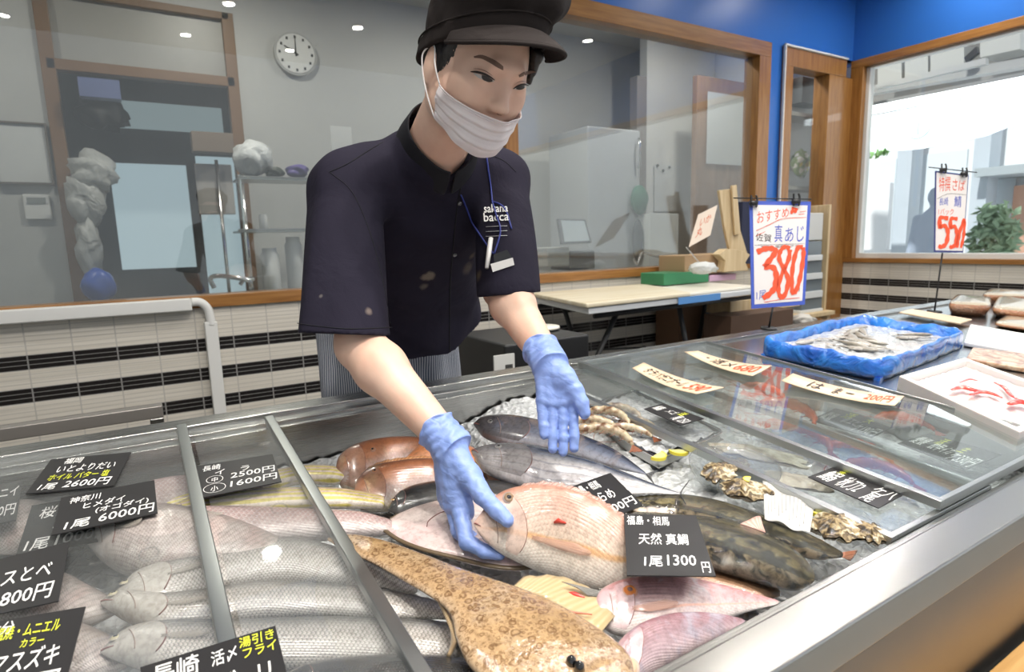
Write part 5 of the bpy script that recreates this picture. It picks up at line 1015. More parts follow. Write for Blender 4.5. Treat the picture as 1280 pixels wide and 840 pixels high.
# clear bowl
cb=case(915,606,-.045); ringv=[]; 
bowl=MB(); prof=[(.045,0),(.062,.010),(.074,.028),(.078,.042),(.081,.042),(.077,.026),(.064,.007),(.045,-.003)]; na=48; vv=[];ff_=[]
for (r_,z_) in prof:
    for j in range(na): a=2*PI*j/na; vv.append(cb+np.array([1,0,0])*r_*math.cos(a)+CVD*r_*math.sin(a)+CN*z_)
for i in range(len(prof)-1):
    for j in range(na): ff_.append((i*na+j,i*na+(j+1)%na,(i+1)*na+(j+1)%na,(i+1)*na+j))
ff_.append(tuple(range(na))[::-1]); ff_.append(tuple((len(prof)-1)*na+k for k in range(na)))
tag(mesh('clear_bowl',vv,ff_,glassmat('clear_bowl_plastic',(.88,.9,.9),.06,.05,1.45,.10)),'shallow clear plastic bowl holding two oysters','bowl')
ice_bed(.80,.93,.56,.80,lambda X,Y:-.070,'crushed_ice','crushed ice heaped beside the clear bowl of oysters',.008)
def lemon(px,py,h,r,label,ang=0):
    c=case(px,py,h); t=empty('lemon_slice',c,label,'lemon slice','lemon slices among the seafood'); na=24
    def half(r0,r1,z0,z1,name,material):
        V=[];n_=na
        for z in (z0,z1):
            for rr_ in (r0,r1):
                for j in range(n_+1): a=ang+PI*j/n_; V.append(c+np.array([1,0,0])*rr_*math.cos(a)+CVD*rr_*math.sin(a)+CN*z)
        k=n_+1; F2=[]
        for j in range(n_): F2+=[(j,j+1,k+j+1,k+j),(2*k+j,3*k+j,3*k+j+1,2*k+j+1),(k+j,k+j+1,3*k+j+1,3*k+j),(j,2*k+j,2*k+j+1,j+1)]
        F2+=[(0,k,3*k,2*k),(n_,2*k+n_,3*k+n_,k+n_)]
        return mesh(name,V,F2,material,t,False)
    half(r*.88,r,0,.006,'rind',mat('lemon_rind',(.80,.68,.06),.4)); half(.0005,r*.88,.0005,.0055,'flesh',mat('lemon_flesh',(.80,.74,.28),.25,coat=.6)); return t
lemon(820,571,-.020,.020,'bright lemon slice at the corner of the prawn tray',3.4); lemon(848,565,-.022,.020,'pale lemon slice next to the bright one',2.6); lemon(937,603,.012,.011,'tiny lemon piece on the oyster',.5); lemon(1028,642,-.02,.020,'lemon slice under the lower lid by the slip',.4)
# steel prawn tray
tq=[case(716,520,-.040),case(790,492,-.040),case(905,545,-.040),case(824,580,-.040)]
tr=empty('steel_tray',sum(tq)/4,'shallow steel tray of prawns on ice partly under the glass lid','tray')
quad_slab('tray_floor',[x-CN*.008 for x in tq],.002,stX,tr)
m=MB(); 
loop=[]; 
for i in range(4):
    a,b,c_=tq[i-1],tq[i],tq[(i+1)%4]; u=(a-b)/np.linalg.norm(a-b); w_=(c_-b)/np.linalg.norm(c_-b)
    for t_ in np.linspace(0,1,6): loop.append(b+u*.025*(1-t_)**2+w_*.025*t_**2+CN*.010)
loop.append(loop[0]); loop.append(loop[1]); v,f=tube_vf(loop,.0032,8,False); mesh('rolled_rim',v,f,chrome,tr)
P=np.array([[x-CN*.018 for x in loop],loop]); v,f=grid_vf(P); mesh('tray_wall',v,f,mat('tray_side_steel',(.50,.51,.50),.42,metal=.55),tr)
n_=24; P=np.zeros((n_,n_,3)); rg=np.random.default_rng(9)
for i in range(n_):
    for j in range(n_): P[i,j]=bil([tq[0]*.96+tq[2]*.04,tq[1]*.96+tq[3]*.04,tq[2]*.96+tq[0]*.04,tq[3]*.96+tq[1]*.04],i/(n_-1),j/(n_-1))+CN*(.009+rg.uniform(-.004,.004))
v,f=grid_vf(P); tag(mesh('crushed_ice',v,f,ice),'crushed ice in the steel prawn tray','ice',kind='stuff')
prm=mat('prawn_shell',(.55,.40,.22),.2,coat=.8,sss=.2); npz=noise(prm,60,3); lk(prm,ramp(prm,npz.outputs['Fac'],[(.40,(.16,.08,.04)),(.52,(.48,.38,.25)),(.7,(.62,.54,.40))]).outputs[0],bs(prm).inputs['Base Color']); dkp=mat('prawn_leg',(.22,.07,.03),.4)
def prawn(px,py,h,ang,s,label,seed,material=None,legm=None,group='prawns in the steel tray'):
    c=case(px,py,h); t=empty('prawn',c,label,'prawn',group); e1=np.array([math.cos(ang),0,0])+CVD*math.sin(ang); e2=np.array([-math.sin(ang),0,0])+CVD*math.cos(ang)
    pts=[c+s*(e1*x+e2*y)+CN*z*s for x,y,z in ((-.055,.0,.004),(-.030,.010,.008),(-.005,.012,.010),(.020,.004,.008),(.038,-.014,.004),(.044,-.030,.0))]
    P_=cr(pts,30); rr=np.interp(np.linspace(0,1,30),[0,.12,.4,.7,1],[.002,.0085,.0095,.0075,.003])*s*(1+.07*np.sign(np.sin(np.arange(30)*1.6)))
    v,f=tube_vf(P_,rr,12); b=mesh('body',v,f,material or prm,t)
    e=P_[-1]; d_=P_[-1]-P_[-3]; d_/=np.linalg.norm(d_); sd=np.cross(d_,CN)
    for k in (-1,0,1): m=MB(); m.prism([e,e+(d_*.018+sd*(k*.008-.004))*s,e+(d_*.020+sd*(k*.008+.004))*s],CN*.0012); m.build('tail_fan',legm or dkp,t)
    for k in range(5):
        a=P_[4+k*4]; tube('leg',[a,a-e2*.012*s-CN*.002,a-e2*.020*s-e1*.008*s-CN*.005],.0007*s,legm or dkp,t,seg=4)
    for k in (-1,1): tube('antenna',cr([P_[0],P_[0]-e1*.02*s+e2*k*.01*s+CN*.006,P_[0]-e1*.03*s+e2*k*.035*s,P_[0]+e1*.01*s+e2*k*.05*s],14),.0005*s,legm or dkp,t,seg=4)
    return t
for i,(x,y,h,an,s,lb) in enumerate(((742,532,-.012,-.5,1.1,'prawn nearest the open gloved hand'),(764,522,-.014,-1.0,1.1,'prawn with spread legs near the lid edge'),(757,545,-.012,-.7,1.2,'prawn lying lowest beside the bonito'),(783,541,-.018,-.3,1.0,'prawn in the middle of the steel tray'),(775,515,-.030,-.6,1.0,'prawn half hidden beneath the lid frame'),(800,532,-.032,-.9,.9,'prawn nearest the card with the yellow mark'))): prawn(x,y,h,an,s,lb,i)
redp=mat('red_prawn_shell',(.62,.10,.035),.25,coat=.8); redl=mat('red_prawn_leg',(.45,.06,.03),.4)
for i,(x,y,h,an,s,lb) in enumerate(((990,515,-.050,-1.3,1.5,'bright red prawn under the big lid beside the sign reflection'),(1000,545,-.050,-1.2,1.6,'red prawn under the big lid, nearer the lower rail'),(1075,565,-.055,-.9,1.2,'red prawn under the big lid between the two dim cards'),(1095,590,-.055,-.8,1.2,'red prawn nearest the front corner under the big lid'),(1130,528,-.055,-.8,1.2,'red prawn behind the 330 yen card under the lid'),(955,490,-.055,-1.0,1.2,'red prawn below the second wooden tag'))): prawn(x,y,h,an,s,lb,20+i,redp,redl,'red prawns under the big lid')
# printed slip
sp=empty('printed_slip',case(985,632,.0),'white printed slip hanging over the ice between oysters','paper slip')
q=[case(953,599,-.006),case(1018,631,-.012),case(1012,668,.004),case(956,647,.006)]; rows=[[bil(q,i/12,j/8)+CN*(.003*math.sin(i*.9+j*.5)) for i in range(13)] for j in range(9)]
v,f=grid_vf(np.array(rows)); o=mesh('paper',v,f,mat('thin_paper',(.58,.57,.55),.6),sp); solid(o,.0005,0)
grm=mat('grey_print',(.28,.28,.28),.6)
for k in range(11):
    u=.10+.075*k; P_=[bil(q,u,t_)+CN*(.003*math.sin(u*12*.9+t_*8*.5)+.0007) for t_ in np.linspace(.12,.86 - .1*(k%3),10)]; tube('printed_line',P_,.00028,grm,sp,seg=4,flat=.2)
# ---------------------------------------------------------------- blue bag tray
hb=.050
Lc=case(952,424,hb); Rc=case(1208,414,hb); Fc_=case(1104,453,hb); Bc=Lc+Rc-Fc_
blm=mat('blue_bag_film',(.015,.17,.66),.22,coat=.8,sss=.12,sssr=(.01,.02,.05)); nb=noise(blm,11,6,dist=1.6); bump(blm,nb.outputs['Fac'],1.0,.02); lk(blm,ramp(blm,nb.outputs['Fac'],[(.3,(.006,.10,.58)),(.7,(.04,.28,.88))]).outputs[0],bs(blm).inputs['Base Color'])
bt=empty('bag_lined_tray',(Lc+Rc)/2-CN*hb,'tray lined with a crumpled blue plastic bag','tray')
rg=np.random.default_rng(12); per=160; prof=[(1.02,-.052),(1.035,-.030),(1.03,-.008),(1.015,.004),(.985,.006),(.955,-.004),(.93,-.026),(.91,-.040)]
cen=(Lc+Rc)/2; rows=[]
for (k_,z_) in prof:
    row=[]
    for i in range(per+1):
        s_=4*(i%per)/per; e_=int(s_); t_=s_-e_; cs_=[Lc,Bc,Rc,Fc_]; p=cs_[e_%4]*(1-t_)+cs_[(e_+1)%4]*t_
        # rounded corners
        cr_=min(t_,1-t_); 
        p=cen+(p-cen)*(1-.05*math.exp(-(cr_/.06)**2)); ph_=2*PI*(i%per)/per
        wz=.0035*math.sin(ph_*7+1)+.0025*math.sin(ph_*19+1)+.0015*math.sin(ph_*43+k_*30); wr=.006*math.sin(ph_*9+z_*40)+.004*math.sin(ph_*23+z_*90)+.002*math.sin(ph_*57)
        p=cen+(p-cen)*(k_+wr)+CN*(z_+wz*(1 if z_>-.045 else 0)); row.append(p)
    rows.append(row)
v,f=grid_vf(np.array(rows)); o=mesh('blue_bag',v,f,blm,bt); sub(o,1); solid(o,.001,0)
quad_slab('tray_base',[cen+(x-cen)*.99-CN*.046 for x in (Lc,Bc,Rc,Fc_)],.010,blm,bt)
n_=30; P=np.zeros((n_,n_,3))
for i in range(n_):
    for j in range(n_): P[i,j]=bil([cen+(x-cen)*.90 for x in (Lc,Bc,Rc,Fc_)],i/(n_-1),j/(n_-1))-CN*(.024+rg.uniform(-.003,.003)-.012*math.sin(PI*i/(n_-1))*math.sin(PI*j/(n_-1)))
v,f=grid_vf(P); tag(mesh('crushed_ice',v,f,ice),'ice slush inside the blue bag','ice',kind='stuff')
gf=['small silvery fish in the blue bag tray']
m_small=fishmat('small_fish_skin',[(0,(.16,.15,.12)),(.4,(.36,.33,.28)),(1,(.58,.55,.50))],0,blot=((.22,.18,.13),40,.5,.7),bumpn=.4)
for i in range(16):
    u=.12+.76*((i*.37)%1); v_=.15+.7*((i*.61)%1); c_=bil([cen+(x-cen)*.80 for x in (Lc,Bc,Rc,Fc_)],u,v_)-CN*.010; an=i*1.9; e1=np.array([math.cos(an),0,0])+CVD*math.sin(an)
    P_=[c_+e1*x*.95 for x in (-.06,-.045,-.02,.01,.04,.055,.068)]; r_=[.002,.010,.013,.011,.006,.003,.006]
    t_=empty('small_fish',c_,'small whitish fish on ice in the blue bag tray','fish','small fish in the blue bag tray'); n2=24; PP=cr(P_,n2); rr=np.interp(np.linspace(0,1,n2),np.linspace(0,1,7),r_); vv_,ff2=tube_vf(PP,rr,12,True,.55); mesh('body',vv_,ff2,m_small,t_,uvs={'norm':[(k//12/(n2-1),abs(((k%12)/12)*2-1)) for k in range(n2*12)],'met':[(0,0)]*(n2*12)})
    a=PP[-1]; sd=np.cross(e1,CN); m=MB(); m.prism([a-e1*.006,a+e1*.022+sd*.016,a+e1*.014,a+e1*.022-sd*.016],CN*.0015); m.build('tail_fin',fin_pale,t_)
# ---------------------------------------------------------------- white foam box
h2=.030; q=[case(1206,446,h2),case(1330,462,h2),case(1330,575,h2),case(1104,470,h2)]
A_=case(1124,470,h2); B_=case(1206,447,h2); C_=case(1275,540,h2) ; q=[B_,B_+(C_-A_),C_,A_]; cq=sum(q)/4
foam=mat('white_foam',(.78,.74,.72),.6,sss=.1)
fb=empty('foam_box',cq-CN*h2,'white foam box of red fish pieces at the right edge','box')
rows=[]
for (k_,z_) in ((1.0,-.042),(1.0,-.002),(.995,.0),(.91,.0),(.90,-.002),(.88,-.024),(.0,-.024)): rows.append([cq+(x-cq)*k_+CN*z_ for x in q+[q[0]]])
v,f=grid_vf(np.array(rows)); o=mesh('foam_body',v,f,foam,fb,False)
n_=26; P=np.zeros((n_,n_,3))
for i in range(n_):
    for j in range(n_): P[i,j]=bil([cq+(x-cq)*.87 for x in q],i/(n_-1),j/(n_-1))-CN*(.016-.012*math.sin(PI*i/(n_-1))*math.sin(PI*j/(n_-1))+rg.uniform(-.002,.002))
pkm=mat('pale_pink_ice',(.80,.70,.69),.25,coat=.5,sss=.2); bump(pkm,noise(pkm,40,4).outputs['Fac'],.5,.006)
v,f=grid_vf(P); tag(mesh('pink_ice',v,f,pkm),'pinkish ice and film inside the foam box','ice',kind='stuff')
rfm=mat('red_fish_flesh',(.72,.06,.05),.25,coat=.8); nr_=noise(rfm,50,3); lk(rfm,ramp(rfm,nr_.outputs['Fac'],[(.35,(.66,.04,.035)),(.6,(.78,.16,.13)),(.72,(.86,.62,.58))]).outputs[0],bs(rfm).inputs['Base Color'])
for i,(pts,w_) in enumerate(((((1190,487),(1203,484),(1215,487),(1228,489)),.010),(((1213,493),(1228,490),(1240,492),(1252,497)),.008),(((1243,478),(1255,484),(1264,494),(1275,500)),.006),(((1262,505),(1275,502),(1290,507)),.012),(((1200,478),(1212,474),(1222,476)),.004))):
    tag(tube('red_flesh_strip',[case(x,y,.036) for x,y in pts],[w_*.4,w_,w_*.9,w_*.4] if len(pts)==4 else [w_*.5,w_,w_*.5],rfm,None,n=20,seg=10,flat=.5),('leftmost curl of red fish flesh in the foam box','second curl of red flesh in the foam box','thin red strip bending down in the foam box','thick red piece at the picture edge in the foam box','faint thin red strip farthest back in the foam box')[i],'fish piece')
# ---------------------------------------------------------------- trays and packs farther right
def deckbox(name,label,cat,px,h0,h1,material,bev=.004,grp=None):
    q_=[case(x,y,h1) for x,y in px]; m=MB(); m.prism([x-CN*(h1-h0) for x in q_],CN*(h1-h0)); return tag(m.build(name,material,None,bevel=bev),label,cat,grp)
deckbox('wooden_price_tag','long pale wooden tag lying on the deck by the 550 stand','price tag',[(1140,386),(1215,399),(1200,404),(1124,390)],.010,.016,tagwood,.001)
wt=mat('bright_white_tray',(.84,.84,.84),.4)
deckbox('white_tray','flat white tray right of the blue bag tray','tray',[(1213,405),(1330,425),(1330,450),(1205,427)],-.002,.014,wt)
brf=mat('orange_brown_food',(.50,.26,.12),.3,coat=.7); nf=noise(brf,30,4,dist=1); lk(brf,ramp(brf,nf.outputs['Fac'],[(.35,(.28,.10,.05)),(.5,(.58,.34,.20)),(.7,(.78,.62,.45))]).outputs[0],bs(brf).inputs['Base Color']); bump(brf,nf.outputs['Fac'],.8,.008)
deckbox('food_tray','low tray of orange brown seafood behind the foam box','food tray',[(1216,434),(1330,447),(1330,468),(1207,448)],-.002,.012,brf,.003)
film=glassmat('cling_film',(.95,.95,.95),.06,.06,1.5,.03); roe=mat('salmon_roe',(.62,.25,.11),.3,coat=.5,sss=.2); vo=roe.node_tree.nodes.new('ShaderNodeTexVoronoi'); vo.inputs['Scale'].default_value=120; lk(roe,coord(roe),vo.inputs['Vector']); bump(roe,vo.outputs['Distance'],.8,.004); lk(roe,ramp(roe,noise(roe,12,3).outputs['Fac'],[(.3,(.50,.17,.07)),(.7,(.72,.40,.22))]).outputs[0],bs(roe).inputs['Base Color'])
def pack(px,label,h=.0,ht=.045):
    q_=[case(x,y,h+ht) for x,y in px]; c_=sum(q_)/4; t=empty('seafood_pack',c_-CN*ht,label,'food pack','clear film packs on the deck')
    rows=[[c_+(x-c_)*k_+CN*z_ for x in q_+[q_[0]]] for k_,z_ in ((.0,-ht),(.86,-ht),(1,-ht*.25),(.92,-ht*.08),(.0,.0))]; 
    n4=32; rr=[]
    for k_,z_ in ((.01,-ht),(.84,-ht),(.97,-ht*.5),(1.0,-ht*.28),(.95,-ht*.05),(.6,0),(.01,.002)):
        row=[]
        for i in range(n4+1):
            s_=4*(i%n4)/n4; e_=int(s_); t_=s_-e_; p=q_[e_%4]*(1-t_)+q_[(e_+1)%4]*t_; cc_=min(t_,1-t_); p=c_+(p-c_)*(1-.10*math.exp(-(cc_/.12)**2)); row.append(c_+(p-c_)*k_+CN*z_)
        rr.append(row)
    rr=np.array(rr); v,f=grid_vf(rr[:5]*.985+c_*.015-CN*.004); mesh('seafood',v,f,roe,t); v,f=grid_vf(np.array([rr[4]*.98+c_*.02-CN*.004,rr[5]*.9+c_*.1-CN*.004,rr[6]-CN*.004])); mesh('pale_top_layer',v,f,mat('cream_layer',(.74,.62,.42),.4,coat=.4),t)
    v,f=grid_vf(rr[2:]); o=mesh('film_cover',v,f,film,t)
    return t
pack([(1196,366),(1240,370),(1240,381),(1184,378)],'film wrapped pack of orange seafood, nearest the 550 stand',ht=.055)
pack([(1250,366),(1300,374),(1300,390),(1238,384)],'film wrapped pack of orange seafood cut by the picture edge')
pack([(1262,390),(1310,398),(1310,412),(1240,403)],'low orange pack in front of the wrapped pair',ht=.02)
pack([(1238,359),(1300,362),(1300,370),(1226,367)],'white topped film pack behind the two orange packs',ht=.05)
# ================================================================ PERSON
HO=np.array([.483,.875,1.519]); HO=D(596,88,.955)
_y,_p,_r=math.radians(3),math.radians(27),math.radians(6)
_f=np.array([math.sin(_y)*math.cos(_p),-math.cos(_y)*math.cos(_p),-math.sin(_p)]); _l0=np.array([math.cos(_y),math.sin(_y),0]); _u0=np.cross(_f,_l0); 
if _u0[2]<0: _u0=-_u0
HL=_l0*math.cos(_r)-_u0*math.sin(_r); HU=_u0*math.cos(_r)+_l0*math.sin(_r); HM=np.array([HL,_f,HU])
def hw(l,f,u): return HO+l*HM[0]+f*HM[1]+u*HM[2]
def head_sdf(q):   # q in head coordinates (left, forward, up)
    d=ell(q,(0,-.012,.028),(.074,.092,.086))
    d=smin(d,ell(q,(0,.028,-.028),(.061,.058,.076)),.035)
    d=smin(d,ell(q,(0,.048,-.088),(.030,.028,.024)),.035)
    for s in (-1,1):
        d=smin(d,ell(q,(s*.036,.050,-.022),(.026,.026,.026)),.022)
        d=smin(d,ell(q,(s*.050,.004,-.055),(.020,.035,.030)),.03)
        d=smax(d,-ell(q,(s*.031,.093,.003),(.017,.012,.009)),.012)
        d=smin(d,ell(q,(s*.031,.0735,.001),(.0165,.0115,.0115)),.006)
        d=smin(d,ell(q,(s*.076,-.010,-.012),(.007,.017,.030)),.006)
        d=smin(d,ell(q,(s*.0105,.087,-.034),(.0075,.009,.007)),.006)
    d=smin(d,cone(q,(0,.080,.008),(0,.0965,-.030),.006,.0095),.014)
    d=smin(d,cone(q,(-.022,.083,.023),(.022,.083,.023),.007,.007),.016)
    for u,r in ((-.058,.0055),(-.067,.0065)): d=smin(d,cone(q,(-.014,.080,u),(.014,.080,u),r,r),.007)
    return d
# joints
SR=D(432,232,1.10); SL=D(628,222,1.27)
ER=D(450,432,1.00); EL=D(628,360,1.16); WR=D(560,552,.897); WL=D(684,450,.985)
NB=(SR+SL)/2+np.array([0,.012,.025]); HIP=np.array([.565,1.57,.95]); TT=NB-HIP; TT/=np.linalg.norm(TT)
TX=np.array([1,0,0.]); TX=TX-TT*(TX@TT); TX/=np.linalg.norm(TX); TF=np.cross(TX,TT); 
if TF[1]>0: TF=-TF
TM=np.array([TX,TF,TT])
def tw(x,f,t): return NB+x*TX+f*TF+t*TT
HANDR=dict(W=WR,palm=[(580,640,.862,.0152),(568,632,.878,.0155),(562,624,.893,.015),(558,616,.908,.014)],
  thumbc=(588,596,.862,.0155),
  f=[[(576,640,.860,.0132),(583,677,.832,.0102),(605,689,.822,.0090),(624,693,.820,.0076)],
     [(566,630,.880,.0120),(573,664,.860,.0100),(590,680,.852,.009),(604,686,.850,.0078)],
     [(562,622,.895,.0110),(570,652,.884,.0098),(584,668,.878,.009),(597,676,.876,.0076)],
     [(558,614,.910,.0105),(566,640,.902,.009),(576,654,.898,.008),(586,662,.896,.007)],
     [(588,596,.862,.0165),(603,619,.836,.0128),(620,637,.812,.0110),(634,650,.803,.0092)]])
HANDL=dict(W=WL,palm=[(679,500,.957,.0115),(690.5,503,.955,.0115),(703,503,.953,.0115),(714,499,.952,.0115)],
  thumbc=(706,472,.955,.016),
  f=[[(677.5,500,.957,.0098),(678.5,522,.948,.0072),(680,534,.942,.0074),(680.5,544,.938,.0066)],
     [(690,503,.955,.0102),(690.8,524,.946,.0074),(691,545,.938,.0073),(691,561,.934,.0068)],
     [(703,503,.953,.0104),(703.6,524,.945,.0075),(704,547,.937,.0074),(704,565,.932,.0069)],
     [(715,500,.952,.0104),(716.8,522,.945,.0074),(717.6,544,.936,.0073),(717.8,560,.933,.0068)],
     [(706,472,.955,.0170),(719,488,.945,.0128),(727,504,.937,.0106),(731,517,.933,.0084)]])
def hand_sdf(p,H,off=0.0):
    W=H['W']; d=None
    for (x,y,z,r) in H['palm']:
        m=D(x,y,z); c=cone(p,W+(m-W)*.12,m,.0175,r); d=c if d is None else smin(d,c,.014)
    t=D(*H['thumbc'][:3]); d=smin(d,cone(p,W+(t-W)*.1,t,.019,H['thumbc'][3]),.016)
    fs=None
    for i,ch in enumerate(H['f']):
        c=chain(p,[D(*j[:3]) for j in ch],[j[3] for j in ch],.004)
        d=smin(d,c,.008) if i==4 else (c if fs is None else np.minimum(fs,c)) if False else smin(d,c,.0010)
    return d+off
def body_sdf(p):
    q=(p-HO)@HM.T
    d=head_sdf(q)
    nk0=hw(0,-.030,-.045); d=smin(d,cone(p,nk0,NB+TT*.005+TF*.005,.050,.060),.03)
    ch=ell(p,tw(0,.0,-.15),(.145,.085,.17),TM); ch=smin(ch,ell(p,tw(0,0,-.40),(.13,.085,.18),TM),.08)
    ch=smin(ch,ell(p,HIP+np.array([0,.02,0]),(.155,.11,.12)),.08)
    for s in (SR,SL): ch=smin(ch,cone(p,NB-TT*.03,s,.05,.042),.05)
    d=smin(d,ch,.04)
    for S_,E_,W_,H in ((SR,ER,WR,HANDR),(SL,EL,WL,HANDL)):
        k=1.0 if S_ is SR else .98
        mid=E_+(W_-E_)*.25
        a=smin(cone(p,S_,E_,.044,.038*k),cone(p,E_,mid,.037*k,.0405*k),.02); a=smin(a,cone(p,mid,W_,.0405*k,.0245*k),.02)
        h=hand_sdf(p,H,.0016); a=smin(a,h,.012); d=smin(d,a,.02)
    for s in (-1,1): d=smin(d,cone(p,HIP+np.array([s*.085,.02,-.05]),HIP+np.array([s*.095,.03,-.42]),.085,.06),.05)
    return d
skin=mat('skin',(.62,.37,.26),.42,spec=.4,sss=.08,sssr=(.012,.005,.003))
v=noise(skin,14,3); c=ramp(skin,v.outputs['Fac'],[(.3,(.70,.43,.32)),(.7,(.82,.57,.45))]); lk(skin,c.outputs[0],bs(skin).inputs['Base Color'])
bump(skin,noise(skin,420,2).outputs['Fac'],.08,.001)
person=empty('person',(HIP[0],HIP[1],0),'person in black cap, white mask and dark shirt leaning over the fish with blue gloves','person')
V_,F_=sdf_mesh(body_sdf,(.10,.60,.5),(.86,1.66,1.66),.003)
np_mesh('body',V_,F_,skin,person)
# ---- gloves
glove=mat('nitrile_glove',(.20,.31,.80),.42,spec=.45,sss=.05)
n1=noise(glove,55,4,dist=1.2); w=glove.node_tree.nodes.new('ShaderNodeTexWave'); w.inputs['Scale'].default_value=26; w.inputs['Distortion'].default_value=14; w.inputs['Detail'].default_value=3; w.inputs['Detail Scale'].default_value=1.2
lk(glove,mapping(glove,coord(glove),(1,1,1.6),(.3,.5,.2)),w.inputs['Vector'])
h=math_(glove,'ADD',math_(glove,'MULTIPLY',w.outputs['Fac'],.45),n1.outputs['Fac']); bump(glove,h,.35,.0012)
c=ramp(glove,n1.outputs['Fac'],[(.3,(.21,.31,.66)),(.7,(.28,.39,.76))]); lk(glove,c.outputs[0],bs(glove).inputs['Base Color'])
def glove_sdf(H,E_):
    W=H['W']; ax=(W-E_)/np.linalg.norm(W-E_); st=W-ax*.028
    def f(p):
        d=hand_sdf(p,H,-.0004)
        t=(p-W)@ax
        rad=np.linalg.norm((p-W)-t[:,None]*ax,axis=1)
        ang=np.arctan2((p-W)@np.cross(ax,[0,0,1.]),(p-W)@np.cross(ax,np.cross(ax,[0,0,1.])))
        cuff=np.maximum(rad-(.0298+.0006*np.sin(t*480+2.5*np.sin(ang*2))+.0009*np.sin(ang*5+t*90)-.05*np.minimum(t+.02,0)*(-1)*-1*0+.10*np.maximum(-t-.010,0)),np.maximum(-(t+.030+.003*np.sin(ang*3+1)),t-.02))
        inner=np.maximum(rad-(.0252+.10*np.maximum(-t-.012,0)),np.maximum(t+.006,-(t+.2)))
        roll=np.sqrt((rad-.0318)**2+(t+.030+.003*np.sin(ang*3+1))**2)-.0017
        d=smin(d,cuff,.008); d=smin(d,roll,.0015)
        return d+.0005*np.sin(p[:,0]*170+p[:,2]*260+2*np.sin(p[:,1]*120))*np.sin(p[:,1]*210+p[:,2]*90)
    return f
for nm,H,E_,lb in (('glove',HANDR,ER,'blue nitrile glove gripping the fish head'),('glove',HANDL,EL,'blue nitrile glove, palm open')):
    pts=np.array([D(*j[:3]) for ch in H['f'] for j in ch]+[H['W']]); V_,F_=sdf_mesh(glove_sdf(H,E_),pts.min(0)-.05,pts.max(0)+.05,.0013)
    g=np_mesh('glove',V_,F_,glove,person); g['label']=lb
# ---- shirt
shirtm=mat('shirt_cloth',(.017,.015,.027),.88,spec=.15)
n1=noise(shirtm,9,4,dist=.6); n2=noise(shirtm,900,1)
h=math_(shirtm,'ADD',n1.outputs['Fac'],math_(shirtm,'MULTIPLY',n2.outputs['Fac'],.04)); bump(shirtm,h,.6,.014)
# bleached / dusty stains with a shape of their own
co_=coord(shirtm,'Object')
def blob(m,center,rad,soft=.5):
    g=m.node_tree.nodes.new('ShaderNodeVectorMath'); g.operation='DISTANCE'; lk(m,co_,g.inputs[0]); g.inputs[1].default_value=tuple(center)
    nn=noise(m,60,3); d=math_(m,'ADD',g.outputs['Value'],math_(m,'MULTIPLY',math_(m,'SUBTRACT',nn.outputs['Fac'],.5),rad*.9))
    r=m.node_tree.nodes.new('ShaderNodeMapRange'); r.inputs['From Min'].default_value=rad; r.inputs['From Max'].default_value=rad*soft; r.inputs['To Min'].default_value=0; r.inputs['To Max'].default_value=1; lk(m,d,r.inputs['Value']); return r.outputs[0]
TN=tw
NBW=NB
def shirt_solid(p):
    ch=ell(p,tw(.0,.015,-.15),(.165,.105,.185),TM)
    ch=smin(ch,ell(p,tw(.012,.02,-.36),(.168,.115,.19),TM),.07)
    ch=smin(ch,ell(p,tw(.020,.04,-.50),(.190,.135,.15),TM),.07)
    for s in (SR,SL):
        ch=smin(ch,cone(p,NB-TT*.010-TF*.018,NB*.35+s*.65+TT*.006-TF*.01,.060,.054),.04); ch=smin(ch,cone(p,NB-TT*.02,s+TT*.000,.05,.052),.04)
    d=ch
    for S_,E_,hp,r0,r1 in ((SR,ER,HEMR,.063,.077),(SL,EL,HEML,.058,.060)):
        d=smin(d,cone(p,S_-TT*.012,hp,r0,r1),.035)
    q=(p-HO)@HM.T
    ax=hw(0,-.040,-.05)-NB; ax/=np.linalg.norm(ax); ffw=np.array([ax[2]*0,ax[2],-ax[1]]); ffw=-ffw if ffw[1]>0 else ffw; ffw/=np.linalg.norm(ffw)
    cl=cone(p,NB-TT*.02+ffw*-.005,NB+ax*.055+ffw*.004,.088,.074); cl=np.maximum(cl,(p-NB)@ax-.088); d=smin(d,cl,.03)
    return d
HEMR=D(431,431,1.005); HEML=D(637,372,1.13)
FOLDS=[]
def tp(px,py,d): return D(px,py,d)
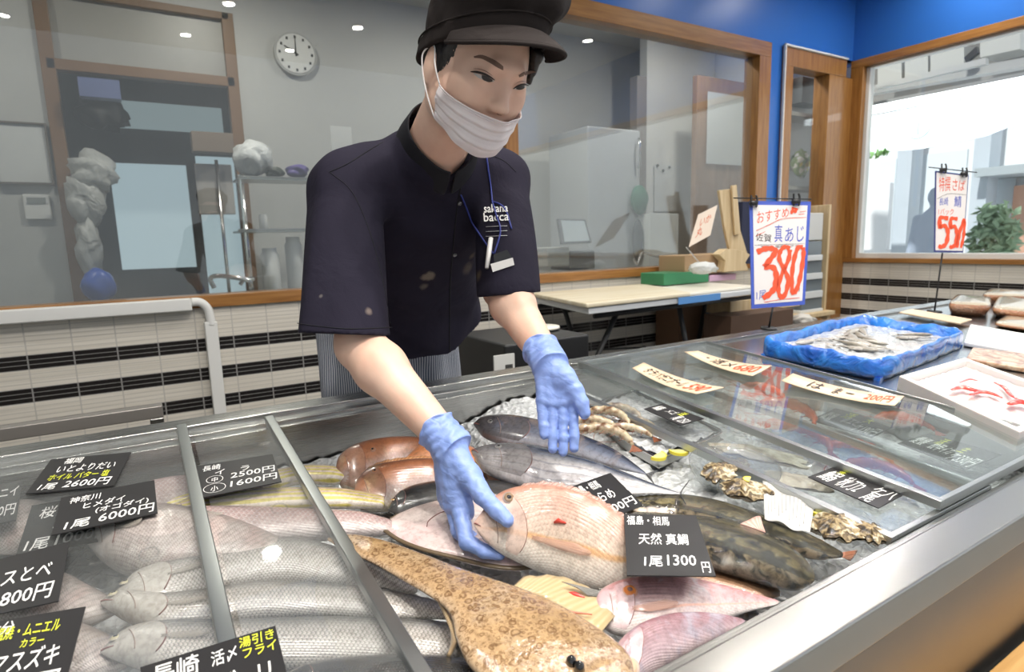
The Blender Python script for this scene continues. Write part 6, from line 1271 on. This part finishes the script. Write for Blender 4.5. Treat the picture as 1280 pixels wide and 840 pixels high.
def shirt_sdf(p):
    d=shirt_solid(p)
    # drapes
    w=np.zeros(len(p))
    a=(p-NB)@TX; t=(p-NB)@TT; f_=(p-NB)@TF
    w+= .0035*np.sin(a*38+t*26+1.0)*np.clip((-t-.12)*5,0,1)
    w+= .003*np.sin(a*60-t*44)*np.clip((-t-.28)*5,0,1)
    w+= .002*np.sin(t*70+a*30+f_*40)
    d=d+w
    # neck opening
    ax=hw(0,-.040,-.05)-NB; ax/=np.linalg.norm(ax)
    ffc=np.array([0,ax[2],-ax[1]]); ffc=-ffc if ffc[2]>0 else ffc; ffc/=np.linalg.norm(ffc)
    hole=cone(p,NB+ax*.04,NB+ax*.20,.058,.066)
    # front V
    vb=D(577,232,1.075); v=cone(p,NB+ax*.10+ffc*.05,vb,.040,.004)
    d=np.maximum(d,-hole); d=np.maximum(d,-v)
    # sleeve hems : cut plane and hollow inside
    for hp,(a_,b_),r in ((HEMR,((370,416),(492,420)),.068),(HEML,((606,371),(662,366)),.050)):
        n=np.cross(ray(*a_),ray(*b_)); n/=np.linalg.norm(n)
        if n[2]>0: n=-n
        n=n*.97+np.array([0,0.12,0])*0; n/=np.linalg.norm(n)
        near=np.linalg.norm(p-hp,axis=1)<.15; tt=(p-D(*[(a_[0]+b_[0])/2,(a_[1]+b_[1])/2,1.0]))@n
        d=np.where(near,np.maximum(d,tt),d)
        core=cone(p,hp+n*.01,hp+n*.1,r*.75,r*.8); d=np.where(near,np.maximum(d,-core),d)
    hemc=tw(0,0,-.428); d=np.maximum(d,-((p-hemc)@TT)+.006*np.sin(a*9))
    inn=ell(p,tw(0,.03,-.470),(.172,.120,.08),TM); d=np.maximum(d,-inn)
    return d
V_,F_=sdf_mesh(shirt_sdf,(.12,.78,.80),(.90,1.72,1.58),.0035)
shirt=np_mesh('shirt',V_,F_,shirtm,person); shirt['label']='dark navy short sleeved shirt with pale stains'
def march(f,o,dirn,t0=0,t1=1.2,n=200):
    o=np.array(o,float); dirn=np.array(dirn,float); dirn/=np.linalg.norm(dirn); ts=np.linspace(t0,t1,n); v=f(o+ts[:,None]*dirn)
    i=np.argmax(v<0); 
    if not (v<0).any():
        j=int(np.argmin(v)); return o+ts[j]*dirn if v[j]<.03 else None
    a,b=ts[max(i-1,0)],ts[i]
    for _ in range(12):
        m=(a+b)/2
        if f((o+m*dirn)[None])[0]<0: b=m
        else: a=m
    return o+b*dirn
def on_shirt(px,py,lift=.0015):
    r=ray(px,py); q=march(shirt_sdf,CAM,r,.5,2.2,400)
    if q is None: return None
    e=.004; g=np.array([shirt_sdf((q+np.eye(3)[i]*e)[None])[0]-shirt_sdf((q-np.eye(3)[i]*e)[None])[0] for i in range(3)]); g/=np.linalg.norm(g)+1e-9
    return q+g*lift
def strip_on(name,pts,r,material,parent,lift=.002,n=26,flat=1,seg=8,f=on_shirt):
    P=cr([(x,y,0) for x,y in pts],n); Q=[f(x,y,lift) for x,y,_ in P]; Q=[q for q in Q if q is not None]
    return tube(name,Q,r,material,parent,seg=seg,flat=flat)
cloth2=mat('collar_cloth',(.012,.012,.016),.8,spec=.25)
# placket, buttons, seams
pk=[(577,226),(571,262),(567,300),(563,350),(562,400),(562,440)]
o=strip_on('placket_edge',pk,.0016,cloth2,shirt,.0005,40)
snap=mat('snap_metal',(.25,.24,.24),.3,metal=.9)
for (x,y) in ((571,254),(565,318)):
    q=on_shirt(x+3,y,.002)
    sph=MB(); v_,f_=tube_vf([q-TF*.002,q+TF*.0012,q+TF*.002],[.0042,.0042,.002],14); sph.add(v_,f_); sph.build('button',snap,shirt,True)
for s_ in ([(478,178),(458,190),(434,205),(412,215)],[(412,215),(440,240),(462,290),(478,350),(488,405)],[(600,190),(628,200),(645,215)]):
    strip_on('seam',s_,.0009,cloth2,shirt,.0002,30)
for s_ in ([(372,404),(400,408),(440,411),(490,409)],):
    strip_on('sleeve_hem_seam',s_,.0008,cloth2,shirt,.0002,30)
# stains (pale dust marks on the cloth)
stm=mat('pale_stain',(.20,.175,.14),.9)
def patch_on(name,cx,cy,rx,ry,material,parent,ang=0,lift=.0011,seed=0,f=on_shirt):
    rg=np.random.default_rng(seed); n=22; ring=[]
    ph=rg.uniform(0,6,3)
    for k in range(n):
        t=2*PI*k/n; rr=1+.18*math.sin(3*t+ph[0])+.12*math.sin(5*t+ph[1]); x=rx*rr*math.cos(t); y=ry*rr*math.sin(t)
        ring.append((cx+x*math.cos(ang)-y*math.sin(ang),cy+x*math.sin(ang)+y*math.cos(ang)))
    vs=[f(cx,cy,lift)]; fs=[]
    for m_ in (.4,.75,1):
        for (x,y) in ring: 
            q=f(cx+(x-cx)*m_,cy+(y-cy)*m_,lift if m_<1 else .0002); vs.append(q if q is not None else vs[-1])
    for k in range(n):
        k2=(k+1)%n; fs.append((0,1+k,1+k2))
        for l in (0,1): fs.append((1+l*n+k,1+(l+1)*n+k,1+(l+1)*n+k2,1+l*n+k2))
    return mesh(name,vs,fs,material,parent)
for m_,c_,k_ in ((.05,(.05,.045,.05),0),):
    pass
st_soft=mat('soft_stain',(.06,.052,.05),.9); bs(shirtm)
org=np.array(parent_world(person))
def stain_mix():
    last=(.017,.015,.027)
    cur=None
    for (x,y,r,colr,s) in ((535,346,.017,(.17,.145,.12),.55),(530,358,.012,(.10,.085,.075),.3),(461,389,.008,(.15,.12,.11),.3),(585,335,.020,(.075,.060,.055),.2),(598,345,.014,(.10,.075,.055),.2),(590,320,.012,(.08,.06,.05),.2),(401,370,.004,(.1,.09,.09),.3)):
        q=on_shirt(x,y,0)-org; fac=blob(shirtm,q,r,s)
        cur=mixc(shirtm,fac,last if cur is None else cur,colr)
    lk(shirtm,cur,bs(shirtm).inputs['Base Color'])
stain_mix()
# collar band
def collar_pt(ang,h,rad):
    ax=hw(0,-.040,-.05)-NB; ax/=np.linalg.norm(ax); x=TX-ax*(TX@ax); x/=np.linalg.norm(x); f=np.cross(x,ax); 
    if f[1]>0: f=-f
    if f[2]>0: f=-f
    c=math.cos(ang); fr=max(0,c)
    return NB+ax*(h+.075-.020*fr**2)+x*math.sin(ang)*rad*(1-.2*fr**3)+f*c*rad*(1.0+.10*fr**2)+f*.000+x*.006
P_=np.array([[collar_pt(a,h,r) for a in np.linspace(.10,2*PI-.05,64)] for h,r in ((-.012,.079),(.012,.074),(.034,.069),(.046,.067))])
v_,f_=grid_vf(P_); cb=mesh('collar',v_,f_,cloth2,shirt); solid(cb,.004,0); sub(cb,1)
# logo text on the chest (white)
white=mat('white_print',(.8,.8,.78),.6)
# ================================================================ FACE, MASK, CAP, HAIR
def fast_march(f,px,py,t0,t1,lift,n=120):
    q=march(f,CAM,ray(px,py),t0,t1,n)
    if q is None: return None
    e=.0015; E3=np.eye(3)*e; g=f(np.vstack([q+E3,q-E3])); g=g[:3]-g[3:]; g/=np.linalg.norm(g)+1e-9
    return q+g*lift
hsdf=lambda p: head_sdf((p-HO)@HM.T)
def on_head(px,py,lift=.0005): return fast_march(hsdf,px,py,.70,1.15,lift)
hairm=mat('black_hair',(.012,.010,.010),.45,spec=.5)
lashm=mat('eyelash',(.02,.012,.010),.6)
scl=mat('eye_white',(.55,.48,.45),.25); iris=mat('dark_brown_iris',(.02,.012,.009),.35)
browm=mat('eyebrow_hair',(.17,.10,.075),.8)
def fill_on(name,upper,lower,material,parent,lift,n=12,m=5,f=on_head):
    U=cr([(x,y,0) for x,y in upper],n); L=cr([(x,y,0) for x,y in lower],n); rows=[]
    for j in range(m):
        t=j/(m-1); rows.append([f(*(U[i]*(1-t)+L[i]*t)[:2],lift) for i in range(n)])
    P=np.array(rows); v,fc=grid_vf(P); return mesh(name,v,fc,material,parent)
head=next(o for o in person.children if o.name.startswith('body'))
e1=fill_on('eye',[(592,91.5),(597,92.5),(604,94.5),(611,97),(617.5,100.5)],[(592,92),(597,96.5),(603,99.5),(610,102.5),(617.5,102)],scl,person,.0006)
fill_on('iris',[(602,94),(605,94.5),(608,95.5),(611,97),(615,99.5)],[(602,97),(604,99.8),(607,101),(611,102.5),(615,101.8)],iris,e1,.0011)
e2=fill_on('eye',[(642,110.5),(646,108.7),(650,107.6),(654,107),(658.5,107.5)],[(642,111),(646,112),(650,112),(654,111),(658.5,108)],scl,person,.0006)
fill_on('iris',[(645,109.3),(648,108.2),(650,107.6),(653,107.2),(655,107.2)],[(645,111.2),(648,112),(650,112),(653,111.3),(655,110)],iris,e2,.0011)
def on_path(name,pts,r,material,parent,n=16,lift=.0008,flat=1): 
    P=[on_head(x,y,lift) for x,y,_ in cr([(a,b,0) for a,b in pts],n)]
    rr=np.interp(np.linspace(0,1,n),np.linspace(0,1,len(r)),r); return tube(name,P,rr,material,parent,seg=6)
on_path('eyelash',[(588.5,90),(596,90.5),(604,92.5),(611,95.5),(618,100)],[.0005,.0016,.0017,.0013,.0005],lashm,person,lift=.0012)
on_path('eyelash',[(641,111),(646,108),(650,106.5),(655,105.8),(660,107)],[.0005,.0013,.0015,.0015,.0005],lashm,person,lift=.0012)
crm=mat('lid_crease',(.30,.14,.10),.6)
on_path('eyelid_crease',[(592,86),(600,86.5),(608,89.5),(616,95)],[.0002,.0006,.0006,.0002],crm,person,lift=.0001)
on_path('eyelid_crease',[(643,106),(648,102.5),(653,101.5),(659,103)],[.0002,.0005,.0005,.0002],crm,person,lift=.0001)
fill_on('eyebrow',[(592,70.5),(602,68.5),(614,73),(622,77.5),(629,83)],[(593,72.5),(602,73.5),(613,79),(621,84),(629,88)],browm,person,.0004)
fill_on('eyebrow',[(648,94),(653,90.5),(659,89),(666,88.5),(670,90)],[(649,96.5),(654,95),(660,93),(666,91),(670,91)],browm,person,.0004)
on_path('nostril',[(621,142),(624,143.5),(627,144)],[.0006,.0014,.0006],crm,person,n=8,lift=-.0002)
# ---- mask
def mask_base(q):
    d=ell(q,(0,.026,-.045),(.0665,.062,.078)); d=smin(d,ell(q,(0,.046,-.092),(.034,.034,.028)),.03)
    d=smin(d,cone(q,(0,.075,-.02),(0,.093,-.036),.010,.013),.03); return smin(d,head_sdf(q),.01)-.0035
maskm=mat('mask_fabric',(.78,.70,.71),.8,spec=.2,sss=.15,sssr=(.01,.006,.006),sheen=.2)
bump(maskm,noise(maskm,260,2).outputs['Fac'],.15,.001)
def mask_pt(a,e,lift=0):
    o=np.array([0,.012,-.050]); dr=np.array([math.sin(a)*math.cos(e),math.cos(a)*math.cos(e),math.sin(e)])
    lo,hi=.02,.14
    for _ in range(18):
        m=(lo+hi)/2
        if mask_base((o+dr*m)[None])[0]<0: lo=m
        else: hi=m
    return hw(*(o+dr*(lo+lift)))
na,ne=49,33; rows=[]
for j in range(ne):
    t=j/(ne-1); row=[]
    for i in range(na):
        s=-1+2*i/(na-1); a=s*math.radians(76); et=math.radians(1+13*s*s); eb=math.radians(-43+20*s*s)
        e=et+(eb-et)*t; pl=0
        for k_,pc in enumerate((.24,.48,.72)):
            x=(t-pc)/.05; pl+= .0022*math.exp(-x*x)*(1-abs(s))**.5 - .0014*math.exp(-((t-pc-.06)/.03)**2)
        pl+=.0012*math.sin(s*14+t*9)*(.3+abs(s))
        if j==0: pl+=.0008
        row.append(mask_pt(a,e,pl))
    rows.append(row)
MP=np.array(rows); v_,f_=grid_vf(MP); mask=mesh('face_mask',v_,f_,maskm,person); mask['label']='white pleated face mask'; solid(mask,.0012,0)
# sewn edges
for path in (MP[0],MP[-1],MP[:,0],MP[:,-1],MP[2]): tube('stitched_edge',path,.0011,maskm,mask,seg=6)
tube('nose_wire',[p+_f*.0008 for p in MP[2][16:34]],.0016,maskm,mask,seg=6,flat=.5)
elm=mat('white_elastic',(.85,.83,.82),.7)
for sgn,ia in ((-1,0),(1,-1)):
    a=MP[0][ia]; b=MP[-1][ia]; top=hw(sgn*.080,-.006,.016); bot=hw(sgn*.083,-.018,-.022); bk=hw(sgn*.084,-.026,.0)
    tube('ear_loop',[a,a*.5+top*.5+HL*sgn*.003,top,bk,bot,b*.5+bot*.5+HL*sgn*.003,b],.0012,elm,mask,n=40)
# ---- cap
capm=mat('cap_cloth',(.022,.017,.016),.88,spec=.2)
bump(capm,math_(capm,'ADD',noise(capm,16,4,dist=.8).outputs['Fac'],math_(capm,'MULTIPLY',noise(capm,700,1).outputs['Fac'],.06)),.5,.008)
def splane(q): return q[:,2]-(.026+.50*q[:,1]+.10*q[:,0])
def cap_sdf(p):
    q=(p-HO)@HM.T; s=splane(q); an=np.arctan2(q[:,0],q[:,1])
    d=smin(ell(q,(0,-.008,.055),(.088,.106,.085)),ell(q,(0,.004,.128),(.106,.104,.058)),.025)
    d=d+.0016*np.sin(an*9+q[:,2]*60)+.0015*np.sin(an*17+1)*np.clip(1-s/.05,0,1)
    band=np.maximum(np.sqrt((q[:,0]/.0885)**2+((q[:,1]+.008)/.1095)**2)-1,-1)*.098; band=np.maximum(band,np.maximum(s-.026,-s))
    d=np.maximum(d,-s); d=smin(d,band,.004)
    d=np.maximum(d,-ell(q,(0,-.010,.02),(.080,.098,.095)))
    return d
V_,F_=sdf_mesh(cap_sdf,HO-.2,HO+.22,.003)
cap=np_mesh('cap',V_,F_,capm,person); cap['label']='black newsboy cap with a short brim'
rows=[]
for j in range(9):
    t=j/8; row=[]
    for i in range(41):
        a=math.radians(-66+132*i/40); l=(.0895+.010*t)*math.sin(a)*1.0; f=-.008+.110*math.cos(a)+t*(.058*max(0,math.cos(a*90/67))**.55+.001); u=.028+.50*(-.008+.110*math.cos(a))+.004 - t*.006 - .006*t*t +.10*l
        row.append(hw(l,f,u))
    rows.append(row)
P_=np.array(rows); v_,f_=grid_vf(P_); br=mesh('brim',v_,f_,capm,cap); solid(br,.006,0); sub(br,1)
tube('brim_seam',P_[-1],.0030,capm,cap,seg=8)
ringp=[hw(.0895*math.sin(a),-.008+.1105*math.cos(a),.026+.50*(-.008+.1105*math.cos(a))+.026+.0089*math.sin(a)) for a in np.linspace(0,2*PI,65)]
tube('band_seam',ringp,.0014,capm,cap,seg=6)
# ---- hair
def hair_sdf(p):
    q=(p-HO)@HM.T; s=splane(q)
    d=ell(q,(0,-.016,.012),(.0795,.095,.085)); d=np.maximum(d,-ell(q,(0,.055,-.045),(.085,.085,.088)))
    d=np.maximum(d,s-.006); d=np.maximum(d,-.052-q[:,2]-0*q[:,1])
    d=smin(d,cone(q,(.060,.060,.052),(.0715,.046,.010),.010,.004),.008)
    d=smin(d,cone(q,(-.070,.034,.050),(-.0735,.020,.012),.007,.003),.008)
    return d+.0010*np.sin(q[:,0]*500+q[:,1]*900)
V_,F_=sdf_mesh(hair_sdf,HO-.16,HO+.13,.0025); hr=np_mesh('hair',V_,F_,hairm,person)
# ================================================================ LANYARD, BADGE, LOGO, APRON
cordm=mat('blue_cord',(.02,.035,.22),.6)
def on_sh(px,py,lift=.0015): return fast_march(shirt_sdf,px,py,.85,1.75,lift)
def cord(pts,r=.0017,n=24): 
    P=[on_sh(x,y,.003) for x,y,_ in cr([(a,b,0) for a,b in pts],n)]; P=[p for p in P if p is not None]; return tube('lanyard_cord',P,r,cordm,badge,seg=6)
badge=empty('name_badge',on_sh(625,325,.0),None,None); badge.parent=person; badge.location=Vector(badge.location)-person.location
badge['label']='name badge on a blue cord'
cord([(606,186),(610,214),(614,238),(616,253)]); cord([(616,253),(626,257),(633,266),(639,287)]); cord([(575,243),(587,269),(603,297),(618,318)]); cord([(616,253),(621,270),(626,290),(619,318)])
plw=mat('badge_plastic',(.75,.74,.72),.3); 
a,b=on_sh(616,300,.006),on_sh(612,337,.007); tube('pen_clip',[a,a*.5+b*.5,b],[.0045,.005,.0035],plw,badge,seg=10)
bq=[on_sh(x,y,.009) for x,y in ((613,330),(641,322),(643,331),(616,340))]
d0=np.linalg.norm(on_sh(628,331,.009)-CAM); bq=[D(x,y,(on_sh(628,331,.009)-CAM)@(-R[:,2]) ) for x,y in ((613,330),(641,322),(643,331),(616,340))]
quad_slab('badge_card',bq,.002,plw,badge)
dk=mat('dark_plastic',(.02,.02,.022),.3)
quad_slab('badge_holder',[D(x,y,(on_sh(628,331,.006)-CAM)@(-R[:,2])) for x,y in ((617,318),(634,312),(640,322),(618,329))],.002,dk,badge)
LG=[on_sh(x,y,.0050) for x,y in ((606,257),(635,257),(635,267),(607,268))]; text_quad('printed_word','sakana',LG,white,shirt,offset=.01)
LG=[on_sh(x,y,.0050) for x,y in ((606,268),(636,267),(636,278),(607,279))]; text_quad('printed_word','bacca',LG,white,shirt,offset=.01)
for y in (284,290,296):
    P=[on_sh(x,y-.04*(x-607),.0015) for x in np.linspace(608,634,8)]; tube('printed_line',P,.0011,white,shirt,seg=5,flat=.4)
# apron : grey hickory stripe wrap
apm=mat('hickory_stripe',(.5,.5,.55),.85)
ux=sep(apm,coord(apm,'Object')); at=math_(apm,'ARCTAN2',ux[0],math_(apm,'MULTIPLY',ux[1],1.25))
nz=noise(apm,7,2); at2=math_(apm,'ADD',at,math_(apm,'MULTIPLY',nz.outputs['Fac'],.10))
sw=math_(apm,'SINE',math_(apm,'MULTIPLY',at2,150)); r_=ramp(apm,math_(apm,'ADD',math_(apm,'MULTIPLY',sw,.5),.5),[(.38,(.06,.07,.11)),(.55,(.42,.44,.48))]); lk(apm,r_.outputs[0],bs(apm).inputs['Base Color']); bump(apm,nz.outputs['Fac'],.5,.03)
def apron_sdf(p):
    q=p-HIP; z=q[:,2]; a=np.arctan2(q[:,0],-q[:,1])
    rr=np.sqrt((q[:,0]/(.192+.04*np.clip(-z,0,.6)))**2+((q[:,1]+.0)/(.135+.02*np.clip(-z,0,.6)))**2); d=(rr-1)*.14+.004*np.sin(a*9+z*12)
    return np.maximum(d,np.maximum(z-.12,-.52-z))
V_,F_=sdf_mesh(apron_sdf,HIP-np.array([.26,.24,.56]),HIP+np.array([.26,.24,.18]),.007)
ap=np_mesh('apron',V_,F_,apm,person); ap['label']='grey striped apron'
trm=mat('dark_trousers',(.02,.022,.03),.9)
def trou(p):
    d=None
    for s in (-1,1): 
        c=chain(p,[HIP+np.array([s*.085,.02,-.1]),np.array([HIP[0]+s*.10,HIP[1]+.03,.50]),np.array([HIP[0]+s*.10,HIP[1]+.06,.09])],[.10,.075,.060],.03); d=c if d is None else smin(d,c,.03)
    return np.maximum(d,.07-p[:,2])
V_,F_=sdf_mesh(trou,(.30,1.36,.02),(.80,1.74,1.0),.010); np_mesh('trousers',V_,F_,trm,person)
bt=mat('rubber_boot',(.02,.02,.02),.4)
for s in (-1,1):
    def boot(p): return np.maximum(smin(cone(p,np.array([HIP[0]+s*.10,HIP[1]+.06,.14]),np.array([HIP[0]+s*.10,HIP[1]+.07,.045]),.050,.045),cone(p,np.array([HIP[0]+s*.10,HIP[1]+.06,.04]),np.array([HIP[0]+s*.11,HIP[1]-.10,.035]),.042,.038),.03),-p[:,2])
    V_,F_=sdf_mesh(boot,(HIP[0]+s*.10-.09,HIP[1]-.18,-.02),(HIP[0]+s*.10+.09,HIP[1]+.16,.22),.006); np_mesh('boot',V_,F_,bt,person)
LK=.64; KK=.95
# ================================================================ LIGHT
sc=bpy.context.scene
w=bpy.data.worlds.new('daylight'); sc.world=w; w.use_nodes=True; bgn=w.node_tree.nodes['Background']; bgn.inputs[0].default_value=(.86,.93,1,1); bgn.inputs[1].default_value=.62
def downlight(x,y,z,power,r=.045,label=None,col=(1,.95,.88),spot=None):
    t=empty('downlight',(x,y,z),label,'ceiling light','downlights in the shop ceiling')
    ring=[(x+.06*math.cos(a),y+.06*math.sin(a),z-.004) for a in np.linspace(0,2*PI,25)]; v,f=tube_vf(ring,.006,6,False); mesh('trim_ring',v,f,whitep,t)
    l=bpy.data.lights.new('downlight_lamp','AREA'); l.shape='DISK'; l.size=r*2; l.energy=power; l.color=col; l.spread=math.radians(150)
    o=bpy.data.objects.new('downlight_lamp',l); C.objects.link(o); o.location=(0,0,-.012); o.parent=t; return o
LP=[(-.70,-.30,15),(.17,-.12,38),(.88,-.09,36),(2.03,-.16,24),(.61,-1.10,22),(-.80,-1.25,15),(3.10,.05,22),(4.30,.55,18),(4.00,1.75,18),(4.72,1.95,22),(1.60,-1.15,20),(1.35,1.15,20),(-.25,1.25,16),(2.6,1.35,22),(.45,.62,14)]
for i,(x,y,p) in enumerate(LP): downlight(x,y,ZT-.003,p*LK,label='round white recessed downlight in the shop ceiling')
for i,(x,y,p) in enumerate(((.6,4.1,30),(2.6,3.8,40),(4.3,3.6,26),(-1.2,4.1,18))):
    l=bpy.data.lights.new('kitchen_lamp','AREA'); l.shape='DISK'; l.size=.12; l.energy=p*KK; l.color=(1,.93,.84); o=bpy.data.objects.new('kitchen_lamp',l); C.objects.link(o); o.location=(x,y,ZK-.03)
s=bpy.data.lights.new('sun','SUN'); s.energy=5; s.angle=math.radians(2); s.color=(1,.97,.92); o=bpy.data.objects.new('sun',s); C.objects.link(o); o.rotation_euler=Vector((.75,.10,-1)).to_track_quat('-Z','Y').to_euler()
vs=sc.view_settings; vs.view_transform='Standard'; vs.look='None'; vs.exposure=0.0; vs.gamma=1; vs.use_curve_mapping=False
cy=sc.cycles; cy.use_denoising=True; cy.max_bounces=8; cy.transparent_max_bounces=16; cy.diffuse_bounces=3; cy.glossy_bounces=4; cy.transmission_bounces=6; cy.caustics_reflective=False; cy.caustics_refractive=False; cy.sample_clamp_indirect=4

l=bpy.data.lights.new('tube_light','AREA'); l.shape='RECTANGLE'; l.size=3.2; l.size_y=.06; l.energy=45; l.color=(.95,.98,1); o=bpy.data.objects.new('tube_light',l); C.objects.link(o); ca=atX(1180,115,X1_); o.location=(X1_+.08,ca[1],ca[2]-.03); o.rotation_euler=Vector((.6,0,-.8)).to_track_quat('-Z','Y').to_euler()
